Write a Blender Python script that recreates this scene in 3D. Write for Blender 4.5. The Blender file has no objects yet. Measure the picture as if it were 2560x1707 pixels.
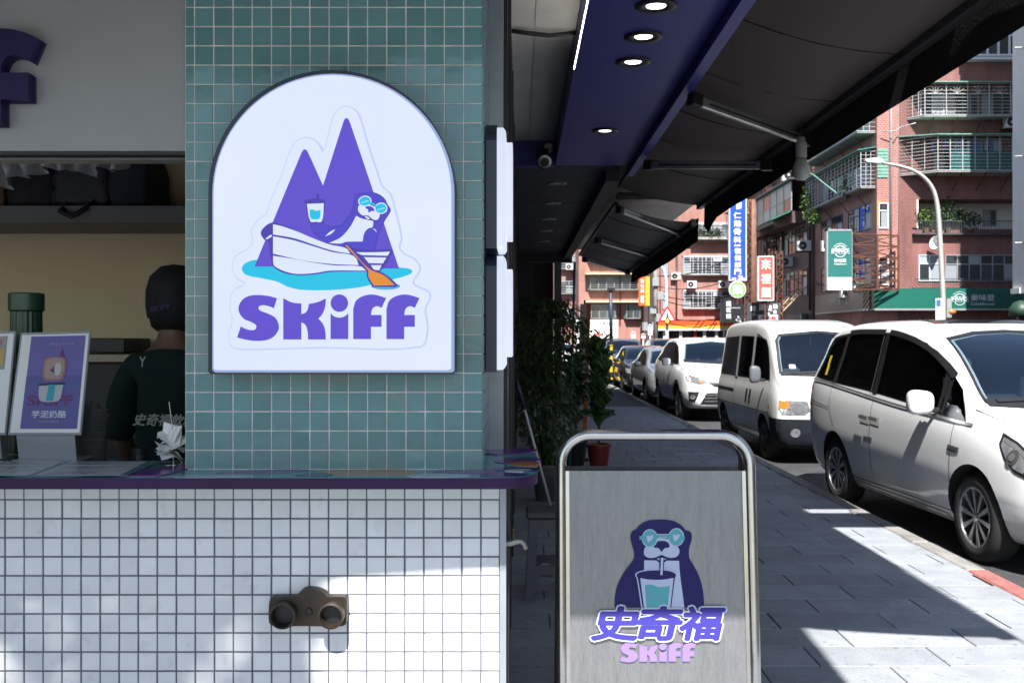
import bpy, bmesh, math, random
from mathutils import Vector, Matrix
from mathutils.bvhtree import BVHTree
from mathutils.geometry import tessellate_polygon

# ------------------------------------------------------------------ camera, sky, sun, exposure
sc = bpy.context.scene
C = sc.collection
FPX, VX, VY, EYE = 2500.0, 1300.0, 848.0, 1.5
cam = bpy.data.cameras.new('camera'); cam.sensor_width = 36; cam.lens = 36*FPX/2560
cam.shift_x = -20/2560; cam.shift_y = -5.5/2560; cam.clip_start = .05; cam.clip_end = 2000
cam.dof.use_dof = True; cam.dof.focus_distance = 2.9; cam.dof.aperture_fstop = 13
camo = bpy.data.objects.new('camera', cam); C.objects.link(camo); sc.camera = camo
camo.location = (0, 0, EYE); camo.rotation_euler = (math.pi/2, 0, 0)
SUND = Vector((.04, .80, -1.0)).normalized()
w = bpy.data.worlds.new('World'); sc.world = w; w.use_nodes = True
nt = w.node_tree; bg = nt.nodes['Background']
sky = nt.nodes.new('ShaderNodeTexSky'); sky.sky_type = 'NISHITA'; sky.sun_disc = False
sky.sun_elevation = math.asin(-SUND.z); sky.sun_rotation = math.radians(180); sky.air_density = 1.2; sky.dust_density = .6
nt.links.new(sky.outputs[0], bg.inputs[0]); bg.inputs[1].default_value = .08
sl = bpy.data.lights.new('sun', 'SUN'); sl.energy = 5.0; sl.angle = math.radians(.53); sl.color = (1, .965, .915)
so = bpy.data.objects.new('sun', sl); C.objects.link(so); so.location = (0, -20, 30)
so.rotation_euler = SUND.to_track_quat('-Z', 'Y').to_euler()
sc.view_settings.view_transform = 'Standard'; sc.view_settings.look = 'None'
EXPO = 1.3
sc.view_settings.exposure = EXPO; sc.view_settings.gamma = 1
sc.cycles.max_bounces = 7; sc.cycles.diffuse_bounces = 4; sc.cycles.glossy_bounces = 3
sc.cycles.caustics_reflective = False; sc.cycles.caustics_refractive = False
sc.cycles.use_denoising = True; sc.cycles.sample_clamp_indirect = 6
KE = 2**-EXPO            # lit things are given by the brightness they show

# ------------------------------------------------------------------ helpers
R = random.Random(11)
def P(px, py, Y): return Vector(((px-VX)/FPX*Y, Y, EYE-(py-VY)/FPX*Y))
def hit(px, py, O, N):
    d = Vector(((px-VX)/FPX, 1, -(py-VY)/FPX)); E0 = Vector((0, 0, EYE))
    return E0 + d*((O-E0).dot(N)/d.dot(N))
def lin(c): return tuple((x/255/12.92 if x/255 <= .04045 else ((x/255+.055)/1.055)**2.4) for x in c)

def mat(name, col, rough=.5, metal=0, var=0, vs=4, bump=0, bs=60, emit=None, es=1, coat=0, spec=.5,
        rnd=0, trans=0, stretch=None, alpha=1, pos=False, spots=0, spots_s=30, fine=0):
    m = bpy.data.materials.new(name); m.use_nodes = True
    n = m.node_tree.nodes; l = m.node_tree.links; b = n['Principled BSDF']
    b.inputs['Base Color'].default_value = (*col, 1); b.inputs['Roughness'].default_value = rough
    b.inputs['Metallic'].default_value = metal; b.inputs['Specular IOR Level'].default_value = spec
    b.inputs['Coat Weight'].default_value = coat; b.inputs['Coat Roughness'].default_value = .04
    b.inputs['Transmission Weight'].default_value = trans; b.inputs['Alpha'].default_value = alpha
    if emit: b.inputs['Emission Color'].default_value = (*emit, 1); b.inputs['Emission Strength'].default_value = es
    tc = None
    def coords():
        nonlocal tc
        if tc is None:
            t = n.new('ShaderNodeTexCoord'); mp = n.new('ShaderNodeMapping'); l.new(n.new('ShaderNodeNewGeometry').outputs['Position'] if pos else t.outputs['Object'], mp.inputs[0])
            if stretch: mp.inputs['Scale'].default_value = stretch
            tc = mp.outputs[0]
        return tc
    if var or rnd:
        h = n.new('ShaderNodeHueSaturation'); h.inputs['Color'].default_value = (*col, 1)
        val = None
        if var:
            t = n.new('ShaderNodeTexNoise'); t.inputs['Scale'].default_value = vs; t.inputs['Detail'].default_value = 6; t.inputs['Roughness'].default_value = .62
            l.new(coords(), t.inputs['Vector'])
            r = n.new('ShaderNodeMapRange'); r.inputs[1].default_value = .3; r.inputs[2].default_value = .7
            r.inputs[3].default_value = 1-var; r.inputs[4].default_value = 1+var; l.new(t.outputs[0], r.inputs[0]); val = r.outputs[0]
            rr = n.new('ShaderNodeMapRange'); rr.inputs[1].default_value = .3; rr.inputs[2].default_value = .7
            rr.inputs[3].default_value = max(.02, rough*(1-var*.6)); rr.inputs[4].default_value = min(1, rough*(1+var*.6))
            l.new(t.outputs[0], rr.inputs[0]); l.new(rr.outputs[0], b.inputs['Roughness'])
        if rnd:
            oi = n.new('ShaderNodeObjectInfo'); r2 = n.new('ShaderNodeMapRange'); r2.inputs[3].default_value = 1-rnd; r2.inputs[4].default_value = 1+rnd
            l.new(oi.outputs['Random'], r2.inputs[0])
            if val is None: val = r2.outputs[0]
            else:
                mm = n.new('ShaderNodeMath'); mm.operation = 'MULTIPLY'; l.new(val, mm.inputs[0]); l.new(r2.outputs[0], mm.inputs[1]); val = mm.outputs[0]
        def times(val, src, lo, hi, a, c):
            r_ = n.new('ShaderNodeMapRange'); r_.inputs[1].default_value = lo; r_.inputs[2].default_value = hi; r_.inputs[3].default_value = a; r_.inputs[4].default_value = c
            l.new(src, r_.inputs[0]); mm = n.new('ShaderNodeMath'); mm.operation = 'MULTIPLY'; l.new(val, mm.inputs[0]); l.new(r_.outputs[0], mm.inputs[1]); return mm.outputs[0]
        if spots:
            t2 = n.new('ShaderNodeTexNoise'); t2.inputs['Scale'].default_value = spots_s; t2.inputs['Detail'].default_value = 2; l.new(coords(), t2.inputs['Vector']); val = times(val, t2.outputs[0], .63, .67, 1, 1-spots)
            t3 = n.new('ShaderNodeTexNoise'); t3.inputs['Scale'].default_value = spots_s*.07; t3.inputs['Detail'].default_value = 7; t3.inputs['Roughness'].default_value = .7; l.new(coords(), t3.inputs['Vector']); val = times(val, t3.outputs[0], .36, .56, 1-spots*.55, 1)
        if fine:
            t4 = n.new('ShaderNodeTexNoise'); t4.inputs['Scale'].default_value = 260; t4.inputs['Detail'].default_value = 1; l.new(coords(), t4.inputs['Vector']); val = times(val, t4.outputs[0], .35, .65, 1-fine, 1+fine)
        l.new(val, h.inputs['Value']); l.new(h.outputs[0], b.inputs['Base Color'])
    if bump:
        t = n.new('ShaderNodeTexNoise'); t.inputs['Scale'].default_value = bs; t.inputs['Detail'].default_value = 4; l.new(coords(), t.inputs['Vector'])
        bp = n.new('ShaderNodeBump'); bp.inputs['Strength'].default_value = bump; bp.inputs['Distance'].default_value = .01
        l.new(t.outputs[0], bp.inputs['Height']); l.new(bp.outputs[0], b.inputs['Normal'])
    return m

def brickmat(name, c1, c2, mortar, w=.2, h=.07, ms=.012, rough=.6, var=.25, rot=None):
    m = mat(name, c1, rough); n = m.node_tree.nodes; l = m.node_tree.links; b = n['Principled BSDF']
    t = n.new('ShaderNodeTexCoord'); s = n.new('ShaderNodeSeparateXYZ'); l.new(t.outputs['Object'], s.inputs[0])
    add = n.new('ShaderNodeMath'); l.new(s.outputs[0], add.inputs[0]); l.new(s.outputs[1], add.inputs[1])
    cb = n.new('ShaderNodeCombineXYZ'); l.new(add.outputs[0], cb.inputs[0]); l.new(s.outputs[2], cb.inputs[1])
    br = n.new('ShaderNodeTexBrick'); br.inputs['Color1'].default_value = (*c1, 1); br.inputs['Color2'].default_value = (*c2, 1)
    br.inputs['Mortar'].default_value = (*mortar, 1); br.inputs['Scale'].default_value = 1; br.inputs['Brick Width'].default_value = w
    br.inputs['Row Height'].default_value = h; br.inputs['Mortar Size'].default_value = ms; l.new(cb.outputs[0], br.inputs['Vector'])
    no = n.new('ShaderNodeTexNoise'); no.inputs['Scale'].default_value = 1.3; no.inputs['Detail'].default_value = 8; no.inputs['Roughness'].default_value = .7
    mp = n.new('ShaderNodeMapping'); mp.inputs['Scale'].default_value = (1, 1, .22); l.new(t.outputs['Object'], mp.inputs[0]); l.new(mp.outputs[0], no.inputs['Vector'])
    r = n.new('ShaderNodeMapRange'); r.inputs[1].default_value = .3; r.inputs[2].default_value = .7; r.inputs[3].default_value = 1-var; r.inputs[4].default_value = 1+var*.7
    l.new(no.outputs[0], r.inputs[0])
    hs = n.new('ShaderNodeHueSaturation'); l.new(br.outputs[0], hs.inputs['Color']); l.new(r.outputs[0], hs.inputs['Value']); l.new(hs.outputs[0], b.inputs['Base Color'])
    return m

def rootloc(o):
    while o.parent: o = o.parent
    return o.location.copy()

def tag(o, label=None, cat=None, group=None, kind=None):
    if label: o['label'] = label
    if cat: o['category'] = cat
    if group: o['group'] = group
    if kind: o['kind'] = kind
    return o
def thing(name, label, cat, loc=(0, 0, 0), group=None, rz=0):
    o = bpy.data.objects.new(name, None); C.objects.link(o); o.location = loc; o.rotation_euler = (0, 0, rz); o.empty_display_size = .1
    return tag(o, label, cat, group)

class MB:
    def __init__(s): s.v = []; s.f = []; s.mi = []
    def add(s, vs, fs, mi=0):
        k = len(s.v); s.v += [Vector(p) for p in vs]; s.f += [tuple(i+k for i in f) for f in fs]; s.mi += [mi]*len(fs); return s
    def box(s, x0, x1, y0, y1, z0, z1, mi=0):
        x0, x1 = min(x0, x1), max(x0, x1); y0, y1 = min(y0, y1), max(y0, y1); z0, z1 = min(z0, z1), max(z0, z1)
        return s.add([(x0,y0,z0),(x1,y0,z0),(x1,y1,z0),(x0,y1,z0),(x0,y0,z1),(x1,y0,z1),(x1,y1,z1),(x0,y1,z1)],
                     [(0,3,2,1),(4,5,6,7),(0,1,5,4),(1,2,6,5),(2,3,7,6),(3,0,4,7)], mi)
    def fbox(s, fr, u0, u1, w0, w1, z0, z1, mi=0):
        q = MB().box(u0, u1, w0, w1, z0, z1)
        vs = [fr(p.x, p.y, p.z) for p in q.v]
        fl = (fr(1,0,0)-fr(0,0,0)).cross(fr(0,1,0)-fr(0,0,0)).z < 0
        return s.add(vs, [f[::-1] for f in q.f] if fl else q.f, mi)
    def beam(s, a, b, wd, ht, up=(0, 0, 1), mi=0):
        a = Vector(a); b = Vector(b); d = (b-a).normalized(); x = d.cross(Vector(up))
        if x.length < 1e-4: x = d.cross(Vector((0, 1, 0)))
        x.normalize(); z = x.cross(d); x *= wd/2; z *= ht/2
        return s.add([a-x-z, a+x-z, a+x+z, a-x+z, b-x-z, b+x-z, b+x+z, b-x+z],
                     [(0,1,2,3),(4,7,6,5),(0,4,5,1),(1,5,6,2),(2,6,7,3),(3,7,4,0)], mi)
    def tube(s, pts, r, n=8, cap=True, mi=0, closed=False):
        pts = [Vector(p) for p in pts]; m = len(pts); rs = r if isinstance(r, (list, tuple)) else [r]*m
        prev = None; k0 = len(s.v); rings = []
        for i, p in enumerate(pts):
            if closed: d = pts[(i+1) % m]-pts[i-1]
            else: d = pts[min(i+1, m-1)]-pts[max(i-1, 0)]
            d.normalize()
            if prev is None: x = d.orthogonal().normalized()
            else:
                x = prev - d*prev.dot(d)
                x = x.normalized() if x.length > 1e-6 else d.orthogonal().normalized()
            prev = x; y = d.cross(x)
            rings.append([p+(x*math.cos(2*math.pi*j/n)+y*math.sin(2*math.pi*j/n))*rs[i] for j in range(n)])
        vs = [q for rg in rings for q in rg]; fs = []
        for i in range(m if closed else m-1):
            a = i*n; b = ((i+1) % m)*n
            for j in range(n): fs.append((a+j, a+(j+1) % n, b+(j+1) % n, b+j))
        if cap and not closed: fs += [tuple(range(n-1, -1, -1)), tuple((m-1)*n+j for j in range(n))]
        return s.add(vs, fs, mi)
    def lathe(s, prof, O=(0, 0, 0), ax=(0, 0, 1), n=24, mi=0, cap=True):
        O = Vector(O); ax = Vector(ax).normalized(); x = ax.orthogonal().normalized(); y = ax.cross(x); vs = []; fs = []
        for r, h in prof: vs += [O+ax*h+(x*math.cos(2*math.pi*j/n)+y*math.sin(2*math.pi*j/n))*r for j in range(n)]
        for i in range(len(prof)-1):
            for j in range(n): fs.append((i*n+j, i*n+(j+1) % n, (i+1)*n+(j+1) % n, (i+1)*n+j))
        if cap:
            if prof[0][0] > 1e-5: fs.append(tuple(range(n-1, -1, -1)))
            if prof[-1][0] > 1e-5: fs.append(tuple((len(prof)-1)*n+j for j in range(n)))
        return s.add(vs, fs, mi)
    def prism(s, loops, off, mi=0, mside=None, scale_top=None):
        """loops: list of 3D loops (outer, holes); extruded by vector off (the front)."""
        off = Vector(off); loops = [[Vector(p) for p in lp] for lp in loops]
        flat = [p for lp in loops for p in lp]; k = len(flat)
        tris = tessellate_polygon(loops)
        N = off.normalized(); ft = []
        for t in tris:
            a, b, c = (flat[i] for i in t)
            ft.append(t if (b-a).cross(c-a).dot(N) > 0 else (t[0], t[2], t[1]))
        top = [p+off for p in flat]
        s.add(flat+top, [tuple(i+k for i in t) for t in ft]+[tuple(reversed(t)) for t in ft], mi)
        base = len(s.v)-2*k; o = 0
        for lp in loops:
            m = len(lp)
            ar = sum(((lp[i]).cross(lp[(i+1) % m])).dot(N) for i in range(m))
            for i in range(m):
                a, b = base+o+i, base+o+(i+1) % m
                s.f.append((a, b, b+k, a+k) if ar > 0 else (b, a, a+k, b+k)); s.mi.append(mi if mside is None else mside)
            o += m
        return s
    def build(s, name, m, parent=None, smooth=False, bevel=0, local=False, seg=1, auto=None):
        me = bpy.data.meshes.new(name)
        vs = s.v
        if parent is not None:
            if not local:
                o0 = rootloc(parent); vs = [p-o0 for p in vs]; loc = None
            loc = None
        elif local: loc = None
        else:
            lo = Vector((min(p.x for p in vs), min(p.y for p in vs), min(p.z for p in vs))); hi = Vector((max(p.x for p in vs), max(p.y for p in vs), 0))
            loc = Vector(((lo.x+hi.x)/2, (lo.y+hi.y)/2, lo.z)); vs = [p-loc for p in vs]
        me.from_pydata([tuple(p) for p in vs], [], s.f)
        for mm in (m if isinstance(m, (list, tuple)) else [m]): me.materials.append(mm)
        for p, i in zip(me.polygons, s.mi): p.material_index = i; p.use_smooth = smooth
        if bevel:
            b = bmesh.new(); b.from_mesh(me); bmesh.ops.remove_doubles(b, verts=b.verts, dist=1e-5)
            es = [e for e in b.edges if len(e.link_faces) == 2 and e.calc_face_angle(0) > .5]
            bmesh.ops.bevel(b, geom=es, offset=bevel, segments=seg, affect='EDGES', clamp_overlap=True); b.to_mesh(me); b.free()
        if auto is not None:
            for p in me.polygons: p.use_smooth = True
            me.set_sharp_from_angle(angle=math.radians(auto))
        o = bpy.data.objects.new(name, me); C.objects.link(o)
        if parent is not None: o.parent = parent
        if loc is not None: o.location = loc
        return o

def copy_tree(o, parent=None, loc=None, rz=None):
    c = o.copy(); C.objects.link(c); c.parent = parent
    if loc is not None: c.location = loc
    if rz is not None: c.rotation_euler = (0, 0, rz)
    for ch in list(o.children): copy_tree(ch, c)
    return c

def cr(pts, n=5, closed=True):
    """smooth loop through points; a third value marks a corner"""
    m = len(pts); out = []
    q = [Vector(p[:2]) for p in pts]; k = [len(p) > 2 for p in pts]
    for i in range(m if closed else m-1):
        p0, p1, p2, p3 = q[i-1], q[i], q[(i+1) % m], q[(i+2) % m]
        if not closed and i == 0: p0 = p1
        if not closed and i == m-2: p3 = p2
        L = (p2-p1).length
        t1 = (p2-p1) if k[i] else (p2-p0).normalized()*L if (p2-p0).length > 1e-9 else p2-p1
        t2 = (p2-p1) if k[(i+1) % m] else (p3-p1).normalized()*L if (p3-p1).length > 1e-9 else p2-p1
        if k[i] and k[(i+1) % m]: out.append(p1); continue
        for j in range(n):
            t = j/n; h = t*t*t; g = t*t
            out.append(p1*(2*h-3*g+1)+t1*(h-2*g+t)+p2*(3*g-2*h)+t2*(h-g))
    if not closed: out.append(q[-1])
    return out
def ell(cx, cy, rx, ry, rot=0, n=24):
    c, s_ = math.cos(rot), math.sin(rot); o = []
    for i in range(n):
        a = 2*math.pi*i/n; x, y = rx*math.cos(a), ry*math.sin(a); o.append(Vector((cx+x*c-y*s_, cy+x*s_+y*c)))
    return o
def decal(name, loops, conv, O, N, off, th, m, parent):
    N = Vector(N).normalized(); O = Vector(O)
    L = [[hit(*conv(p[0], p[1]), O+N*off, N) for p in lp] for lp in loops]
    return MB().prism(L, N*th).build(name, m, parent)

_tc = {}
def textgeo(body, bold=0, shear=0, space=1.0, line=1.0, res=3):
    key = (body, bold, shear, space, line, res)
    if key not in _tc:
        c = bpy.data.curves.new('lettering', 'FONT'); c.body = body; c.offset = bold; c.shear = shear; c.space_character = space
        c.space_line = line; c.resolution_u = res; c.align_x = 'CENTER'
        o = bpy.data.objects.new('lettering', c); C.objects.link(o)
        dg = bpy.context.evaluated_depsgraph_get(); me = bpy.data.meshes.new_from_object(o.evaluated_get(dg))
        _tc[key] = ([v.co.copy() for v in me.vertices], [tuple(p.vertices) for p in me.polygons])
        bpy.data.objects.remove(o); bpy.data.curves.remove(c); bpy.data.meshes.remove(me)
    return _tc[key]
def text_on(name, body, A, B, D, m, parent, bold=0, shear=0, space=1, line=1, local=False, fit=None):
    """A bottom-left, B bottom-right, D top-left of the box the lettering fills"""
    rad = 0
    if bold and max(map(ord, body)) > 0x2000: rad, bold = bold, 0
    vs, fs = textgeo(body, bold, shear, space, line); A = Vector(A); B = Vector(B); D = Vector(D)
    x0 = min(v.x for v in vs); x1 = max(v.x for v in vs); y0 = min(v.y for v in vs); y1 = max(v.y for v in vs)
    g = MB(); N = (B-A).cross(D-A); offs = [(0, 0)]
    if rad: offs = [(rad*math.cos(2*math.pi*k/8), rad*math.sin(2*math.pi*k/8)) for k in range(8)]+[(rad*.5*math.cos(2*math.pi*k/4+.4), rad*.5*math.sin(2*math.pi*k/4+.4)) for k in range(4)]; x0 -= rad; x1 += rad; y0 -= rad; y1 += rad
    eps = N.normalized()*(.0006 if A.y > 20 else .00002)
    for k, (ox, oy) in enumerate(offs): g.add([A+(B-A)*((v.x+ox-x0)/(x1-x0))+(D-A)*((v.y+oy-y0)/(y1-y0))+eps*k for v in vs], fs)
    g.f = [f if (g.v[f[1]]-g.v[f[0]]).cross(g.v[f[2]]-g.v[f[0]]).dot(N) >= 0 else f[::-1] for f in g.f]
    return g.build(name, m, parent, local=local)
def text_px(name, body, rect, Y, m, parent, **k):
    x0, y0, x1, y1 = rect
    return text_on(name, body, P(x0, y1, Y), P(x1, y1, Y), P(x0, y0, Y), m, parent, **k)

# ------------------------------------------------------------------ shared materials
def L8(r, g, b): return lin((r, g, b))
def glow(name, rgb, k=1.0, base=None):
    e = L8(*rgb); return mat(name, tuple(.12*x for x in e), .35, emit=e, es=KE*k*.93)
M = {}
M['teal_tile'] = mat('teal glazed tile', (.13, .265, .272), .10, var=.07, vs=14, rnd=.09, bump=.05, bs=32, pos=True, spots=.06, spots_s=25)
M['white_tile'] = mat('white glazed tile', (.71, .715, .73), .14, var=.05, vs=9, rnd=.06, bump=.05, bs=30, pos=True, spots=.07, spots_s=22)
M['grout_light'] = mat('pale grout', (.62, .60, .57), .85, var=.2, vs=20)
M['grout_dark'] = mat('dark grout', (.12, .122, .15), .85, var=.2, vs=20)
M['navy'] = mat('navy painted metal', (.008, .014, .04), .3)
M['purple_edge'] = mat('purple counter edge', (.034, .012, .058), .45, var=.08, spec=.2)
M['steel'] = mat('brushed stainless steel', (.235, .235, .245), .38, .66, var=.10, vs=5, stretch=(40, 40, 1.0), bump=.03, bs=14, spots=.25, spots_s=14)
M['tube_steel'] = mat('polished stainless tube', (.50, .49, .48), .22, 1, var=.1, vs=12)
M['grey_metal'] = mat('grey painted steel', (.30, .32, .36), .4, .3, var=.12, vs=6)
M['dark_metal'] = mat('dark steel', (.03, .031, .034), .45, .4, var=.2, vs=8)
M['alu'] = mat('aluminium profile', (.48, .48, .48), .38, .8, var=.15, vs=10)
M['black'] = mat('black plastic', (.012, .012, .014), .5, var=.2)
M['blackfab'] = mat('black cloth', (.010, .010, .013), .85, var=.3, vs=12, bump=.3, bs=40)
M['white'] = mat('white paint', (.76, .76, .75), .5, var=.05)
M['offwhite'] = mat('off white panel', (.68, .675, .66), .45, var=.06, vs=2)
M['paper'] = mat('white paper', (.75, .75, .73), .6, var=.04)
# ------------------------------------------------------------------ ground, pavement, kerb
M['asphalt'] = mat('asphalt', (.045, .046, .05), .9, var=.3, vs=3, bump=.5, bs=120, pos=True, spots=.25, spots_s=8, fine=.3)
M['slab'] = mat('granite paving slab', (.285, .303, .332), .8, var=.14, vs=5, rnd=.11, bump=.2, bs=160, pos=True, spots=.28, spots_s=20, fine=.2)
M['joint'] = mat('pavement bed', (.055, .055, .06), .95, var=.3, vs=6)
M['kerb'] = mat('granite kerb', (.27, .262, .25), .85, var=.25, vs=4, rnd=.12, bump=.3, bs=120, pos=True, spots=.4, spots_s=18, fine=.2)
M['kerb_red'] = mat('red painted kerb', (.33, .125, .115), .75, var=.22, vs=9, bump=.2, bs=120, pos=True, spots=.3, spots_s=20, fine=.12)
ROAD = -.12
tag(MB().box(-400, 400, -120, 700, ROAD-.3, ROAD).build('road', M['asphalt']), kind='structure')
pv = tag(MB().box(-.3, 2.9, 2.2, 60, ROAD+.002, -.012).box(-12, 2.9, -8, 2.2, ROAD+.002, -.012).build('pavement', M['joint']), kind='structure')
SW, SH, GAP = .60, .30, .005
sm = MB()
a, b, c = SW/2-GAP/2, SH/2-GAP/2, .004
sm.add([(-a,-b,-.03),(a,-b,-.03),(a,b,-.03),(-a,b,-.03),(-a,-b,-c),(a,-b,-c),(a,b,-c),(-a,b,-c),(-a+c,-b+c,0),(a-c,-b+c,0),(a-c,b-c,0),(-a+c,b-c,0)],
       [(0,1,5,4),(1,2,6,5),(2,3,7,6),(3,0,4,7),(4,5,9,8),(5,6,10,9),(6,7,11,10),(7,4,8,11),(8,9,10,11)])
slab0 = sm.build('paving_slab', M['slab'], local=True); me_slab = slab0.data; bpy.data.objects.remove(slab0)
pl = pv.location
rest = MB(); nslab = 0
Y0 = 4.30
for r in range(-14, 60):
    yc = Y0+(r+.5)*SH; sh = (.30 if r % 2 else 0)+R.uniform(-.05, .05)-.02
    for k in range(-1, 6):
        xc = 2.9-SW/2-k*SW+sh
        x0, x1 = xc-SW/2, min(xc+SW/2, 2.9)
        if x0 > 2.85 or x1 < -.05: continue
        if x1-x0 > .59 and yc > 4.2 and yc < 18.4 and nslab < 296 and x0 > -.3:
            o = bpy.data.objects.new('paving_slab', me_slab); C.objects.link(o); o.parent = pv
            o.location = Vector((xc, yc, R.uniform(-.0025, .0005)))-pl; o.rotation_euler = (R.uniform(-.002, .002), R.uniform(-.002, .002), 0); nslab += 1
        else:
            rest.box(max(x0, -.3)+GAP/2, x1-GAP/2, yc-SH/2+GAP/2, yc+SH/2-GAP/2, -.03, -.001)
for i in range(26):
    for k in range(20):
        x1 = -.32-k*.6+(.3 if i % 2 else 0); rest.box(max(x1-.6, -12)+.003, min(x1, -.305)-.003, -8+i*.4, -8+i*.4+.394, -.03, -.001)
for i in range(8):
    for k in range(6): rest.box(-.3+k*.533+.003, -.3+(k+1)*.533-.003, -8+i, -7.006+i, -.03, -.001)
o = rest.build('paving', M['slab'], pv); o['kind'] = 'stuff'
kb = tag(MB().box(2.905, 3.035, -8, 60, ROAD+.002, -.03).build('kerb', M['joint']), kind='structure')
for i in range(60):
    y = 2+i*.9
    if y > 34: break
    red = y+.9 <= 6.6
    MB().box(2.903, 3.04, y+.004, y+.896, ROAD-.05, .004+R.uniform(-.004, .002)).build('kerb_stone', M['kerb_red'] if red else M['kerb'], kb, bevel=.012)
# road marking beside the parked cars and a zebra far off
M['roadpaint'] = mat('worn white road paint', (.62, .62, .60), .8, var=.25, vs=8)
tag(MB().box(5.35, 5.47, 5, 52, ROAD+.001, ROAD+.004).box(9.9, 10.02, -5, 52, ROAD+.001, ROAD+.004).build('road_marking', M['roadpaint']), kind='structure')

# ------------------------------------------------------------------ the drinks shop
shop = thing('drink_shop', 'tiled corner drinks shop with white fascia, teal pillar and white tiled counter front', 'shop', (-.9, 2.62, 0))
TY, WY, CZ = 2.60, 2.626, 1.1615
def tile_mesh(s, name, m, g=.0034, c=.0011):
    a = s/2-g/2; q = MB()
    q.add([(-a,.008,-a),(a,.008,-a),(a,.008,a),(-a,.008,a),(-a,c,-a),(a,c,-a),(a,c,a),(-a,c,a),(-a+c,0,-a+c),(a-c,0,-a+c),(a-c,0,a-c),(-a+c,0,a-c)],
          [(0,1,5,4),(1,2,6,5),(2,3,7,6),(3,0,4,7),(4,5,9,8),(5,6,10,9),(6,7,11,10),(7,4,8,11),(8,9,10,11)])
    o = q.build(name, m, local=True); d = o.data; bpy.data.objects.remove(o); return d
pillar = MB().box(-.8705, -.0985, TY+.0016, 3.05, CZ, 3.64).build('pillar', M['grout_light'], shop)
tm = tile_mesh(.05, 'tile', M['teal_tile']); sl_ = rootloc(shop)
stuff = MB()
def tbox(q, x0, x1, z0, z1, Y): q.box(x0+.00175, x1-.00175, Y, Y+.008, z0+.00175, z1-.00175)
cx0, cz0 = P(846, 560, 2.6).x, 0
for r in range(0, 46):
    z0 = CZ+r*.05+.0005
    for k in range(16):
        x1 = -.0967-k*.05; x0 = max(x1-.05, -.8705)
        if z0+.05 > 3.6: continue
        px = 1300+(x0+.025)*2500/2.6; py = 848-(z0+.025-1.5)*2500/2.6
        hidden = (abs(px-832) < 255 and 480 < py < 890) or ((px-832)**2+(py-485)**2 < 255**2 and py < 490)
        if x1-x0 > .049 and py > -40 and not hidden:
            o = bpy.data.objects.new('tile', tm); C.objects.link(o); o.parent = pillar
            o.location = Vector(((x0+x1)/2, TY+R.uniform(-.0004, .0004), z0+.025))-sl_
            o.rotation_euler = (R.gauss(0, .008), R.gauss(0, .003), R.gauss(0, .008))
        else: tbox(stuff, x0, x1, z0, z0+.05, TY)
    for k in range(9):   # side face of the pillar
        y0 = TY+.004+k*.05
        stuff.box(-.1, -.0945, y0+.00175, y0+.04825, z0+.00175, z0+.04825)
o = stuff.build('tiles', M['teal_tile'], pillar); o['kind'] = 'stuff'
# counter front
cw = MB().box(-3.2, -.054, WY+.0016, 2.78, 0, CZ-.03).build('counter_wall', M['grout_dark'], shop)
wm = tile_mesh(.05, 'tile', M['white_tile'], .0042); stuff = MB(); n = 0
ZL = 1.0795
for r in range(-1, 22):
    z1 = ZL-r*.05; z0 = z1-.05
    if r == -1: z1 = CZ-.031
    if z0 < 0: z0 = 0.005
    for k in range(62):
        x1 = -.0529-k*.05; x0 = x1-.05
        vis = x1 > -1.37 and z1 > .56 and r >= 0
        if vis and n < 300:
            o = bpy.data.objects.new('tile', wm); C.objects.link(o); o.parent = cw; n += 1
            o.location = Vector(((x0+x1)/2+R.uniform(-.0005, .0005), WY+R.uniform(-.0004, .0004), z0+.025))-sl_
            o.rotation_euler = (R.gauss(0, .006), R.gauss(0, .005), R.gauss(0, .006))
        elif z1-z0 > .01: tbox(stuff, x0, x1, z0, z1, WY)
o = stuff.build('tiles', M['white_tile'], cw); o['kind'] = 'stuff'
MB().box(-.053, -.0365, 2.622, 2.68, 0, CZ-.03).build('edge_strip', M['grey_metal'], shop)
MB().box(-.0525, -.030, 2.69, 3.10, 0, CZ-.03).build('side_panel', M['dark_metal'], shop)
# counter top with its printed laminate
M['laminate'] = mat('teal printed laminate', (.075, .30, .34), .16, var=.05)
pts = [(-3.2,2.44,1),(-.05,2.44,1),(.0,2.455),(.033,2.50),(.045,2.56),(.045,3.08,1),(-.86,3.08,1),(-.86,2.79,1),(-3.2,2.79,1)]
lp = [(p.x, p.y, CZ-.027) for p in cr(pts, 6)]
ct = MB().prism([lp], (0, 0, .027), 0, 1).build('counter_top', [M['laminate'], M['purple_edge']], shop)
PM = {'p': mat('laminate print purple', (.14, .045, .24), .16), 'o': mat('laminate print orange', (.45, .20, .08), .16),
      'w': mat('laminate print pale', (.40, .45, .52), .16), 'n': mat('laminate print indigo', (.05, .04, .17), .16), 't': mat('laminate print deep teal', (.03, .17, .20), .16)}
def patch(pts, k, z):
    MB().prism([[(p.x, p.y, CZ) for p in cr(pts, 6)]], (0, 0, z)).build('printed_patch', PM[k], ct)
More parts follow.
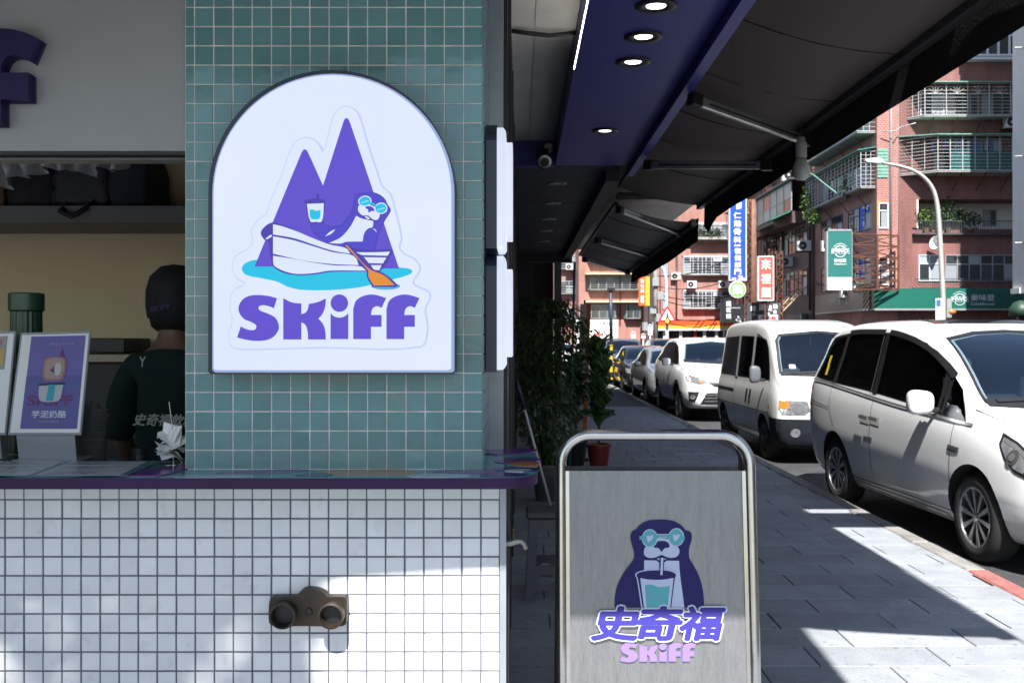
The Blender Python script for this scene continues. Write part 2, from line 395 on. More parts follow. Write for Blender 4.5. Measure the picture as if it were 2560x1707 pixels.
for i, (k, pts) in enumerate([('p', [(-.78,2.50),(-.70,2.58),(-.55,2.597),(-.60,2.53)]), ('o', [(-.52,2.55),(-.45,2.597),(-.30,2.595),(-.26,2.52),(-.36,2.49),(-.46,2.50)]),
     ('w', [(-.86,2.47),(-.74,2.50),(-.66,2.48),(-.72,2.455)]), ('n', [(-.56,2.50),(-.50,2.53),(-.47,2.49),(-.52,2.47)]),
     ('p', [(-.22,2.57),(-.12,2.598),(-.06,2.60),(-.08,2.52),(-.17,2.53)]), ('w', [(-.28,2.47),(-.2,2.51),(-.12,2.49),(-.17,2.455)]),
     ('n', [(-.10,2.48),(-.05,2.53),(.0,2.52),(.02,2.49),(-.03,2.46)]), ('p', [(-.05,2.73),(.04,2.76),(.042,2.84),(-.06,2.81)]),
     ('o', [(-.03,2.72),(.01,2.76),(.042,2.75),(.042,2.66),(.0,2.67)]), ('n', [(-.07,2.60),(-.01,2.63),(.042,2.62),(.042,2.56),(-.02,2.56)]),
     ('w', [(-.04,2.57),(.0,2.60),(.03,2.58),(.0,2.55)]), ('p', [(-.08,2.93),(.02,2.97),(.042,3.07),(-.09,3.07)]), ('t', [(-1.3,2.5),(-1.2,2.6),(-1.05,2.55),(-1.1,2.47)]),
     ('p', [(-1.02,2.50),(-.95,2.62),(-.88,2.70),(-.874,2.55),(-.9,2.47)]), ('p', [(-1.9,2.6),(-1.7,2.74),(-1.5,2.72),(-1.6,2.6)])]):
    patch(pts, k, .0006+.0002*i)
# fascia with raised letter
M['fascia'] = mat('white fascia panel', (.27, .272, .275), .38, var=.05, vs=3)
fz = 1.5+470*2.62/2500
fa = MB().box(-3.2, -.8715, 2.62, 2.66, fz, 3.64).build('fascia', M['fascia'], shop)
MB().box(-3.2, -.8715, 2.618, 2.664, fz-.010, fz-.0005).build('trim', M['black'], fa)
MB().box(-3.2, -.8715, 2.70, 2.76, 1.984, fz+.1).build('shutter_rail', M['alu'], shop)
M['letter'] = mat('purple letter acrylic', (.012, .006, .055), .4, spec=.25)
fl = [(-190,1160,1),(-190,560),(-125,385),(0,303),(110,298),(220,315),(330,352),(405,392,1),(320,590,1),(250,548),(170,535),(100,570),(64,640),(62,697,1),(310,697,1),(310,940,1),(62,940,1),(62,1160,1)]
decal('letter', [cr(fl, 6)], lambda x, y: (x/3.672, y/3.672), (0, 2.62, 0), (0, -1, 0), .012, .03, M['letter'], fa)
decal('letter_backing', [cr(fl, 6)], lambda x, y: (x/3.672*1.0+7, y/3.672+5), (0, 2.62, 0), (0, -1, 0), .0005, .0115, mat('letter standoff', (.03, .025, .07), .5, spec=.2), fa)

# room behind the counter
M['beige'] = mat('beige wall', (.80, .68, .46), .7, var=.05, vs=2)
M['roomfloor'] = mat('room floor', (.38, .36, .33), .6, var=.2)
MB().box(-4.2, -.11, 4.7, 4.8, 0, 3.0).build('back_wall', M['beige'], shop)
MB().box(-4.3, -4.2, 2.66, 4.8, 0, 3.0).build('side_wall', M['beige'], shop)
MB().box(-4.2, -.11, 2.79, 4.7, .0, .02).build('room_floor', M['roomfloor'], shop)
MB().box(-4.2, -.11, 2.664, 4.7, 2.95, 3.05).build('room_ceiling', mat('room ceiling', (.70, .68, .62), .8), shop)
MB().box(-.2, -.105, 3.06, 4.7, .02, 2.95).build('side_wall', M['beige'], shop)
tag(MB().box(-4.1, -.21, 4.28, 4.69, 1.994, 2.073).build('wall_shelf', mat('grey shelf board', (.13, .13, .135), .5, var=.1), bevel=.004),
    'long grey shelf board across the beige wall behind the counter', 'shelf')
wt = thing('work_table', 'dark stainless work table just behind the serving counter', 'table', (-2.0, 3.0, .02))
MB().box(-4.0, -.9, 2.80, 3.25, 1.03, 1.06).build('table_top', M['dark_metal'], wt, bevel=.004)
for x in (-3.95, -2.5, -.95):
    for y in (2.84, 3.2): MB().box(x-.02, x+.02, y-.02, y+.02, .02, 1.03).build('leg', M['dark_metal'], wt)
bt = thing('back_counter', 'black back counter with a narrow steel ledge against the beige wall', 'counter', (-2.0, 4.4, .02))
MB().box(-4.1, -.9, 4.2, 4.68, .02, 1.40).build('cabinet', M['black'], bt)
MB().box(-4.1, -.9, 4.15, 4.69, 1.403, 1.44).build('ledge', mat('worn ledge', (.16, .14, .12), .35, .6, var=.3), bt, bevel=.004)
MB().box(-1.88, -1.70, 4.3, 4.6, 1.442, 1.505).build('tray', M['dark_metal'], bt, bevel=.004)

# ------------------------------------------------------------------ arcade ceilings, blue soffit, beams above the shops
M['blue'] = mat('deep blue soffit', (.040, .042, .25), .42, var=.05, vs=2)
M['greysoff'] = mat('grey ceiling panel', (.74, .74, .72), .6, var=.10, vs=3)
SZ, GZ = 3.40, 3.65
sb = MB().box(.385, 1.19, 1.45, 10.97, SZ, GZ+.2).build('soffit_box', M['blue'], shop)
MB().box(1.192, 1.27, 1.45, 11.2, SZ-.08, GZ+.2).build('soffit_lip', M['blue'], shop)
MB().box(-.06, .383, 10.85, 10.97, SZ+.002, GZ).build('cross_beam', M['blue'], shop)
MB().box(-.06, .384, 10.84, 10.975, SZ-.018, SZ).build('cross_beam_edge', M['blue'], shop)
# grey panels
edges = [1.33, 3.2, 5.1, 6.88, 10.84]
for y0, y1 in zip(edges[:-1], edges[1:]):
    x0 = -4.2 if y1 <= 3.3 else -.06
    zz = GZ-.03 if y1 <= 6.9 else GZ
    for xa, xb in ([(-4.2, -2.1), (-2.1, 0), (0, .383)] if x0 < -1 else [(-.06, .10), (.10, .383)]):
        yb = 2.6 if xb <= 0 and x0 < -1 else y1
        MB().box(xa+.002, xb-.002, y0+.003, yb-.003, zz, zz+.05).build('ceiling_panel', M['greysoff'], shop)
MB().prism([[(-4.2, 1.27, 2.45), (-1.15, 1.27, 2.52), (-.45, 1.27, 2.57), (.0, 1.27, 2.60), (.0, 1.27, GZ+.2), (-4.2, 1.27, GZ+.2)]], (0, .05, 0)).build('shade_board', M['dark_metal'], shop)  # unseen board added to darken the shop front and set the sun edge
MB().box(.005, 1.27, 1.46, 1.51, 2.60, SZ-.082).build('shade_board', M['dark_metal'], shop)  # second unseen board, added to set the sun edge on the A-frame
M['led'] = mat('lit strip', (.8, .8, .75), .4, emit=(1, .93, .78), es=8)
MB().box(.380, .384, 1.6, 7.05, SZ+.002, SZ+.014).build('light_strip', M['led'], shop)
M['lens'] = mat('lit downlight lens', (.8, .8, .8), .3, emit=(1, .96, .9), es=2.2)
M['lens_off'] = mat('unlit downlight lens', (.55, .55, .55), .35)
M['trim'] = mat('black downlight trim', (.008, .008, .009), .45)
M['trim_w'] = mat('pale downlight trim', (.22, .22, .23), .45)
def downlight(parent, x, y, lens, tr, z=SZ):
    q = MB(); q.lathe([(.055, .004), (.060, -.004), (.075, -.012), (.117, -.012), (.122, -.006), (.122, .0)], (x, y, z), n=28, cap=False)
    q.lathe([(.0, .0025), (.056, .0025)], (x, y, z-.0052), n=24, mi=1, cap=False)
    q.lathe([(.056, -.002), (.0, -.002)], (x, y, z-.002), n=24, mi=1, cap=False)
    q.build('downlight', [tr, lens], parent, smooth=True)
for y in (5.70, 6.28, 6.85, 9.11): downlight(sb, .775, y, M['lens'], M['trim'])
for y in (2.3, 4.0): downlight(sb, .775, y, M['lens'], M['trim'])
# electrical conduit under the grey panels
tag(MB().tube([(-.09, 6.80, 3.60), (.05, 6.82, 3.585), (.2, 6.84, 3.575), (.33, 6.85, 3.59), (.38, 6.86, 3.60)], .016, 8).build('corrugated_conduit', M['black'], smooth=True),
    'black corrugated conduit sagging across the grey ceiling panels', 'conduit')
# storey above: stops the sky
M['upper'] = brickmat('upper wall tile', (.30, .27, .25), (.26, .24, .22), (.15, .15, .15), .2, .1)
MB().box(-9, 1.268, 1.0, 11.19, GZ+.22, 15).build('upper_wall', M['upper'], shop)
MB().box(-9, -4.31, 2.62, 11.19, 0, GZ+.2).build('flank_wall', M['upper'], shop)
MB().box(1.27, 2.9, 5.06, 5.56, 3.66, 3.86).build('balcony_slab', M['upper'], shop)  # unseen slab added to cast a shadow strip across the pavement
MB().box(1.27, 2.86, 5.88, 11.1, 3.70, 5.4).build('shade_overhang', M['upper'], shop)  # unseen overhang, sized so its shadow falls on the kerb
# wall and shutter posts on the way to the next shop
MB().box(-.105, -.052, 3.054, 3.16, 0, GZ-.04).build('door_jamb', M['grey_metal'], shop)
MB().box(-.052, -.040, 3.20, 3.30, 0, GZ-.04).build('shutter_guide', M['dark_metal'], shop)
nb = thing('arcade_building', 'dark arcade building of the neighbouring shops behind the potted plants', 'building', (-2, 15, 0))
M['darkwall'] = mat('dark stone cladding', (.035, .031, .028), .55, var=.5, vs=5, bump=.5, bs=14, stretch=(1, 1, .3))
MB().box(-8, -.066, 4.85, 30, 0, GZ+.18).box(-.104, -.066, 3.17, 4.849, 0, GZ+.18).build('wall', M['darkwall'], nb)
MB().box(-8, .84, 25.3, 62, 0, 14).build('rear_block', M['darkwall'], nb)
for i, y in enumerate((3.5, 5.2, 6.9, 8.6, 10.3, 13, 16, 19)):
    MB().box(-.0655, -.045, y, y+.12, 0, 3.35).build('shutter_guide', M['dark_metal'], nb)
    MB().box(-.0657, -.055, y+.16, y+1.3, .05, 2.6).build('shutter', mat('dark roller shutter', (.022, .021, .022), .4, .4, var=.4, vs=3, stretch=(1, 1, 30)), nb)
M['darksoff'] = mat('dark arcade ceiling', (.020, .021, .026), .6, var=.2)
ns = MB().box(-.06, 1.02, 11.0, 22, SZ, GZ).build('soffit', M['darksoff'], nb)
MB().box(.96, 1.12, 11.21, 22, SZ-.13, GZ+.1).build('soffit_lip', M['darksoff'], nb)
for y in (12.2, 13.97, 15.8, 17.5, 19.4): downlight(ns, .45, y, M['lens_off'], M['trim_w'])
MB().box(-9, 1.26, 11.21, 30, GZ+.19, 15).build('upper_wall', M['upper'], nb)
MB().box(1.262, 2.9, 11.3, 25, 3.74, 6.5).build('shade_overhang', M['upper'], nb)  # unseen overhang, put here to shade the farther kerb
MB().box(.2, 1.15, 22.05, 22.3, 3.2, GZ+.15).build('lintel', M['darksoff'], nb)
MB().box(.86, 1.02, 24.6, 25.2, 0, GZ+.15).build('column', mat('blue grey column', (.06, .075, .10), .5, var=.2), nb)
MB().box(-.06, .3, 24.4, 24.6, 2.5, GZ+.15).build('sign_board', M['darksoff'], nb)

# ------------------------------------------------------------------ awnings
M['awning'] = mat('dark brown awning cloth', (.080, .062, .058), .75, var=.18, vs=3, bump=.15, bs=80)
M['awning2'] = mat('grey awning cloth', (.13, .128, .14), .7, var=.22, vs=4, bump=.15, bs=60, stretch=(.3, 4, 1))
M['valance'] = mat('black valance cloth', (.008, .008, .009), .8, var=.2, vs=6, bump=.2, bs=50)
def awning(label, y0, y1, inner, outer, valz, arms, mc, far_drop=0, nseg=24, nx=8):
    (xi, zi), (xo, zo) = inner, outer
    t = thing('retractable_awning', label, 'awning', ((xi+xo)/2, (y0+y1)/2, zo), 'awnings over the pavement')
    q = MB(); vs = []; n1 = nseg+1
    for s_ in (0, 1):
        for i in range(n1):
            y = y0+(y1-y0)*i/nseg; dr = far_drop*(i/nseg)
            for j in range(nx+1):
                u = j/nx; z = zi+(zo-zi)*u - dr*u - .05*math.sin(math.pi*u)*(1 if s_ == 0 else 1) + .012*math.sin(y*3.1)*u*(1-u)*4
                vs.append((xi+(xo-xi)*u, y, z+(.004 if s_ else 0)))
    fs = []; w_ = nx+1
    for i in range(nseg):
        for j in range(nx):
            a = i*w_+j; fs.append((a, a+w_, a+w_+1, a+1)); b = a+n1*w_; fs.append((b, b+1, b+w_+1, b+w_))
    q.add(vs, fs); q.build('canopy', mc, t, smooth=True)
    # seams
    for k in range(1, int((y1-y0)/1.2)):
        y = y0+k*1.2; dr = far_drop*(y-y0)/(y1-y0)
        MB().tube([(xi+(xo-xi)*u, y, zi+(zo-zi)*u-dr*u-.05*math.sin(math.pi*u)-.004) for u in (0, .25, .5, .75, 1)], .004, 5).build('seam', M['valance'], t)
    f = MB(); f.beam((xo-.02, y0, zo), (xo-.02, y1, zo-far_drop), .07, .10); f.beam((xo+.02, y0, zo-.02), (xo+.02, y1, zo-.02-far_drop), .03, .04)
    f.build('front_bar', mat('dark front bar', (.075, .075, .078), .4, .5, var=.1), t, bevel=.006)
    MB().beam((xi+.02, y0, zi+.02), (xi+.02, y1, zi+.02), .06, .06).build('back_bar', M['dark_metal'], t)
    # hanging front strip
    v = MB(); n = 40; vs = []
    for i in range(n+1):
        y = y0+(y1-y0)*i/n; dr = far_drop*(i/n); bz = valz(y)+.004*math.sin(y*2.3)
        xx = xo+.045+.004*math.sin(y*2.2)
        for k in range(4):
            u = k/3; zt = zo+.065-dr; vs.append((xx+(.005*math.sin(y*3+k))*u, y, zt+(bz-zt)*u))
    k0 = len(vs); vs2 = [(x+.003, y, z) for x, y, z in vs]
    fs = []
    for i in range(n):
        for k in range(3):
            a = i*4+k; fs.append((a, a+1, a+5, a+4)); fs.append((k0+a, k0+a+4, k0+a+5, k0+a+1))
    v.add(vs+vs2, fs); v.build('valance', M['valance'], t, smooth=True)
    for (a, b) in arms:
        a = Vector(a); b = Vector(b); d = (b-a).normalized()
        ar = MB().beam(a, b, .045, .075).build('arm', M['alu'], t, bevel=.008)
        q = MB(); q.beam(a+d*.1, b-d*.1, .052, .012); q.build('arm_groove', M['dark_metal'], ar)
        q = MB(); q.beam(a-d*.07, a+d*.03, .085, .10); q.build('arm_joint', M['dark_metal'], ar, bevel=.008); q = MB(); q.beam(b-d*.05, b+d*.06, .085, .10); q.build('arm_joint', M['dark_metal'], ar, bevel=.008)
    return t
A1 = awning('long dark brown awning running from the blue soffit over the pavement', 2.45, 12.9, (1.275, 3.46), (2.33, 3.22), lambda y: 2.975 if y < 12.3 else 2.975-.12*math.sin((y-12.3)*5),
    [((1.31, 7.40, 3.26), (2.27, 8.02, 3.10)), ((1.31, 10.0, 3.24), (2.27, 9.2, 3.10)), ((1.31, 4.3, 3.26), (2.27, 3.4, 3.10))], M['awning'])
A2 = awning('far grey awning with sagging black valance, above the potted fig plants', 13.3, 21.3, (1.262, 3.28), (2.33, 3.05), lambda y: 3.05-.10*(y-13.3)/8-.24-.05*math.sin(math.pi*min(1, max(0, (y-13.6)/7.6))),
    [((1.3, 12.9, 3.16), (2.28, 14.3, 3.02)), ((1.3, 16.5, 3.12), (2.28, 17.7, 2.98)), ((1.3, 19.9, 3.08), (2.28, 21.2, 2.92))], M['awning2'], far_drop=.10)
MB().box(1.27, 2.3, 12.93, 13.25, 3.35, 3.40).build('gap_panel', M['dark_metal'], A2)
# lamp bulb hanging from the awning arm
lb = thing('light_bulb', 'unlit white screw bulb hanging from the awning arm', 'bulb', P(2003, 420, 7.9))
b0 = P(2003, 452, 7.9); q = MB()
q.lathe([(0, -.0), (.035, .008), (.062, .035), (.072, .075), (.062, .12), (.045, .155), (.040, .18)], b0, n=20); q.build('globe', mat('frosted bulb', (.38, .38, .37), .35), lb, smooth=True)
MB().lathe([(.042, .18), (.044, .19), (.044, .30), (.034, .305), (.03, .34), (.0, .345)], b0, n=20).build('socket', mat('bulb socket', (.42, .42, .41), .45), lb, auto=40)
MB().tube([b0+Vector((0, 0, .34)), b0+Vector((.004, .01, .42)), b0+Vector((.0, .0, .5))], .006, 6).build('cable', M['black'], lb)
# cctv camera under the cross beam
cc = thing('security_camera', 'dark bullet security camera mounted on the blue cross beam', 'camera', P(1366, 372, 10.8))
c0 = P(1358, 392, 10.62); d = (P(1366, 418, 10.2)-c0).normalized()
MB().lathe([(0, -.02), (.07, -.01), (.075, .02), (.075, .30), (.083, .30), (.083, .33), (.078, .335)], c0-d*.1, d, 20).build('body', mat('camera body', (.045, .042, .035), .3, .5), cc, auto=40)
MB().lathe([(.076, .333), (.05, .34), (.046, .342)], c0-d*.1, d, 20, cap=False).build('ring', M['alu'], cc)
MB().lathe([(.047, .341), (.0, .345)], c0-d*.1, d, 20, cap=False).build('lens', M['black'], cc)
q = MB(); q.tube([P(1370, 372, 10.84), P(1368, 380, 10.75), c0+Vector((0, 0, .03))], .022, 8); q.lathe([(.06, 0), (.06, .03), (.04, .04)], P(1371, 370, 10.84), (0, -1, 0), 16); q.build('bracket', M['alu'], cc)
# ------------------------------------------------------------------ illuminated sign
Z3 = lambda x, y: (500+x/1.9606, 160+y/1.9606)
G = {'face': glow('lit white acrylic', (220, 229, 252), 1.0), 'edge': glow('lit acrylic edge', (160, 180, 222), .9, (.45, .45, .5)),  # edge: dimmer, bluer glow stands for the light falling off at the rim
     'tier_edge': glow('lit acrylic step', (196, 210, 244), .97, (.5, .5, .52)),  # dimmer glow paints the relief's shading onto its sloped sides
     'purple': glow('lit purple film', (90, 69, 202)), 'indigo': glow('lit indigo film', (70, 60, 196)), 'line': glow('lit outline film', (66, 50, 165)),
     'cyan': glow('lit cyan film', (0, 190, 226)), 'orange': glow('lit orange film', (226, 138, 26)), 'white': glow('lit white film', (218, 228, 252)),
     'sky': glow('lit pale blue film', (150, 225, 245))}
for k_ in ('face',):      # uneven light of the rows of lamps behind the acrylic
    n__ = G[k_].node_tree.nodes; l__ = G[k_].node_tree.links; tx = n__.new('ShaderNodeTexCoord'); nz = n__.new('ShaderNodeTexNoise'); nz.inputs['Scale'].default_value = 3; nz.inputs['Detail'].default_value = 2
    l__.new(tx.outputs['Object'], nz.inputs['Vector']); mr = n__.new('ShaderNodeMapRange'); mr.inputs[1].default_value = .3; mr.inputs[2].default_value = .7; mr.inputs[3].default_value = KE*.90; mr.inputs[4].default_value = KE*.98
    l__.new(nz.outputs[0], mr.inputs[0]); l__.new(mr.outputs[0], n__['Principled BSDF'].inputs['Emission Strength'])
FY = 2.50                                   # front of the sign
def arch(cx, half, top, bot, cr_=10, n=40):
    """arched outline in zoom pixels, inset-able"""
    cy = top+half; o = []
    for i in range(n+1):
        a = math.pi*i/n; o.append((cx-half*math.cos(a), cy-half*math.sin(a)))
    for (sx, a0) in ((1, 0), (-1, 90)):
        for i in range(5):
            a = math.radians(a0+22.5*i); ox = cx+sx*(half-cr_); o.append((ox+cr_*math.cos(a), bot-cr_+cr_*math.sin(a)))
    return o
sign = thing('illuminated_sign', 'large arched white lightbox with purple mountains and rowing boat logo on teal tiles', 'sign', P(832, 935, 2.55))
back = [hit(*Z3(x, y), Vector((0, 2.53, 0)), Vector((0, -1, 0))) for x, y in arch(649, 602, 36, 1519, 16)]
MB().prism([[p+Vector((0, .074, 0)) for p in back]], (0, -.085, 0)).build('housing', M['navy'], sign, auto=30)
def ring_stack(name, rings, mats, parent):
    """rings: list of (half, top, bot, y) ; faces between successive rings, last one capped"""
    q = MB(); n = None
    for h, t, b, y in rings:
        lp = [hit(*Z3(px, py), Vector((0, FY, 0)), Vector((0, -1, 0))) for px, py in arch(649, h, t, b, 16)]
        lp = [Vector((p.x, y, p.z)) for p in lp]; n = len(lp); q.v += lp
    for i in range(len(rings)-1):
        for j in range(n): q.f.append((i*n+j, i*n+(j+1) % n, (i+1)*n+(j+1) % n, (i+1)*n+j)); q.mi.append(1 if i < len(rings)-2 else 0)
    last = q.v[-n:]
    tr = tessellate_polygon([last]); k = len(q.v)-n
    for t in tr:
        a, b, c = (last[i] for i in t); nn = (b-a).cross(c-a)
        t = t if nn.y < 0 else (t[0], t[2], t[1]); q.f.append(tuple(i+k for i in t)); q.mi.append(0)
    return q.build(name, mats, parent)
ring_stack('face', [(596, 42, 1513, 2.5175), (593, 45, 1510, 2.507), (589, 49, 1506, 2.503), (583, 55, 1500, 2.501), (576, 62, 1493, FY)], [G['face'], G['edge']], sign)
tier = [(718,215),(672,238),(647,300),(622,400),(603,440,1),(588,408),(558,377),(510,368),(465,395),(440,450),(400,560),(350,680),(330,735),(290,770),(257,820),(265,870),(240,910),(182,945),(165,1000),(188,1050),(225,1078),(170,1112),(152,1200),(165,1260),(145,1330),(160,1380),(205,1394),(600,1386),(1080,1382),(1112,1300),(1102,1200),(1125,1130),(1060,1092),(1042,1068),(1075,1005),(1050,960),(1000,935),(975,900),(985,855),(955,720),(932,645),(890,600),(862,520),(822,400),(790,290),(765,237)]
def DL(name, loops, off, m, th=.0003, Y=FY, parent=None):
    return decal(name, loops, Z3, (0, Y, 0), (0, -1, 0), off, th, m, parent or sign)
L_ = [hit(*Z3(p.x, p.y), Vector((0, FY, 0)), Vector((0, -1, 0))) for p in cr(tier, 5)]
n_ = len(L_); ctr = [ (L_[(i+1) % n_]-L_[i-1]).normalized() for i in range(n_)]; area = sum(L_[i].x*L_[(i+1) % n_].z-L_[(i+1) % n_].x*L_[i].z for i in range(n_)); sg = 1 if area > 0 else -1
q = MB(); lo_ = [L_[i]+Vector((ctr[i].z, 0, -ctr[i].x))*sg*.0045+Vector((0, -.0002, 0)) for i in range(n_)]; hi_ = [p+Vector((0, -.006, 0)) for p in L_]
q.v = lo_+hi_; q.f = [(i, (i+1) % n_, n_+(i+1) % n_, n_+i) for i in range(n_)]; q.mi = [1]*n_
for t in tessellate_polygon([hi_]):
    a, b, c = (hi_[i] for i in t); t = t if (b-a).cross(c-a).y < 0 else (t[0], t[2], t[1]); q.f.append(tuple(i+n_ for i in t)); q.mi.append(0)
tr = q.build('raised_panel', [G['face'], G['tier_edge']], sign)
TY2 = FY-.0062
def lay(name, k, m, *loops, sm=5):
    return DL(name, [cr(l, sm) if not isinstance(l[0], Vector) else l for l in loops], .0004*k, G[m], .0003, TY2)
lay('water', 1, 'cyan', [(275,960),(225,975),(205,1003),(225,1033),(300,1050),(380,1068),(430,1092),(500,1107),(640,1108),(760,1098),(840,1082),(950,1055),(1030,1030),(1040,1013),(1008,1000),(900,996),(600,990),(400,965)])
lay('water_ripple', 2, 'line', ell(910, 1089, 70, 17)); lay('water_ripple', 3, 'cyan', ell(910, 1090, 66, 14))
lay('mountains', 2, 'purple', [(267,993,1),(497,437),(505,424),(514,419),(523,425),(532,440),(603,597,1),(703,285),(710,271),(718,266),(727,272),(735,287),(976,1003,1),(700,1003,1),(500,993,1)])
sil = [(545,785),(540,770),(560,765),(598,768),(604,785),(625,797),(690,795),(715,770),(738,740),(752,705),(757,675),(758,652),(775,640),(800,636),(832,631),(870,640),(900,662),(916,690),(931,715),(922,735),(905,762),(885,805),(868,850),(856,915,1),(690,897,1),(632,880,1),(590,850),(555,815)]
lay('figure_outline', 3, 'line', [(540,785),(535,768),(558,760),(602,764),(608,782),(628,793),(688,790),(712,766),(733,737),(748,702),(753,672),(755,648),(773,635),(800,632),(832,627),(872,636),(904,659),(920,688),(935,715),(926,738),(909,764),(889,806),(872,850),(860,918,1),(690,900,1),(630,884,1),(585,853),(550,817)])
lay('figure', 4, 'indigo', sil)
lay('figure_belly', 5, 'white', [(765,745,1),(800,760),(835,765),(850,772,1),(845,800),(825,806),(805,830),(797,870,1),(715,872),(690,880),(632,878,1),(690,850),(735,800)])
lay('figure_muzzle', 6, 'line', [(771,700),(782,686),(830,686),(872,706),(886,740),(874,768),(845,768),(822,764),(800,752),(774,727)])
lay('figure_muzzle', 7, 'white', [(775,702),(786,690),(830,690),(868,710),(881,740),(870,763),(848,762),(824,744),(800,744),(778,725)])
lay('figure_nose', 8, 'indigo', [(810,703),(830,697),(850,706),(856,722,1),(842,721),(826,730,1),(823,714)])
lay('figure_mouth', 8, 'line', [(800,743,1),(822,743,1),(838,757),(826,764),(810,758)]); lay('figure_mouth', 9, 'white', [(805,747,1),(820,749),(832,758),(822,760)])
lay('glasses', 8, 'white', ell(808, 673, 33, 27, -.2)); lay('glasses', 8, 'white', ell(887, 708, 32, 28, -.2)); lay('glasses', 8, 'white', [(775,668,1),(786,655,1),(790,665,1),(782,676,1)]); lay('glasses', 8, 'white', [(905,700,1),(918,712,1),(914,728,1),(902,722,1)])
lay('glasses', 9, 'cyan', ell(808, 673, 28, 22, -.2)); lay('glasses', 9, 'cyan', ell(887, 708, 27, 23, -.2)); lay('glasses', 10, 'cyan', [(830,676,1),(850,682),(870,700,1),(866,710,1),(846,690),(828,688,1)])
lay('glasses_glint', 11, 'sky', [(790,678,1),(826,668,1),(826,673,1),(791,683,1)]); lay('glasses_glint', 11, 'sky', [(868,713,1),(905,703,1),(905,708,1),(869,718,1)])
lay('figure_arm_line', 5, 'white', [(612,846,1),(640,821),(664,810,1),(644,832)]); lay('figure_arm_line', 6, 'white', [(846,806,1),(860,812),(867,828,1),(857,816)])
lay('cup', 5, 'line', [(512,672),(545,662),(590,662),(615,670),(612,686,1),(602,778,1),(535,778,1),(519,686,1)]); lay('cup_straw', 5, 'line', [(571,636,1),(585,638,1),(581,664,1),(570,664,1)])
lay('cup', 6, 'white', [(524,686,1),(607,683,1),(597,771),(568,774),(541,771)]); lay('cup_drink', 7, 'cyan', [(537,715,1),(552,713),(570,720),(591,715,1),(587,756),(566,762),(543,756)])
lay('boat', 6, 'line', [(298,828),(320,795),(355,777),(385,782),(430,798),(520,840),(600,872),(700,898),(800,911),(946,910,1),(925,960),(890,1008),(882,1020,1),(760,1017),(640,1020),(560,1032),(480,1035),(420,1027),(375,1007),(355,985),(343,930),(335,872),(316,862)])
for pl_ in ([(358,786,1),(400,795),(480,823),(560,857),(640,886),(715,903),(738,930,1),(650,915),(560,887),(460,854),(358,836,1)],
            [(358,845,1),(450,862),(560,895),(650,922),(756,942),(778,986,1),(640,980),(500,962),(358,930,1)],
            [(358,940,1),(450,954),(560,974),(660,987),(786,992),(815,1013,1),(640,1013),(560,1025),(480,1029),(430,1021),(385,1003),(362,985)],
            [(765,923,1),(850,923),(931,920,1),(920,940,1),(795,937,1)], [(803,947,1),(914,949,1),(896,978,1),(828,976,1)], [(838,986,1),(890,986,1),(879,1011,1),(852,1009,1)], [(321,856,1),(348,837),(352,845),(328,860,1)]):
    lay('boat_plank', 7, 'white', pl_)
lay('oar', 8, 'line', [(706,888),(716,880),(728,887),(834,996),(908,1030),(968,1084),(960,1094,1),(846,1093,1),(818,1045),(815,1010)])
lay('oar', 9, 'orange', [(713,890),(722,890),(828,1003),(903,1037),(954,1084,1),(852,1086,1),(826,1042),(823,1010)])
SK = [[[(378,1148,1),(330,1136),(260,1133),(215,1149),(190,1187),(194,1222),(217,1250),(247,1263),(275,1281),(271,1300),(248,1304),(222,1297),(200,1286,1),(182,1340,1),(230,1352),(290,1357),(350,1344),(384,1305),(384,1270),(365,1240),(330,1222),(292,1206),(288,1190),(308,1182),(340,1188),(362,1197,1)]],
      [[(408,1148,1),(450,1168),(497,1174,1),(497,1225,1),(515,1220),(528,1202),(533,1176,1),(576,1167),(617,1149,1),(613,1192),(598,1228),(580,1248,1),(600,1270),(613,1302),(617,1350,1),(530,1350,1),(527,1308),(516,1278),(497,1266,1),(497,1350,1),(408,1350,1)]],
      [ell(683, 1172, 43, 43)], [[(640,1222,1),(658,1237),(683,1243),(708,1237),(727,1222,1),(727,1348,1),(640,1348,1)]]]
for dx in (0, 163):
    SK.append([[(751+dx,1348,1),(751+dx,1200,1),(765+dx,1160),(800+dx,1137),(850+dx,1130),(913+dx,1147,1),(890+dx,1195,1),(866+dx,1187),(845+dx,1200),(838+dx,1230,1),(890+dx,1230,1),(890+dx,1288,1),(838+dx,1288,1),(838+dx,1348,1)]])
for lt in SK: lay('letter', 1, 'purple', *lt)

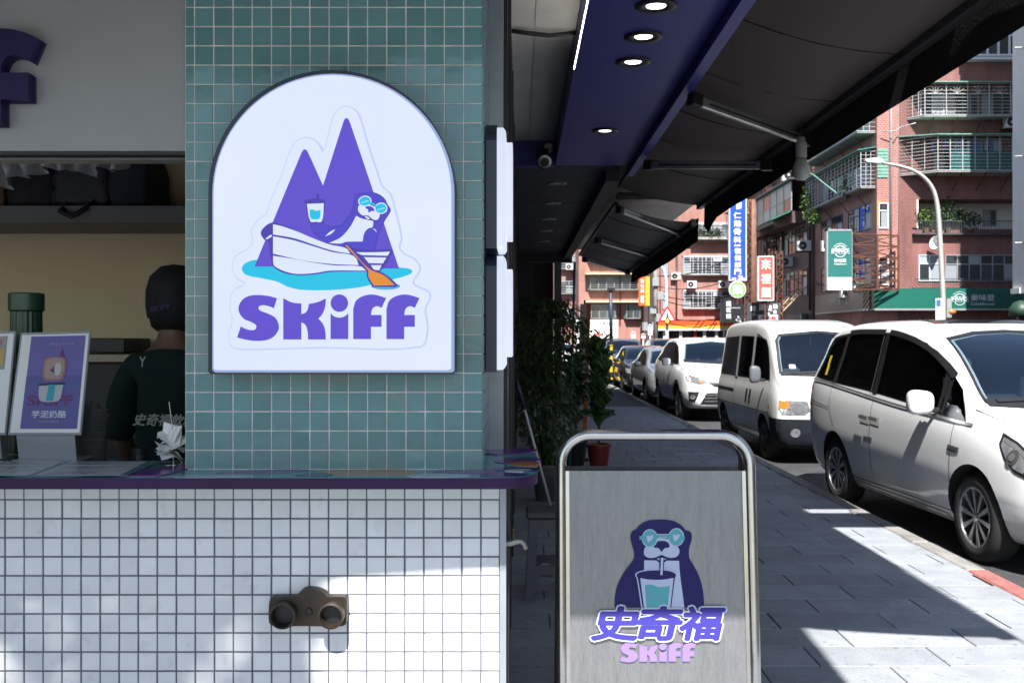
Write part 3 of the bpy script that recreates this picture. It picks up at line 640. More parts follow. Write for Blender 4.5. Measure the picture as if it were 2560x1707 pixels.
# two more lightboxes edge-on, on the side of the pillar
def side_box(label, z0, z1):
    y0, y1 = 2.69, 2.965; yc = (y0+y1)/2; hw = (y1-y0)/2
    t = thing('illuminated_sign', label, 'sign', (-.09, yc, z0))
    def lp(ins, x):
        o = []; h = hw-ins; cz = z1-hw
        for i in range(21):
            a = math.pi*i/20; o.append(Vector((x, yc-h*math.cos(a), cz+h*math.sin(a)*1.0)))
        return o+[Vector((x, y1-ins, z0+ins)), Vector((x, y0+ins, z0+ins))]
    def lp2(ins, x):   # softer arch so that the edge-on outline reads as a rounded slab
        o = []; h = hw-ins; r = .05
        for (cy, cz, a0) in ((y0+ins+r, z1-ins-r, 180), (y1-ins-r, z1-ins-r, 90)):
            for i in range(7):
                a = math.radians(a0-15*i); o.append(Vector((x, cy+r*math.cos(a), cz+r*math.sin(a))))
        return o+[Vector((x, y1-ins, z0+ins)), Vector((x, y0+ins, z0+ins))]
    MB().prism([lp2(0, -.0925)], (.030, 0, 0)).build('housing', M['navy'], t)
    q = MB(); n = 0
    for ins, x in ((.006, -.0622), (.006, -.046), (.011, -.041), (.016, -.0385)):
        l = lp2(ins, x); n = len(l); q.v += l
    for i in range(3):
        for j in range(n): q.f.append((i*n+j, i*n+(j+1) % n, (i+1)*n+(j+1) % n, (i+1)*n+j)); q.mi.append(0)
    q.f.append(tuple(range(3*n, 4*n))); q.mi.append(0)
    q.build('face', G['face'], t)
    MB().prism([lp2(.04, -.0385)], (.018, 0, 0)).build('raised_panel', G['face'], t, bevel=.006)
ZS = lambda y, Y: 1.5-(y-848)*Y/2500
side_box('upper of two white lightboxes seen edge-on at the right side of the teal pillar', ZS(622, 2.7), ZS(306, 2.7))
side_box('lower of two white lightboxes seen edge-on at the right side of the teal pillar', ZS(930, 2.7), ZS(631, 2.7))

# ------------------------------------------------------------------ steel A-frame board
ZA = lambda x, y: (1360+x/2.4232, 1060+y/2.4232)
af = thing('a_frame_sign', 'stainless steel A-frame pavement board with animal logo and purple lettering', 'sign', (.36, 3.1, 0))
TOPZ, TILT = 1.222, .085/.74
def AY(z): return 3.075-(1.222-z)*TILT           # front frame plane
def AP(x, z, d=0): return Vector((x, AY(z)+d, z))
xl, xr = .124, .704
NA = Vector((0, -1, TILT)).normalized()        # panel normal towards the viewer
OA = Vector((.4, AY(.8)-.004, .8))
def frame_path(fy, x0, x1, top, rad=.09):
    o = [Vector((x0, fy(0), 0.012)), Vector((x0, fy(.6), .6))]
    for i in range(9):
        a = math.pi-math.pi/2*i/8; o.append(Vector((x0+rad+rad*math.cos(a), fy(top-rad+rad*math.sin(a)), top-rad+rad*math.sin(a))))
    for i in range(9):
        a = math.pi/2-math.pi/2*i/8; o.append(Vector((x1-rad+rad*math.cos(a), fy(top-rad+rad*math.sin(a)), top-rad+rad*math.sin(a))))
    return o+[Vector((x1, fy(.6), .6)), Vector((x1, fy(0), .012))]
MB().tube(frame_path(AY, xl, xr, TOPZ-.016), .0165, 16).build('front_frame', M['tube_steel'], af, smooth=True)
BY = lambda z: 3.112+(1.222-z)*TILT*1.6
MB().tube(frame_path(BY, xl+.005, xr-.003, TOPZ-.018), .0165, 16).build('rear_frame', M['tube_steel'], af, smooth=True)
pt = hit(1500, 1177, OA, NA).z
a0, a1, b1, b0 = AP(xl+.012, .16), AP(xr-.012, .16), AP(xr-.012, pt), AP(xl+.012, pt)
q = MB(); q.prism([[a0, a1, b1, b0]], Vector((0, .006, 0))); q.build('front_panel', M['steel'], af)
for x in (xl+.02, xr-.02):
    q = MB(); q.beam(AP(x, .16, -.002), AP(x, pt, -.002), .012, .008, (0, 1, 0)); q.build('panel_rail', M['tube_steel'], af)
zt = 1.102
q = MB(); q.prism([[Vector((x, BY(z)+.0, z)) for x, z in ((xl+.015, .2), (xr-.015, .2), (xr-.015, zt), (xl+.015, zt))]], Vector((0, .006, 0))); q.build('rear_panel', M['steel'], af)
for x in (xl, xr):
    q = MB(); q.beam((x, AY(.35), .35), (x, BY(.35), .35), .012, .012); q.build('spreader', M['tube_steel'], af)
MB().lathe([(.02, 0), (.02, .012)], (xl, AY(0), 0), n=12).lathe([(.02, 0), (.02, .012)], (xr, AY(0), 0), n=12).lathe([(.02, 0), (.02, .012)], (xl+.005, BY(0), 0), n=12).lathe([(.02, 0), (.02, .012)], (xr-.003, BY(0), 0), n=12).build('feet', M['black'], af)
V_ = {'navy': mat('navy vinyl', (.012, .010, .105), .5, spec=.25), 'pale': mat('pale blue vinyl', (.46, .53, .72), .4), 'teal': mat('teal vinyl', (.07, .36, .42), .4),
      'violet': mat('violet vinyl', (.045, .038, .26), .5, spec=.2), 'outline': mat('white vinyl outline', (.55, .58, .68), .5, spec=.2), 'lilac': mat('lilac vinyl', (.235, .16, .50), .5, spec=.15)}
def AD(name, k, m, *loops):
    return decal(name, [cr(l, 5) if not isinstance(l[0], Vector) else l for l in loops], ZA, OA, NA, .001+.0005*k, .0004, V_[m], af)
AD('figure', 0, 'navy', [(428,1110,1),(431,1040),(446,975),(480,905),(520,850),(545,812),(545,770),(531,720),(525,672),(536,648),(560,634),(580,610),(625,585),(680,578),(740,578),(790,588),(832,612),(858,640),(885,650),(896,675),(890,715),(879,755),(881,810),(905,850),(940,920),(960,990),(968,1050),(970,1110,1)])
AD('figure_belly', 1, 'pale', [(607,823,1),(818,826,1),(823,900),(836,1000),(850,1110,1),(600,1110,1),(606,900)])
AD('figure_muzzle', 2, 'pale', [(605,768),(618,740),(650,735),(662,720),(672,698),(712,688),(752,696),(766,720),(785,735),(812,745),(820,775),(803,801),(770,808),(740,802),(712,791),(680,804),(642,809),(612,796)])
AD('figure_nose', 3, 'navy', [(663,738),(680,713),(712,706),(745,712),(761,737),(752,747),(735,749),(722,760),(712,774,1),(702,760),(690,749),(672,747)])
AD('figure_mouth', 3, 'navy', [(672,812,1),(712,796,1),(752,812,1),(735,832),(712,838),(690,832)]); AD('figure_mouth', 4, 'pale', [(684,814,1),(712,806,1),(740,814,1),(728,822),(712,825),(696,822)])
for cx, cy in ((641, 690), (801, 684)):
    AD('glasses', 4, 'pale', ell(cx, cy, 48, 56, .08)); AD('glasses', 5, 'teal', ell(cx, cy, 42, 50, .08))
    AD('glasses_heart', 6, 'pale', [(cx-18,cy-8),(cx-11,cy-18),(cx,cy-10,1),(cx+14,cy-20),(cx+20,cy-8),(cx+10,cy+10),(cx-10,cy+26,1),(cx-17,cy+8)])
AD('glasses', 4, 'pale', [(676,664,1),(762,664,1),(766,702,1),(745,688),(695,688),(672,702,1)]); AD('glasses', 6, 'teal', [(676,670,1),(762,670,1),(762,692),(745,684),(695,684),(680,692)])
for x0, x1 in ((578, 602), (840, 852)): AD('glasses', 6, 'teal', [(x0,676,1),(x1,676,1),(x1,700,1),(x0,700,1)])
AD('cup', 5, 'pale', [(553,905),(600,884),(680,877),(760,881),(807,905),(800,935),(778,1115,1),(590,1115,1),(562,935)]); AD('cup', 6, 'navy', [(562,908),(605,890),(680,884),(756,888),(798,908),(792,935),(770,1115,1),(598,1115,1),(570,938)])
AD('cup', 7, 'pale', [(583,930,1),(640,940),(720,940),(785,930,1),(764,1110,1),(606,1110,1)]); AD('cup_drink', 8, 'teal', [(611,975,1),(645,970),(690,984),(730,984),(762,977,1),(750,1110,1),(622,1110,1)])
AD('straw', 8, 'navy', [(700,806,1),(730,806,1),(722,918,1),(699,916,1)]); AD('straw', 9, 'pale', [(708,808,1),(724,808,1),(717,913,1),(705,912,1)])
def atext(name, body, rect, k, m, bold, shear=0):
    x0, y0, x1, y1 = rect; O = OA+NA*(.0012+.0005*k)
    return text_on(name, body, hit(*ZA(x0, y1), O, NA), hit(*ZA(x1, y1), O, NA), hit(*ZA(x0, y0), O, NA), V_[m], af, bold=bold, shear=shear)
chars = ['史', '奇', '福']
for i, ch in enumerate(chars):
    x0, x1 = ((275, 588), (552, 852), (812, 1110))[i]
    atext('lettering_outline', ch, (x0-4, 1090, x1+4, 1321), 10, 'outline', .068, .18)
for i, ch in enumerate(chars):
    x0, x1 = ((275, 588), (552, 852), (812, 1110))[i]
    atext('lettering', ch, (x0+6, 1100, x1-6, 1311), 12, 'violet', .036, .18)
mp = lambda x, y: ZA(462+(x-182)*460/(1076-182), 1322+(y-1130)*118/(1357-1130))
for lt in SK:
    decal('lettering', [cr(l, 5) if not isinstance(l[0], Vector) else l for l in lt], mp, OA, NA, .002, .0004, V_['lilac'], af)
# ------------------------------------------------------------------ fittings on the shop front
sc_ = thing('fire_inlet', 'brown cast twin-outlet fire hose connection set in the white tiles', 'fire fitting', P(775, 1540, 2.6))
M['castiron'] = mat('weathered brown casting', (.045, .034, .024), .5, .4, var=.30, vs=30, bump=.06, bs=140)
ZB = lambda x, y: (600+x/2.583, 1100+y/2.583)
body = [(232,992,1),(375,990,1),(395,968),(425,945),(470,940),(520,948),(560,968),(578,990,1),(680,990),(700,1000),(704,1030),(698,1160),(680,1176,1),(640,1180,1),(450,1176,1),(260,1176),(215,1165),(205,1130),(208,1030),(218,1000)]
MB().prism([[hit(*ZB(p.x, p.y), Vector((0, WY-.001, 0)), Vector((0, -1, 0))) for p in cr(body, 4)]], (0, -.032, 0)).build('body', M['castiron'], sc_, bevel=.004, seg=3, auto=40)
for cx in (292, 601):
    c0 = hit(*ZB(cx, 1113), Vector((0, WY-.033, 0)), Vector((0, -1, 0)))
    MB().lathe([(.0325, -.004), (.0335, .026), (.0335, .034), (.0285, .036), (.0265, .03), (.0265, -.002)], c0, (0, -1, 0), 32, cap=False).build('outlet', M['castiron'], sc_, auto=35)
    MB().lathe([(.0262, .004), (.0, .0045)], c0, (0, -1, 0), 24, cap=False).build('cap', M['black'], sc_)  # black disc stands in for the shade inside the outlet
c0 = hit(*ZB(445, 1105), Vector((0, WY-.033, 0)), Vector((0, -1, 0)))
MB().lathe([(.010, 0), (.009, .006), (.0, .008)], c0, (0, -1, 0), 8).build('bolt', M['castiron'], sc_)
# tap
tp = thing('water_tap', 'small chrome garden tap sticking out beside the white tiled counter', 'tap', P(1262, 1350, 2.66))
YT = 2.66; q = MB()
q.tube([P(1255, 1357, YT), P(1266, 1357, YT), P(1278, 1356, YT), P(1290, 1352, YT), P(1302, 1352, YT), P(1310, 1360, YT), P(1314, 1372, YT)], [.009, .0085, .0095, .009, .0075, .0072, .0075], 12)
q.build('spout', mat('dull tap metal', (.25, .24, .22), .35, .8), tp, smooth=True)
q = MB(); q.tube([P(1284, 1354, YT), P(1284, 1338, YT)], .0065, 10); q.lathe([(.0, 0), (.008, .001), (.008, .008), (.006, .014), (.008, .016), (.008, .022), (.0, .023)], P(1284, 1339, YT), n=12); q.build('handle', M['castiron'], tp, auto=40)
MB().lathe([(.016, 0), (.016, .006)], P(1250, 1357, YT), (1, 0, 0), 14).build('flange', M['dark_metal'], tp)

# ------------------------------------------------------------------ things on and behind the counter
mmat = thing('counter_menu', 'laminated price menu lying on the counter left of the teal pillar', 'menu', (-1.2, 2.58, CZ))
M['mteal'] = mat('menu teal ground', (.10, .22, .26), .2); M['mwhite'] = mat('menu white field', (.55, .57, .60), .22); M['ink'] = mat('dark print ink', (.03, .03, .06), .5)
q = MB(); q.prism([[(-2.1, 2.452, CZ+.0042), (-.965, 2.452, CZ+.0042), (-.985, 2.735, CZ+.0042), (-2.1, 2.735, CZ+.0042)]], (0, 0, .0012)); q.build('sheet', M['mteal'], mmat)
for i in range(5):
    for j in range(3):
        x1 = -.985-.225*i-.012*j; x0 = x1-.205; y0 = 2.458+.094*j; y1 = y0+.080; z = CZ+.0056
        MB().prism([[(x0, y0, z), (x1, y0, z), (x1-.006, y1, z), (x0-.006, y1, z)]], (0, 0, .0004)).build('price_panel', M['mwhite'], mmat)
        for k, tx in enumerate(('四季春茶 40', '紅茶拿鐵 55', '烏龍奶茶 50')):
            yy = y0+.010+k*.022; text_on('lettering', tx, (x0+.012, yy, z+.0006), (x0+.16-.02*((i+j+k) % 3), yy, z+.0006), (x0+.012, yy+.012, z+.0006), M['ink'], mmat)
def menu_stand(label, A, B, D, art):
    A, B, D = Vector(A), Vector(B), Vector(D); Cc = B+(D-A); N = (B-A).cross(D-A).normalized()
    if N.y > 0: N = -N
    t = thing('menu_stand', label, 'menu stand', (A.x/2+B.x/2, A.y+.06, CZ))
    pt = lambda u, v, o=0: A+(B-A)*u+(D-A)*v+N*o
    def quad(name, u0, v0, u1, v1, o, m, th=.0006): return MB().prism([[pt(u0, v0, o), pt(u1, v0, o), pt(u1, v1, o), pt(u0, v1, o)]], N*th).build(name, m, t)
    quad('backing', 0, 0, 1, 1, -.004, M['acryl'], .004); quad('paper', .03, .02, .985, .975, .001, M['paper'])
    # foot
    f0 = pt(.5, .05, -.005); MB().prism([[pt(.1, .0, -.005), pt(.9, .0, -.005), Vector((pt(.9, 0).x, pt(.9, 0).y+.02, CZ+.003)), Vector((pt(.1, 0).x, pt(.1, 0).y+.02, CZ+.003))]], (0, .003, 0)).build('foot', M['acryl'], t)
    q = MB(); q.box(pt(.1, 0).x, pt(.9, 0).x, pt(.5, 0).y, pt(.5, 0).y+.10, CZ+.0005, CZ+.004); q.build('foot', M['acryl'], t)
    art(t, quad, pt, N)
    return t
M['acryl'] = mat('clear acrylic edge', (.30, .31, .33), .1, spec=.6)
M['lilac_p'] = mat('lilac poster', (.155, .135, .36), .35); M['lilac_d'] = mat('darker lilac poster', (.115, .11, .30), .35); M['maroon'] = mat('maroon print', (.15, .045, .16), .4)
def art1(t, quad, pt, N):
    quad('poster', .17, .055, .945, .955, .002, M['lilac_p']); quad('poster_water', .17, .055, .945, .56, .003, M['lilac_d'])
    def pol(name, pts, o, m): MB().prism([[pt(p[0], p[1], o) for p in cr(pts, 4)]], N*.0005).build(name, m, t)
    pol('print', [(.60,.72,1),(.64,.83,1),(.69,.72,1)], .004, M['maroon'])
    pol('print', [(.40,.55),(.40,.71),(.46,.74),(.66,.74),(.72,.70),(.71,.55),(.66,.51),(.45,.51)], .0045, mat('rose print', (.30, .15, .19), .4))
    pol('print', [(.43,.56),(.43,.70),(.48,.725),(.64,.725),(.69,.69),(.68,.56),(.64,.53),(.47,.53)], .005, mat('tan print', (.36, .27, .23), .4))
    pol('print', [(.50,.61,1),(.60,.68,1),(.62,.56,1)], .0056, M['maroon']); pol('print', [(.58,.57),(.57,.66),(.63,.68),(.66,.62),(.63,.56)], .006, mat('cream print', (.50, .46, .44), .4))
    pol('print', [(.36,.46,1),(.74,.47,1),(.72,.49,1),(.37,.48,1)], .0055, M['ink']); pol('print', [(.39,.34),(.37,.47,1),(.71,.475,1),(.69,.34),(.64,.31),(.44,.31)], .005, mat('cup print', (.42, .45, .47), .4))
    pol('print', [(.49,.315,1),(.51,.47,1),(.60,.47,1),(.59,.315,1)], .0058, mat('teal print', (.05, .32, .40), .4))
    text_on('lettering', 'SKiFF', pt(.22, .27, .0045), pt(.86, .27, .0045), pt(.22, .37, .0045), M['maroon'], t, bold=.03)
    wh = mat('white print', (.62, .62, .66), .4)
    text_on('lettering', '芋泥奶酪', pt(.31, .155, .0045), pt(.79, .155, .0045), pt(.31, .225, .0045), wh, t, bold=.012)
    text_on('lettering', '大甲芋頭 綿密奶酪', pt(.42, .11, .0045), pt(.70, .11, .0045), pt(.42, .13, .0045), mat('faint print', (.35, .35, .45), .4), t)
    text_on('lettering', '季節限定 芋泥系列', pt(.45, .86, .0045), pt(.80, .86, .0045), pt(.45, .885, .0045), mat('faint print', (.35, .35, .45), .4), t)
def art0(t, quad, pt, N):
    quad('print', .30, .62, .90, .95, .002, mat('photo print', (.34, .32, .30), .4)); quad('print', .72, .66, .88, .82, .003, mat('yellow print', (.50, .36, .12), .4))
    quad('print', .66, .68, .80, .71, .004, mat('red print', (.45, .06, .05), .4)); quad('print', .30, .10, .80, .48, .002, M['ink'])
    text_on('lettering', '新品上市', pt(.36, .85, .004), pt(.84, .85, .004), pt(.36, .92, .004), mat('red print', (.45, .06, .05), .4), t, bold=.01)
menu_stand('clear acrylic stand with a lilac dessert poster beside the green container', P(20, 1087, 2.80), P(202, 1087, 2.75), P(52, 832, 2.93), art1)
menu_stand('clear acrylic menu stand cut off by the left edge of the picture', P(-165, 1087, 2.86), P(14, 1087, 2.81), P(-133, 832, 2.98), art0)
# green ribbed container
gc = thing('plastic_container', 'dark green ribbed plastic container behind the menu stands', 'container', (P(66, 800, 3.1).x, 3.1, 1.06))
gx = P(66, 800, 3.1); prof = [(.056, 1.06), (.052, 1.2), (.048, 1.45), (.045, 1.585)]
q = MB(); n = 40; vs = []; fs = []
for i, (r, z) in enumerate(prof):
    for j in range(n):
        rr = r*(1 if j % 2 else .955); vs.append((gx.x+rr*math.cos(2*math.pi*j/n), 3.1+rr*math.sin(2*math.pi*j/n), z))
for i in range(3):
    for j in range(n): fs.append((i*n+j, i*n+(j+1) % n, (i+1)*n+(j+1) % n, (i+1)*n+j))
fs.append(tuple(range(n-1, -1, -1))); q.add(vs, fs); M['dgreen'] = mat('dark green plastic', (.012, .055, .03), .3)
q.build('body', M['dgreen'], gc); MB().lathe([(.046, 1.585), (.052, 1.59), (.052, 1.64), (.048, 1.643), (.0, 1.643)], (gx.x, 3.1, 0), n=32).build('rim', M['dgreen'], gc, auto=40)
# clear cups, canister, tap
M['clear'] = mat('clear cup plastic', (.20, .20, .20), .12, alpha=.45, spec=.6)
for i, (px, top, lab) in enumerate(((196, 1042, 'tall stack of clear plastic cups right behind the lilac poster'), (232, 1060, 'shorter stack of clear cups next to the steel tap'))):
    x = P(px, 1000, 3.0).x; t = thing('cup_stack', lab, 'cups', (x, 3.0, 1.06)); zt = ZS(top, 3.0)
    k = 0; z = 1.06
    while z+.03 < zt:
        MB().lathe([(.030, z), (.040, z+.075), (.043, z+.078), (.040, z+.073), (.029, z+.003)], (x, 3.0, 0), n=20, cap=False).build('cup', M['clear'], t, smooth=True); z += .022
x = P(348, 1120, 3.0).x
t = thing('canister', 'black cylindrical canister in front of the shop worker', 'canister', (x, 3.0, 1.06))
MB().lathe([(.022, 1.06), (.024, 1.065), (.024, 1.15), (.021, 1.158)], (x, 3.0, 0), n=24).build('body', M['black'], t, auto=40); MB().lathe([(.025, 1.158), (.025, 1.175), (.02, 1.18)], (x, 3.0, 0), n=24).build('lid', M['black'], t, auto=40)
t = thing('sink_tap', 'steel gooseneck tap behind the clear cups', 'tap', P(240, 1060, 3.2)); t.location.z = 1.06
a = P(232, 1050, 3.18); MB().tube([(a.x, a.y, 1.06), P(233, 1030, 3.18), P(236, 1014, 3.18), P(243, 1012, 3.18), P(250, 1036, 3.18), P(262, 1040, 3.18), P(272, 1040, 3.18)], .008, 10).build('spout', M['steel'], t, smooth=True)
MB().lathe([(.02, 0), (.02, .01)], (a.x, a.y, 1.06), n=14).build('base', M['steel'], t)
sp = thing('snack_pouches', 'bundle of blue and yellow sachets beside the canister', 'sachets', P(282, 1140, 2.98)); sp.location.z = 1.06
for i, (c, dx, a) in enumerate((((.05, .10, .28), 0, .1), ((.42, .33, .03), -.012, -.25), ((.02, .15, .08), .018, .3), ((.42, .20, .05), .004, -.1))):
    x = P(282, 1140, 2.98).x+dx; q = MB(); q.box(-.012, .012, -.002, .002, 0, .085-.01*i); q.v = [Vector((x+p.x+p.z*a*.6, 2.96+.012*i+p.y, 1.06+p.z)) for p in q.v]; q.build('sachet', mat('sachet foil', c, .3), sp)
# receipts on a spike
rs = thing('receipt_pile', 'crumpled white receipts heaped on a spike against the teal pillar', 'receipts', (P(430, 1140, 2.72).x, 2.72, CZ))
rx = P(434, 1100, 2.70).x
MB().lathe([(.035, CZ+.0008), (.035, CZ+.004), (.0, CZ+.005)], (rx, 2.70, 0), n=20).build('base', M['tube_steel'], rs); MB().tube([(rx, 2.70, CZ), (rx-.004, 2.70, CZ+.11), (rx-.012, 2.70, CZ+.17)], .0012, 6).build('spike', M['tube_steel'], rs)
RR = random.Random(5)
for i in range(9):
    q = MB(); nn = 12; vs = []; h = CZ+.014+i*.0075; L = RR.uniform(.06, .085); Wd = RR.uniform(.035, .05); ph = RR.uniform(0, 6)
    rot = Matrix.Rotation(RR.uniform(-.9, .9), 3, 'Z') @ Matrix.Rotation(RR.uniform(.15, .7) if i < 7 else 1.2, 3, 'X') @ Matrix.Rotation(RR.uniform(-.35, .35), 3, 'Y')
    for u in range(nn):
        for v in range(3):
            c_ = Vector(((u/(nn-1)-.5)*L, (v-1)*Wd/2, .007*math.sin(u*.55+ph)+.004*math.cos(v*2+ph+u*.3)+RR.uniform(-.0006, .0006)))
            vs.append(Vector((rx-.006+RR.uniform(-.001, .001), 2.70, h+.012))+rot @ c_)
    q.add(vs, [(u*3+v, u*3+v+1, (u+1)*3+v+1, (u+1)*3+v) for u in range(nn-1) for v in range(2)]); q.build('receipt', M['paper'], rs, smooth=True)
# on the shelf
def softbag(name, label, cat, x0, x1, z1, m, y0=4.33, y1=4.62, dz=.0, strap=False, seed=1):
    z0 = 2.0735; t = thing(name, label, cat, ((x0+x1)/2, (y0+y1)/2, z0)); b = bmesh.new(); bmesh.ops.create_cube(b, size=1)
    bmesh.ops.subdivide_edges(b, edges=b.edges[:], cuts=5, use_grid_fill=True); rr = random.Random(seed)
    for v in b.verts:
        p = v.co; f = 1-.22*max(0, p.z)**1.5*2; r = 1-.10*((2*p.x)**4*(2*p.z)**4)
        q = Vector((p.x*f*r*(x1-x0), p.y*(1-.3*max(0, p.z))*(y1-y0), (p.z+.5)*(z1-z0)*(1-.12*(2*p.x)**2*(p.z+.5))))
        q += Vector((rr.uniform(-1, 1), rr.uniform(-1, 1), 0 if p.z < -.49 else rr.uniform(-1, 1)))*.006
        v.co = q
    me = bpy.data.meshes.new('bag_body'); b.to_mesh(me); b.free(); me.materials.append(m)
    for p in me.polygons: p.use_smooth = True
    o = bpy.data.objects.new('bag_body', me); C.objects.link(o); o.parent = t
    if strap: MB().tube([((x0+x1)/2-.06, y0+.02, z0+.02), ((x0+x1)/2-.05, y0-.08, z0-.03), ((x0+x1)/2+.0, y0-.09, z0-.055), ((x0+x1)/2+.05, y0-.07, z0-.02), ((x0+x1)/2+.06, y0+.02, z0+.03)], .011, 8).build('strap', m, t, smooth=True)
    return t
XP = lambda px, Y: (px-1300)/2500*Y
softbag('carrier_bag', 'black carrier bag on the shelf next to the brown carton', 'bag', XP(50, 4.45), XP(165, 4.45), 2.26, M['blackfab'], seed=3)
softbag('backpack', 'black backpack with a strap hanging over the shelf edge', 'bag', XP(160, 4.45), XP(300, 4.45), 2.32, mat('black nylon', (.010, .010, .018), .6, var=.2, bump=.2, bs=60), strap=True, seed=4)
softbag('tote_bag', 'dark navy tote bag on the shelf nearest the teal pillar', 'bag', XP(300, 4.45), XP(392, 4.45), 2.34, mat('navy canvas', (.008, .010, .022), .8, var=.2, bump=.2, bs=60), seed=6)
t = tag(MB().box(XP(-120, 4.45), XP(44, 4.45), 4.33, 4.62, 2.0735, 2.28).build('carton', mat('brown carton', (.10, .055, .03), .8, var=.15), bevel=.004), 'brown cardboard carton at the left end of the shelf', 'carton')
# thin plastic bags bulging below the rail
pb = thing('plastic_bags', 'crumpled translucent plastic bags bulging down below the shutter rail', 'bags', (XP(160, 3.4), 3.4, 1.98))
rr = random.Random(8); q = MB(); nx, nz = 60, 10; vs = []; xa, xb = XP(-60, 3.4), XP(318, 3.4)
low = lambda px: 1.5-(({0: 458, 30: 452, 55: 420, 85: 428, 110: 416, 150: 420, 182: 432, 200: 420, 240: 422, 275: 424, 300: 408, 320: 402}[min((0, 30, 55, 85, 110, 150, 182, 200, 240, 275, 300, 320), key=lambda k: abs(k-px))])-848)*3.4/2500
for i in range(nx+1):
    x = xa+(xb-xa)*i/nx; px = 1300+x*2500/3.4; lo = sum(low(px+d) for d in range(-30, 31, 5))/13+.010*math.sin(i*.55); hi = 2.30
    for j in range(nz+1):
        v = j/nz; vs.append((x+rr.uniform(-.008, .008), 3.40+.05*math.sin(i*.9+v*3)*(1-v*.4)+rr.uniform(-.012, .012)+(.05*(1-v)**3), lo+(hi-lo)*v+rr.uniform(-.002, .002)))
q.add(vs, [(i*(nz+1)+j, (i+1)*(nz+1)+j, (i+1)*(nz+1)+j+1, i*(nz+1)+j+1) for i in range(nx) for j in range(nz)])
q.build('film', mat('milky plastic film', (.34, .34, .34), .35, var=.2, vs=10), pb, smooth=True)
tag(MB().box(-3.5, -.9, 3.25, 3.75, 2.30, 2.32).build('bag_rack', M['dark_metal']), 'dark rack above the opening that holds the plastic bags', 'rack')
for x in (-3.4, -2.2, -1.0): MB().box(x-.01, x+.01, 3.49, 3.51, 2.32, 2.95).build('hanger', M['dark_metal'], bpy.data.objects['bag_rack'])

# ------------------------------------------------------------------ shop worker seen from behind
def skin_mesh(nodes, edges, root, sub=2):
    me = bpy.data.meshes.new('skin'); me.from_pydata([n[0] for n in nodes], edges, []); o = bpy.data.objects.new('skin', me); C.objects.link(o)
    m = o.modifiers.new('s', 'SKIN'); m.use_smooth_shade = True; m.branch_smoothing = .6
    for i, n in enumerate(nodes):
        sv = me.skin_vertices[0].data[i]; r = n[1]; sv.radius = (r, r) if not isinstance(r, tuple) else r; sv.use_root = (i == root)
    o.modifiers.new('d', 'SUBSURF').levels = sub; o.modifiers['d'].render_levels = sub
    dg = bpy.context.evaluated_depsgraph_get(); r = bpy.data.meshes.new_from_object(o.evaluated_get(dg)); bpy.data.objects.remove(o); bpy.data.meshes.remove(me)
    for p in r.polygons: p.use_smooth = True
    return r
PX, PY = XP(426, 3.55), 3.55
pe = thing('person', 'shop worker in black cap and dark green T-shirt with white lettering, seen from behind', 'person', (PX, PY, .02))
nodes = [((0,0,.93),(.15,.11)),((0,0,1.10),(.135,.10)),((0,.01,1.28),(.15,.105)),((0,.02,1.40),(.10,.08)),((0,.03,1.48),.055),((0,.045,1.55),.075),((0,.06,1.62),.088),((0,.06,1.69),.07)]
edges = [(i, i+1) for i in range(7)]
for s_ in (-1, 1):
    k = len(nodes); nodes += [((.15*s_,.01,1.39),.062),((.20*s_,.0,1.30),.056),((.225*s_,.02,1.13),.044),((.215*s_,.12,1.03),.036),((.20*s_,.24,.99),.028),((.195*s_,.30,.985),(.022,.035))]
    edges += [(3, k)]+[(k+i, k+i+1) for i in range(5)]
    for f, (dx, dz, ln) in enumerate(((-.028,.0,.07),(-.011,.004,.085),(.007,.003,.08),(.022,-.002,.065),(-.036*s_*0+.0,-.03,.05))):
        m = len(nodes); nodes += [((.195*s_+dx, .335, .985+dz), .0085), ((.195*s_+dx*1.1, .335+ln*.55, .978+dz), .0078), ((.195*s_+dx*1.1, .335+ln*.9, .955+dz), .0065)]
        edges += [(k+5, m), (m, m+1), (m+1, m+2)]
    k = len(nodes); nodes += [((.09*s_,.0,.86),(.095,.095)),((.10*s_,.01,.48),.058),((.10*s_,.0,.10),.042),((.10*s_,.10,.045),(.045,.035)),((.10*s_,.19,.035),(.04,.025))]
    edges += [(0, k)]+[(k+i, k+i+1) for i in range(4)]
bm_ = skin_mesh(nodes, edges, 0); M['skin'] = mat('skin', (.17, .095, .065), .55); bm_.materials.append(M['skin'])
bo = bpy.data.objects.new('body', bm_); C.objects.link(bo); bo.parent = pe; bo.scale.x = .82
sn = [((0,0,.84),(.175,.135)),((0,0,1.0),(.165,.13)),((0,.0,1.15),(.16,.125)),((0,.01,1.30),(.17,.125)),((0,.02,1.41),(.105,.085)),((0,.028,1.455),(.072,.06))]; se = [(i, i+1) for i in range(5)]
for s_ in (-1, 1):
    k = len(sn); sn += [((.155*s_,.01,1.385),.075),((.205*s_,.0,1.29),.076),((.232*s_,.012,1.17),.072),((.236*s_,.02,1.12),.07)]; se += [(4, k), (k, k+1), (k+1, k+2), (k+2, k+3)]
M['shirt'] = mat('dark green cotton', (.004, .020, .019), .9, var=.2, vs=8, bump=.25, bs=18)
sm_ = skin_mesh(sn, se, 0); sm_.materials.append(M['shirt']); sh_ = bpy.data.objects.new('shirt', sm_); C.objects.link(sh_); sh_.parent = pe; sh_.scale.x = .80
tn = [((0,0,.95),(.165,.125)),((0,0,.86),(.165,.125))]; te = [(0, 1)]
for s_ in (-1, 1):
    k = len(tn); tn += [((.09*s_,0,.74),.105),((.10*s_,.01,.48),.078),((.10*s_,0,.12),.065)]; te += [(1, k), (k, k+1), (k+1, k+2)]
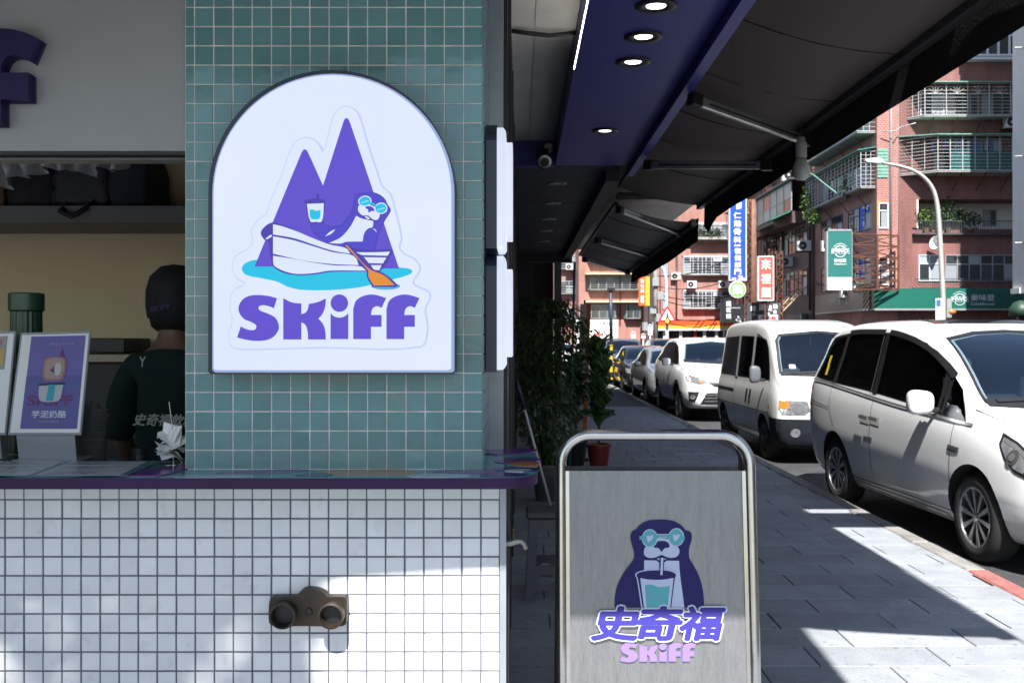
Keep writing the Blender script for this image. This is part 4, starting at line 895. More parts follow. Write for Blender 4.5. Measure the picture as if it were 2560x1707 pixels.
t_ = skin_mesh(tn, te, 0); t_.materials.append(M['blackfab']); to_ = bpy.data.objects.new('trousers', t_); C.objects.link(to_); to_.parent = pe; to_.scale.x = .85
# hair and cap
q = MB(); q.lathe([(.0, .125), (.045, .118), (.082, .085), (.099, .035), (.103, -.02), (.100, -.06), (.099, -.062), (.09, -.06)], (0, .055, 1.625), (0, -.16, 1), 32, cap=False)
q.v = [Vector((p.x, .055+(p.y-.055)*1.12, p.z)) for p in q.v]; cap = q.build('cap', M['blackfab'], pe, smooth=True, local=True)
q = MB(); q.prism([[(p.x, p.y, 1.585) for p in cr([(-.09,.12,1),(-.075,.20),(0,.235),(.075,.20),(.09,.12,1),(0,.14)], 5)]], (0, 0, .006)); q.build('cap_peak', M['blackfab'], pe, local=True)
q = MB(); q.lathe([(.0, -.105), (.05, -.10), (.082, -.075), (.094, -.02), (.093, .01)], (0, .05, 1.60), (0, 0, 1), 24, cap=False); q.build('hair', mat('black hair', (.006, .005, .005), .5, bump=.4, bs=80, stretch=(4, 4, 1)), pe, smooth=True, local=True)
text_on('cap_lettering', 'SKiFF', (-.045, -.070, 1.575), (.025, -.070, 1.585), (-.047, -.072, 1.592), mat('purple stitching', (.04, .025, .14), .7), pe, bold=.02, local=True)
text_on('shirt_lettering', '史奇福飲料', (-.085, -.128, 1.185), (.13, -.128, 1.180), (-.080, -.130, 1.228), mat('white shirt print', (.55, .55, .53), .7), pe, bold=.03, shear=.2, local=True)
text_on('shirt_print', 'Y', (-.075, -.098, 1.385), (-.052, -.098, 1.385), (-.075, -.092, 1.42), mat('white shirt print', (.55, .55, .53), .7), pe, bold=.01, local=True)

# ------------------------------------------------------------------ plants and props on the pavement
M['leaf_dark'] = mat('dark ficus leaf', (.05, .095, .032), .45, var=.35, vs=5)
M['leaf_fig'] = mat('fiddle fig leaf', (.055, .125, .035), .35, var=.25, vs=6, rnd=.3)
M['bark'] = mat('bark', (.09, .07, .05), .9, var=.3, bump=.4)
M['soil'] = mat('potting soil', (.035, .025, .018), .95, var=.3, bump=.5)
def pot(t, x, y, r0, r1, h, m):
    MB().lathe([(r0, .002), (r1, h-.03), (r1*1.08, h-.03), (r1*1.08, h), (r1*.95, h), (r1*.93, h-.03)], (x, y, 0), n=28, cap=False).build('pot', m, t, auto=35)
    MB().lathe([(r0*.2, .004), (r1*.94, h-.028), (.0, h-.02)], (x, y, 0), n=24).build('soil', M['soil'], t)
fx, fy = .25, 9.35
ft = thing('potted_ficus', 'tall dense dark ficus bush in a grey pot by the arcade wall', 'plant', (fx, fy, 0))
pot(ft, fx, fy, .10, .15, .34, mat('grey plastic pot', (.10, .10, .10), .6))
rr = random.Random(3)
q = MB()
for i in range(5):
    a = i*1.3; q.tube([(fx+.03*math.cos(a), fy+.03*math.sin(a), .3), (fx+.09*math.cos(a+.4), fy+.09*math.sin(a), .8), (fx+.13*math.cos(a+.8), fy+.13*math.sin(a+.6), 1.3), (fx+.18*math.cos(a+.8), fy+.16*math.sin(a+.6), 1.75)], [.016, .013, .010, .005], 6)
q.build('trunk', M['bark'], ft, smooth=True)
def leaf(q, p, d, up, L, W, droop=.3):
    d = Vector(d).normalized(); s_ = d.cross(Vector(up)); s_ = s_.normalized() if s_.length > .01 else Vector((1, 0, 0)); u = s_.cross(d)
    p = Vector(p); a = p+d*L*.35+u*.02*L; b = p+d*L*.72-u*L*droop*.35; c = p+d*L-u*L*droop
    q.add([p, a-s_*W/2, a+s_*W/2, a-u*W*.12, b-s_*W*.36, b+s_*W*.36, b-u*W*.10, c], [(0,3,1),(0,2,3),(1,3,6,4),(3,2,5,6),(4,6,7),(6,5,7)])
q = MB()
for i in range(3900):
    z = .36+1.52*rr.random()**.85; f = min(1, (z-.30)/.35)*(1-max(0, (z-1.62)/.40)**2*.8); rad = .33*f*(1+.15*math.sin(z*9))
    a = rr.uniform(0, 6.283); r = rad*(rr.random()**.45); x = fx+r*math.cos(a)*1.0+.04*math.sin(z*5); y = fy+r*math.sin(a)*.9
    leaf(q, (x, y, z), (math.cos(a)+rr.gauss(0, .6), math.sin(a)+rr.gauss(0, .6), rr.uniform(-.8, .3)), (0, 0, 1), rr.uniform(.05, .085), rr.uniform(.022, .034), rr.uniform(.1, .5))
for i in range(70):   # drooping sprays at the street side
    z = rr.uniform(.9, 1.62); leaf(q, (fx+.30+rr.uniform(0, .22), fy-.1+rr.uniform(-.2, .2), z), (1, rr.gauss(0, .5), rr.uniform(-.9, -.1)), (0, 0, 1), rr.uniform(.09, .14), rr.uniform(.03, .05), .4)
q.build('crown', M['leaf_dark'], ft)
def figplant(label, x, y, h, m, potr, poth, n, seed):
    t = thing('fiddle_leaf_fig', label, 'plant', (x, y, 0), 'potted fiddle leaf figs'); pot(t, x, y, potr*.72, potr, poth, m); rr = random.Random(seed)
    MB().tube([(x, y, poth-.03), (x+.01, y, poth+.35), (x-.01, y+.01, h*.7), (x, y, h-.12)], [.014, .012, .010, .006], 7).build('stem', M['bark'], t, smooth=True)
    q = MB(); L, W = .30, .235; vs = []; nx, nw = 9, 4
    for i in range(nx+1):
        u = i/nx; wd = W*(math.sin(math.pi*min(1, u*.94+.06))**.75)*(.55+.6*u)*(1+.05*math.sin(u*20)); wd = max(wd, .006)
        for j in range(-nw//2, nw//2+1):
            v = j/(nw/2); vs.append((L*u, v*wd/2, .05*math.sin(u*2.2)-.11*u*u+.028*v*v*(1-u*.5)+.006*math.sin(u*14)*abs(v)))
    fs = []; w_ = nw+1
    for i in range(nx):
        for j in range(nw): a = i*w_+j; fs.append((a, a+w_, a+w_+1, a+1))
    q.add(vs, fs); o0 = q.build('leaf', M['leaf_fig'], local=True, smooth=True); me = o0.data; bpy.data.objects.remove(o0)
    for i in range(n):
        f = i/(n-1); z = poth+.16+(h-poth-.22)*f; a = i*2.4+rr.uniform(-.3, .3); pit = .75+.3*f+rr.uniform(-.3, .25)
        o = bpy.data.objects.new('leaf', me); C.objects.link(o); o.parent = t; o.location = (.01*math.cos(a), .01*math.sin(a), z)
        o.rotation_euler = Matrix.Rotation(a, 4, 'Z').to_3x3().to_4x4().to_euler(); o.rotation_euler = (Matrix.Rotation(a, 3, 'Z') @ Matrix.Rotation(-pit, 3, 'Y') @ Matrix.Rotation(rr.uniform(-.3, .3), 3, 'X')).to_euler()
        s_ = rr.uniform(.85, 1.15)*(1-.15*abs(f-.7)); o.scale = (s_, s_, s_)
    return t
figplant('fiddle leaf fig with big upright leaves in a dark red pot', .905, 11.5, 1.42, mat('dark red pot', (.16, .015, .015), .4), .135, .30, 44, 2)
figplant('fiddle leaf fig in a black pot, half hidden behind the red pot', .66, 11.9, 1.20, M['black'], .14, .30, 34, 5)
# teal pole, banner
tag(MB().tube([(.545, 11.05, .0), (.575, 11.0, 1.2), (.60, 11.0, 2.35)], .014, 8).build('teal_pole', mat('teal painted pole', (.02, .13, .17), .4), smooth=True), 'thin teal pole standing between the ficus and the fig plants', 'pole')
bn = thing('banner', 'orange and white striped banner leaning behind the teal pole', 'banner', (.74, 12.4, 0))
for nm, x0, x1, m in (('white_stripe', 1448, 1464, mat('white banner cloth', (.42, .40, .39), .7)), ('orange_stripe', 1464, 1474, mat('orange banner cloth', (.50, .10, .03), .7))):
    a, b, c, d = P(x0-8, 1085, 12.4), P(x1-8, 1085, 12.4), P(x1+3, 760, 12.5), P(x0+3, 760, 12.5)
    MB().prism([[a, b, c, d]], (0, .012, 0)).build(nm, m, bn)
a = P(1446, 1150, 12.42); a.z = 0; MB().tube([a, P(1450, 1085, 12.42), P(1462, 750, 12.52)], .012, 8).build('pole', M['dark_metal'], bn)
MB().box(a.x-.12, a.x+.12, 12.3, 12.54, 0, .04).build('base', M['dark_metal'], bn, bevel=.01)
# mop leaning on the wall
mo = thing('mop', 'white mop handle with purple grips leaning against the shop wall', 'mop', (.27, 8.1, 0))
a, b = Vector((.285, 8.05, .02)), P(1291, 948, 7.7); d = (b-a)
MB().tube([a+d*.10, a+d*.80], .011, 10).build('handle', mat('white enamel handle', (.62, .62, .64), .35), mo, smooth=True)
MB().tube([a+d*.80, b], .014, 10).build('grip', mat('purple rubber grip', (.05, .022, .08), .5), mo, smooth=True)
MB().tube([a, a+d*.10], [.03, .014], 10).build('collar', mat('purple plastic', (.09, .04, .22), .4), mo, smooth=True)
q = MB(); rr = random.Random(9)
for i in range(40):
    an = rr.uniform(0, 6.28); q.tube([a+Vector((0, 0, .03)), a+Vector((.06*math.cos(an), .06*math.sin(an), .03)), a+Vector((.10*math.cos(an), .10*math.sin(an), -.012))], .005, 4)
q.build('mop_head', mat('grey mop yarn', (.2, .2, .2), .9), mo)
# folding step stool, seen folded out
st = thing('folding_stool', 'pale grey plastic folding step stool on the dark floor behind the counter', 'stool', (.15, 5.85, 0))
M['stool'] = mat('grey plastic stool', (.11, .11, .12), .5, var=.1)
def stool_side(y, lean):
    base = [(.0, .0, 1), (.03, .0, 1), (.05, .055), (.20, .055), (.22, .0, 1), (.25, .0, 1), (.225, .46, 1), (.025, .46, 1)]
    hole = ell(.125, .12, .045, .035, 0, 18); hole2 = [Vector(p) for p in ((.06, .20), (.19, .20), (.18, .40), (.07, .40))]
    f = lambda p: Vector((.03+p[0], y+lean*(p[1]-.46), p[1]))
    return MB().prism([[f(p) for p in cr(base, 4)], [f(p) for p in hole], [f(p) for p in hole2]], (0, -.02, 0)).build('leg', M['stool'], st)
stool_side(5.78, -.12*0+.10); stool_side(6.02, -.10)
MB().box(.035, .275, 5.76, 6.04, .462, .50).build('seat', M['stool'], st, bevel=.012)
# crate-ish dark bags beyond
bu = thing('bucket', 'blue plastic bucket on the floor behind the mop', 'bucket', (.46, 8.9, 0))
MB().lathe([(.10, .003), (.135, .26), (.145, .26), (.145, .28), (.13, .28), (.098, .01), (0, .01)], (.46, 8.9, 0), n=24, cap=False).build('body', mat('blue plastic', (.02, .12, .22), .4), bu, auto=35)
MB().tube([(.46+.14*math.cos(a_), 8.88, .27+.10*math.sin(a_)) for a_ in [math.pi*i/10 for i in range(11)]], .004, 6).build('handle', M['tube_steel'], bu)
# ------------------------------------------------------------------ vehicles
def pchip(xs, ys):
    n = len(xs); h = [xs[i+1]-xs[i] for i in range(n-1)]; dl = [(ys[i+1]-ys[i])/h[i] for i in range(n-1)]; m = [0]*n
    m[0], m[-1] = dl[0], dl[-1]
    for i in range(1, n-1):
        if dl[i-1]*dl[i] > 0: w1, w2 = 2*h[i]+h[i-1], h[i]+2*h[i-1]; m[i] = (w1+w2)/(w1/dl[i-1]+w2/dl[i])
    def f(x):
        i = 0
        while i < n-2 and x > xs[i+1]: i += 1
        t = (x-xs[i])/h[i]; a, b = t*t, t*t*t
        return ys[i]*(2*b-3*a+1)+m[i]*h[i]*(b-2*a+t)+ys[i+1]*(3*a-2*b)+m[i+1]*h[i]*(b-a)
    return f
M['tyre'] = mat('tyre rubber', (.022, .022, .023), .8, var=.2, bump=.2, bs=80)
M['arch'] = mat('wheel arch liner', (.008, .008, .008), .9)
M['alloy'] = mat('alloy wheel', (.50, .50, .51), .28, .9, var=.08)
M['alloy_dark'] = mat('dark wheel cover', (.14, .14, .145), .4, .6)
M['glass'] = mat('tinted car glass', (.010, .012, .014), .03, spec=.8)
M['shield'] = mat('windscreen glass', (.008, .016, .028), .03, spec=1.0, coat=.15)
M['chrome'] = mat('chrome', (.72, .72, .73), .2, .85)
M['headlamp'] = mat('headlamp glass', (.30, .32, .34), .06, .5, coat=1, var=.4, vs=30)
M['amber'] = mat('amber lens', (.50, .17, .03), .15, coat=.6)
M['redlamp'] = mat('red lamp', (.35, .02, .02), .2, coat=.6)
M['bumper'] = mat('dark plastic bumper', (.010, .012, .017), .6, var=.15, spec=.2)
M['seam'] = mat('panel gap', (.02, .02, .02), .8)
def paint(name, c, metal=0, rough=.32): return mat(name, c, rough, metal, coat=1.0, var=.02, vs=2)

def glassmat(name, tint, k=1.0):
    m = bpy.data.materials.new(name); m.use_nodes = True; n = m.node_tree.nodes; l = m.node_tree.links; n.remove(n['Principled BSDF'])
    t = n.new('ShaderNodeBsdfTransparent'); t.inputs[0].default_value = (*tint, 1); g = n.new('ShaderNodeBsdfGlossy'); g.inputs['Roughness'].default_value = .015; g.inputs[0].default_value = (.9, .93, .97, 1)
    f = n.new('ShaderNodeFresnel'); f.inputs[0].default_value = 1.5; mu = n.new('ShaderNodeMath'); mu.operation = 'MULTIPLY_ADD'; mu.inputs[1].default_value = 1.5*k; mu.inputs[2].default_value = .03*k; mu.use_clamp = True; l.new(f.outputs[0], mu.inputs[0])
    x = n.new('ShaderNodeMixShader'); l.new(mu.outputs[0], x.inputs[0]); l.new(t.outputs[0], x.inputs[1]); l.new(g.outputs[0], x.inputs[2]); l.new(x.outputs[0], n['Material Output'].inputs[0]); return m
M['tint'] = glassmat('dark tinted side glass', (.14, .145, .15), 1.2); M['lighttint'] = glassmat('light tinted side glass', (.35, .38, .38), 1.0); M['screen'] = glassmat('windscreen glass sheet', (.50, .58, .62), 1.1)
M['cabin'] = mat('cabin lining', (.045, .045, .048), .8, var=.2); M['seatcloth'] = mat('grey seat cloth', (.10, .10, .11), .85, var=.2, bump=.2); M['dash'] = mat('dashboard plastic', (.025, .025, .028), .6)
class Car:
    def __init__(s, name, label, loc, rz, st, axles, wr, pm, group='cars parked along the kerb', cat='car', archk=1.16, track=None, wheel='alloy', spokes=10, ts=.2):
        s.root = thing(name, label, cat, loc, group, rz); s.st = st
        s.zb = pchip([q[0] for q in st], [q[2] for q in st]); s.zt = pchip([q[0] for q in st], [q[3] for q in st])
        xs = [q[0] for q in st]; F = [pchip(xs, [q[k] for q in st]) for k in range(1, 7)]
        ys = []; y = xs[0]
        while y < xs[-1]-1e-6:
            ys.append(y); y += .018 if (y-xs[0] < .22 or xs[-1]-y < .22) else .06
        ys.append(xs[-1]); rings = []
        for y in ys:
            zl, zb, zt, wl, wm, wt = (f(y) for f in F); hb = zb-zl; ht = zt-zb
            c = [(0, zl), (wl*.8, zl), (wl*.96, zl+.03), (wl+(wm-wl)*.55, zl+.22*hb), (wm*.997, zl+.46*hb), (wm, zl+.58*hb), (wm*.982, zb-.16*hb), (wm*.945, zb),
                 (wt+(wm*.945-wt)*.52, zb+.48*ht), (wt+(wm*.945-wt)*.12, zb+.87*ht), (wt*.925, zb+.965*ht), (wt*.5, zb+.997*ht), (0, zt)]
            r = cr(c, 3, closed=False); rings.append([(p.x, y, p.y) for p in r])
        n = len(rings[0]); vs = []; m = 2*n-2
        for r in rings: vs += r+[(-x, y, z) for x, y, z in r[-2:0:-1]]
        fs = []
        for i in range(len(rings)-1):
            for j in range(m): fs.append((i*m+j, i*m+(j+1) % m, (i+1)*m+(j+1) % m, (i+1)*m+j))
        k = len(vs)
        for e in (0, len(rings)-1):
            yy = rings[e][0][1]; zz = sum(p[2] for p in rings[e])/n; vs.append((0, yy, zz)); c = len(vs)-1
            for j in range(m): fs.append((c, e*m+(j+1) % m, e*m+j) if e == 0 else (c, e*m+j, e*m+(j+1) % m))
        me = bpy.data.meshes.new('body'); me.from_pydata(vs, [], fs); me.materials.append(pm)
        b = bmesh.new(); b.from_mesh(me); bmesh.ops.recalc_face_normals(b, faces=b.faces); s.bvh = BVHTree.FromBMesh(b); b.to_mesh(me); b.free()
        o = bpy.data.objects.new('body', me); C.objects.link(o); s.body = o
        # wheel arches
        cut = MB(); s.wr = wr; hw = max(q[5] for q in st); s.hw = hw
        for ay in axles:
            for sx in (-1, 1):
                cut.lathe([(wr*archk, 0), (wr*archk, .34)], (sx*(hw+.06), ay, wr+.01), (-sx, 0, 0), 36)
        co = cut.build('cut', M['arch'], local=True); md = o.modifiers.new('b', 'BOOLEAN'); md.operation = 'DIFFERENCE'; md.object = co; md.solver = 'EXACT'; md.material_mode = 'TRANSFER'; md.use_self = True
        dg = bpy.context.evaluated_depsgraph_get(); me2 = bpy.data.meshes.new_from_object(o.evaluated_get(dg)); o.modifiers.clear(); bpy.data.objects.remove(co)
        o.data = me2; me2.name = 'body'; o.parent = s.root
        for p in me2.polygons: p.use_smooth = True
        me2.set_sharp_from_angle(angle=math.radians(35))
        # wheels
        tw = ts; first = None
        for ay in axles:
            for sx in (-1, 1):
                if wheel is None: break
                w0 = wr; q = MB(); q.lathe([(w0*.66, -tw/2+.01), (w0*.70, -tw/2), (w0*.90, -tw/2-.004), (w0*.985, -tw/2+.025), (w0, -tw/2+.05), (w0, tw/2-.05), (w0*.985, tw/2-.025), (w0*.90, tw/2+.004), (w0*.70, tw/2), (w0*.66, tw/2-.01)], (0, 0, 0), (sx, 0, 0), 40, cap=False)
                t = q.build('wheel', M['tyre'], s.root, smooth=True, local=True); t.location = (sx*(hw-tw/2-.03), ay, wr)
                rm = M['alloy'] if wheel == 'alloy' else M['alloy_dark']; q = MB(); Rr = w0*.675
                q.lathe([(Rr, tw/2-.006), (Rr*1.01, tw/2-.001), (Rr*.94, tw/2-.004), (Rr*.92, tw/2-.05), (Rr*.93, -tw/2)], (0, 0, 0), (sx, 0, 0), 40, cap=False)
                q.lathe([(w0*.10, tw/2-.045), (w0*.11, tw/2-.012), (w0*.07, tw/2-.006), (0, tw/2-.006)], (0, 0, 0), (sx, 0, 0), 16, cap=False)
                for k in range(spokes):
                    a = 2*math.pi*(k+.25)/spokes; da = .16 if spokes >= 8 else .1
                    for sgn in ((-1, 1) if spokes <= 6 else (0,)):
                        a1, a2 = a+sgn*.05, a+sgn*da
                        p0 = Vector((sx*(tw/2-.018), math.cos(a1)*w0*.08, math.sin(a1)*w0*.08)); p1 = Vector((sx*(tw/2-.012), math.cos(a2)*Rr*.95, math.sin(a2)*Rr*.95))
                        tg = Vector((0, -math.sin(a2), math.cos(a2))); i0, i1 = w0*.028, w0*.062 if spokes >= 8 else w0*.04
                        dp = Vector((-sx*.03, 0, 0))
                        q.add([p0-tg*i0, p0+tg*i0, p1+tg*i1, p1-tg*i1, p0-tg*i0+dp, p0+tg*i0+dp, p1+tg*i1+dp, p1-tg*i1+dp], [(0,1,2,3),(0,4,5,1),(1,5,6,2),(3,2,6,7),(0,3,7,4)])
                q.build('rim', rm, t, auto=40, local=True)
                MB().lathe([(Rr*.92, -.02), (Rr*.6, -.018), (Rr*.58, .02), (0, .02)], (0, 0, 0), (sx, 0, 0), 28, cap=False).build('brake_disc', M['arch'], t, local=True)
    def hollow(s, side, front, seats, zf, rear=None, wheel=None):
        def shrink(P_, k):
            cx = sum(p[0] for p in P_)/len(P_); cz = sum(p[1] for p in P_)/len(P_); return [(cx+(p[0]-cx)*k, cz+(p[1]-cz)*k) for p in P_]
        jobs = [([Vector((-1.6, y, z)) for y, z in shrink(side, .975)], Vector((3.2, 0, 0))), ([Vector((x, -3, z)) for x, z in shrink(front, .95)], Vector((0, 3.2, 0)))]
        if rear: jobs.append(([Vector((x, 3, z)) for x, z in shrink(rear, .95)], Vector((0, -2.6, 0))))
        s.body.parent = None
        for lp, ex in jobs:
            q = MB(); q.prism([lp], ex); co = q.build('cut', M['cabin'], local=True); b = bmesh.new(); b.from_mesh(co.data); bmesh.ops.remove_doubles(b, verts=b.verts, dist=1e-5); bmesh.ops.recalc_face_normals(b, faces=b.faces); b.to_mesh(co.data); b.free()
            md = s.body.modifiers.new('c', 'BOOLEAN'); md.operation = 'DIFFERENCE'; md.object = co; md.solver = 'EXACT'; md.material_mode = 'TRANSFER'
            dg = bpy.context.evaluated_depsgraph_get(); me = bpy.data.meshes.new_from_object(s.body.evaluated_get(dg)); s.body.modifiers.clear(); bpy.data.objects.remove(co); s.body.data = me
        for p in me.polygons: p.use_smooth = True
        me.set_sharp_from_angle(angle=math.radians(35)); me.name = 'body'; s.body.parent = s.root
        for (x, y) in seats:
            q = MB(); q.box(-.23, .23, -.06, .06, -.25, .20); q.v = [Vector((x+p.x*(1-.25*max(0, p.z/.2)), y+p.y+p.z*.18, zf+p.z)) for p in q.v]; o = q.build('seat', M['seatcloth'], s.root, bevel=.03, seg=2, local=True)
            q = MB(); q.box(x-.13, x+.13, y-.01, y+.09, zf+.23, zf+.40); q.build('headrest', M['seatcloth'], o, bevel=.03, seg=2, local=True)
        if wheel:
            x, y, z = wheel; MB().tube([(x+.17*math.cos(a), y+.08*math.sin(a), z+.15*math.sin(a)) for a in [2*math.pi*i/20 for i in range(20)]], .016, 8, closed=True).build('steering_wheel', M['dash'], s.root, smooth=True, local=True)
    def g(s, ys, f): return [(y, s.zb(y)+f*(s.zt(y)-s.zb(y))) for y in ys]
    def proj(s, p, d, off):
        h = s.bvh.ray_cast(Vector(p), Vector(d).normalized())
        if h[0] is None: h = s.bvh.find_nearest(Vector(p)+Vector(d).normalized()*2.2)
        n = h[1]; n = n if n.dot(Vector(d)) < 0 else -n
        return h[0]+n*off
    def patch(s, name, pts, axis, m, off=.004, parent=None, sm=0, both=True, edge=.09):
        """pts in the view along axis: 'side' (y,z), 'front' (x,z), 'rear' (x,z), 'top' (x,y)"""
        lp = [Vector(p[:2]) for p in (cr(pts, sm) if sm else pts)]
        for sx in ((-1, 1) if axis == 'side' and both else (-1,)):
            if axis == 'side': f = lambda p: ((sx*3, p.x, p.y), (-sx, 0, 0))
            elif axis == 'front': f = lambda p: ((p.x, -5, p.y), (0, 1, 0))
            elif axis == 'rear': f = lambda p: ((p.x, 5, p.y), (0, -1, 0))
            else: f = lambda p: ((p.x, p.y, 4), (0, 0, -1))
            b = bmesh.new(); vv = [b.verts.new((p.x, p.y, 0)) for p in lp]; fc = b.faces.new(vv); bmesh.ops.triangulate(b, faces=[fc])
            for _ in range(6):
                es = [e for e in b.edges if e.calc_length() > edge]
                if not es: break
                bmesh.ops.subdivide_edges(b, edges=es, cuts=1); bmesh.ops.triangulate(b, faces=[q for q in b.faces if len(q.verts) > 3])
            outs = []
            for v in b.verts:
                o0, d0 = f(v.co); v.co = s.proj(o0, d0, off)
            d0 = Vector(f(Vector((0, 0)))[1])
            for q in b.faces:
                q.normal_update()
                if q.normal.dot(d0) > 0: q.normal_flip()
                q.smooth = True
            me = bpy.data.meshes.new(name); b.to_mesh(me); b.free(); me.materials.append(m)
            o = bpy.data.objects.new(name, me); C.objects.link(o); o.parent = parent or s.root
        return o
    def strip(s, name, pts, axis, m, w_=.008, off=.0025, sm=0, both=True, parent=None):
        q = [Vector(p[:2]) for p in (cr(pts, sm, closed=False) if sm else pts)]; L, Rr = [], []
        for i, p in enumerate(q):
            d = (q[min(i+1, len(q)-1)]-q[max(i-1, 0)]).normalized(); nn = Vector((-d.y, d.x))*w_/2; L.append(p+nn); Rr.append(p-nn)
        return s.patch(name, [tuple(p) for p in L+Rr[::-1]], axis, m, off, both=both, parent=parent)
    def mirror(s, y, z, x, m, sc_=(.10, .055, .085)):
        for sx in (-1, 1):
            b = bmesh.new(); bmesh.ops.create_uvsphere(b, u_segments=20, v_segments=12, radius=1)
            for v in b.verts: v.co = Vector([math.copysign(abs(t)**.6, t) for t in v.co])
            for v in b.verts: v.co = Vector((v.co.x*sc_[0]*(1 if v.co.x*sx > 0 else .8), v.co.y*sc_[1], v.co.z*sc_[2]*(1+.12*v.co.x*sx)))
            me = bpy.data.meshes.new('mirror'); b.to_mesh(me); b.free(); me.materials.append(m)
            for p in me.polygons: p.use_smooth = True
            o = bpy.data.objects.new('mirror', me); C.objects.link(o); o.parent = s.root; o.location = (sx*(x+sc_[0]*.9), y, z)
            q = MB(); q.beam((-sx*sc_[0]*1.5, .01, -sc_[2]*.7), (sx*.02, 0, -sc_[2]*.55), .04, .04); q.build('mirror_arm', M['black'], o, local=True, bevel=.008)
            q = MB(); q.box(-sc_[0]*.75, sc_[0]*.75, sc_[1]*.98, sc_[1]*1.03, -sc_[2]*.72, sc_[2]*.72); q.build('mirror_glass', M['chrome'], o, local=True)

# --- white people carrier in front
MW = paint('white car paint', (.74, .755, .77)); MWB = paint('silver white paint', (.60, .60, .59), .15)
st = [(-2.25,.42,.60,.68,.42,.52,.42),(-2.21,.30,.70,.79,.60,.70,.58),(-2.10,.23,.76,.86,.72,.82,.70),(-1.9,.20,.83,.95,.80,.885,.755),(-1.6,.19,.90,1.03,.835,.915,.78),(-1.3,.19,.95,1.11,.845,.925,.78),
      (-1.12,.19,.985,1.20,.85,.925,.76),(-.85,.19,1.02,1.385,.85,.925,.72),(-.6,.19,1.045,1.53,.85,.925,.70),(-.3,.19,1.07,1.66,.85,.925,.69),(0,.19,1.09,1.74,.85,.925,.69),(.4,.19,1.12,1.795,.85,.925,.695),
      (1.0,.19,1.15,1.80,.85,.925,.69),(1.6,.20,1.18,1.765,.845,.915,.675),(1.95,.23,1.20,1.70,.83,.895,.65),(2.13,.28,1.2,1.62,.80,.865,.61),(2.22,.36,1.18,1.50,.75,.82,.55),(2.255,.46,1.1,1.36,.66,.74,.46)]
mv = Car('people_carrier', 'white people carrier with tinted windows and ten-spoke wheels nearest the camera', (4.115, 8.72, ROAD), math.radians(3.2), st, (-1.40, 1.30), .325, MW, spokes=10, cat='car')
mvs = [(-1.22,1.0)]+mv.g((-1.0,-.8,-.6,-.4,-.2,0,.2,.4,.6,.8,1.0,1.2,1.4,1.6,1.8,1.92), .83)+[(2.03,1.42),(2.14,1.235)]+mv.g((1.8,1.4,1.0,.6,.2,-.2,-.6,-.9), .03)
mvf = [(-.70,1.14),(-.64,1.40),(-.58,1.62),(-.3,1.67),(0,1.685),(.3,1.67),(.58,1.62),(.64,1.40),(.70,1.14),(.4,1.125),(0,1.12),(-.4,1.125)]
mv.hollow([(-1.0,1.055)]+mv.g((-.8,-.6,-.4,-.2,0,.4,.8,1.2,1.6,1.85), .80)+[(2.02,1.30)]+mv.g((1.8,1.4,1.0,.6,.2,-.2,-.6), .06), mvf, [(sx*.38, y) for sx in (-1, 1) for y in (-.15, .75, 1.5)], 1.12, wheel=(.36, -.55, 1.16))
mv.patch('side_glass', mvs, 'side', M['tint'], .004, edge=.06)
mv.strip('chrome_line', [(-1.32,.985),(-.7,1.022),(0,1.062),(.8,1.122),(1.6,1.178),(2.16,1.203)], 'side', M['chrome'], .02, .009, sm=4)
mv.strip('rain_guard', mv.g((-.85,-.7,-.5,-.3,-.1,.1,.25,.38), .83), 'side', M['black'], .045, .016); mv.strip('rain_guard', mv.g((.47,.7,.9,1.1,1.34), .83), 'side', M['black'], .045, .016)
for pts in ([(-.86,1.04),(-.83,1.30)], [(-.80,1.04),(-.74,1.36)]): mv.strip('window_post', pts, 'side', M['black'], .045, .007)
mv.strip('window_post', [(.40,1.13),(.42,1.66)], 'side', M['black'], .09, .007); mv.strip('window_post', [(1.42,1.19),(1.38,1.65)], 'side', M['black'], .05, .007); mv.strip('window_trim', [(.47,1.14),(.485,1.65)], 'side', M['chrome'], .012, .012); mv.strip('window_trim', [(1.36,1.18),(1.33,1.65)], 'side', M['chrome'], .010, .012)
mv.patch('windscreen', [(-.70,1.14),(-.64,1.40),(-.58,1.62),(-.3,1.67),(0,1.685),(.3,1.67),(.58,1.62),(.64,1.40),(.70,1.14),(.4,1.125),(0,1.12),(-.4,1.125)], 'front', M['screen'], .005)
mv.strip('windscreen_border', [(-.70,1.14),(-.64,1.40),(-.58,1.62),(-.3,1.67),(0,1.685),(.3,1.67),(.58,1.62),(.64,1.40),(.70,1.14)], 'front', M['black'], .022, .007)
mv.strip('windscreen_border', [(-.70,1.145),(-.4,1.13),(0,1.125),(.4,1.13),(.70,1.145)], 'front', M['black'], .05, .008)
mv.patch('sunroof', [(-.46,.1),(.46,.1),(.48,.75),(-.48,.75)], 'top', M['glass'], .004); mv.patch('sunroof', [(-.46,.85),(.46,.85),(.46,1.35),(-.46,1.35)], 'top', M['glass'], .004)
for pts in ([(-1.08,.98),(-1.09,.60),(-1.07,.32)], [(.40,1.10),(.41,.7),(.40,.32)], [(1.44,1.17),(1.45,.95),(1.30,.75)]): mv.strip('door_seam', pts, 'side', M['seam'], .007, .002, sm=3)
mv.strip('door_seam', [(-1.05,.315),(.40,.315),(.92,.315)], 'side', M['seam'], .007, .002); mv.strip('rear_track', [(1.46,.93),(2.1,.98)], 'side', M['seam'], .008, .003)
for y in (.30, .52):
    mv.strip('handle_recess_shade', [(y-.10,.885),(y+.10,.893)], 'side', MWB, .075, .003); mv.strip('door_handle', [(y-.10,.90),(y+.09,.907)], 'side', M['chrome'], .032, .028)  # flat, slightly darker paint patch stands in for the shaded recess
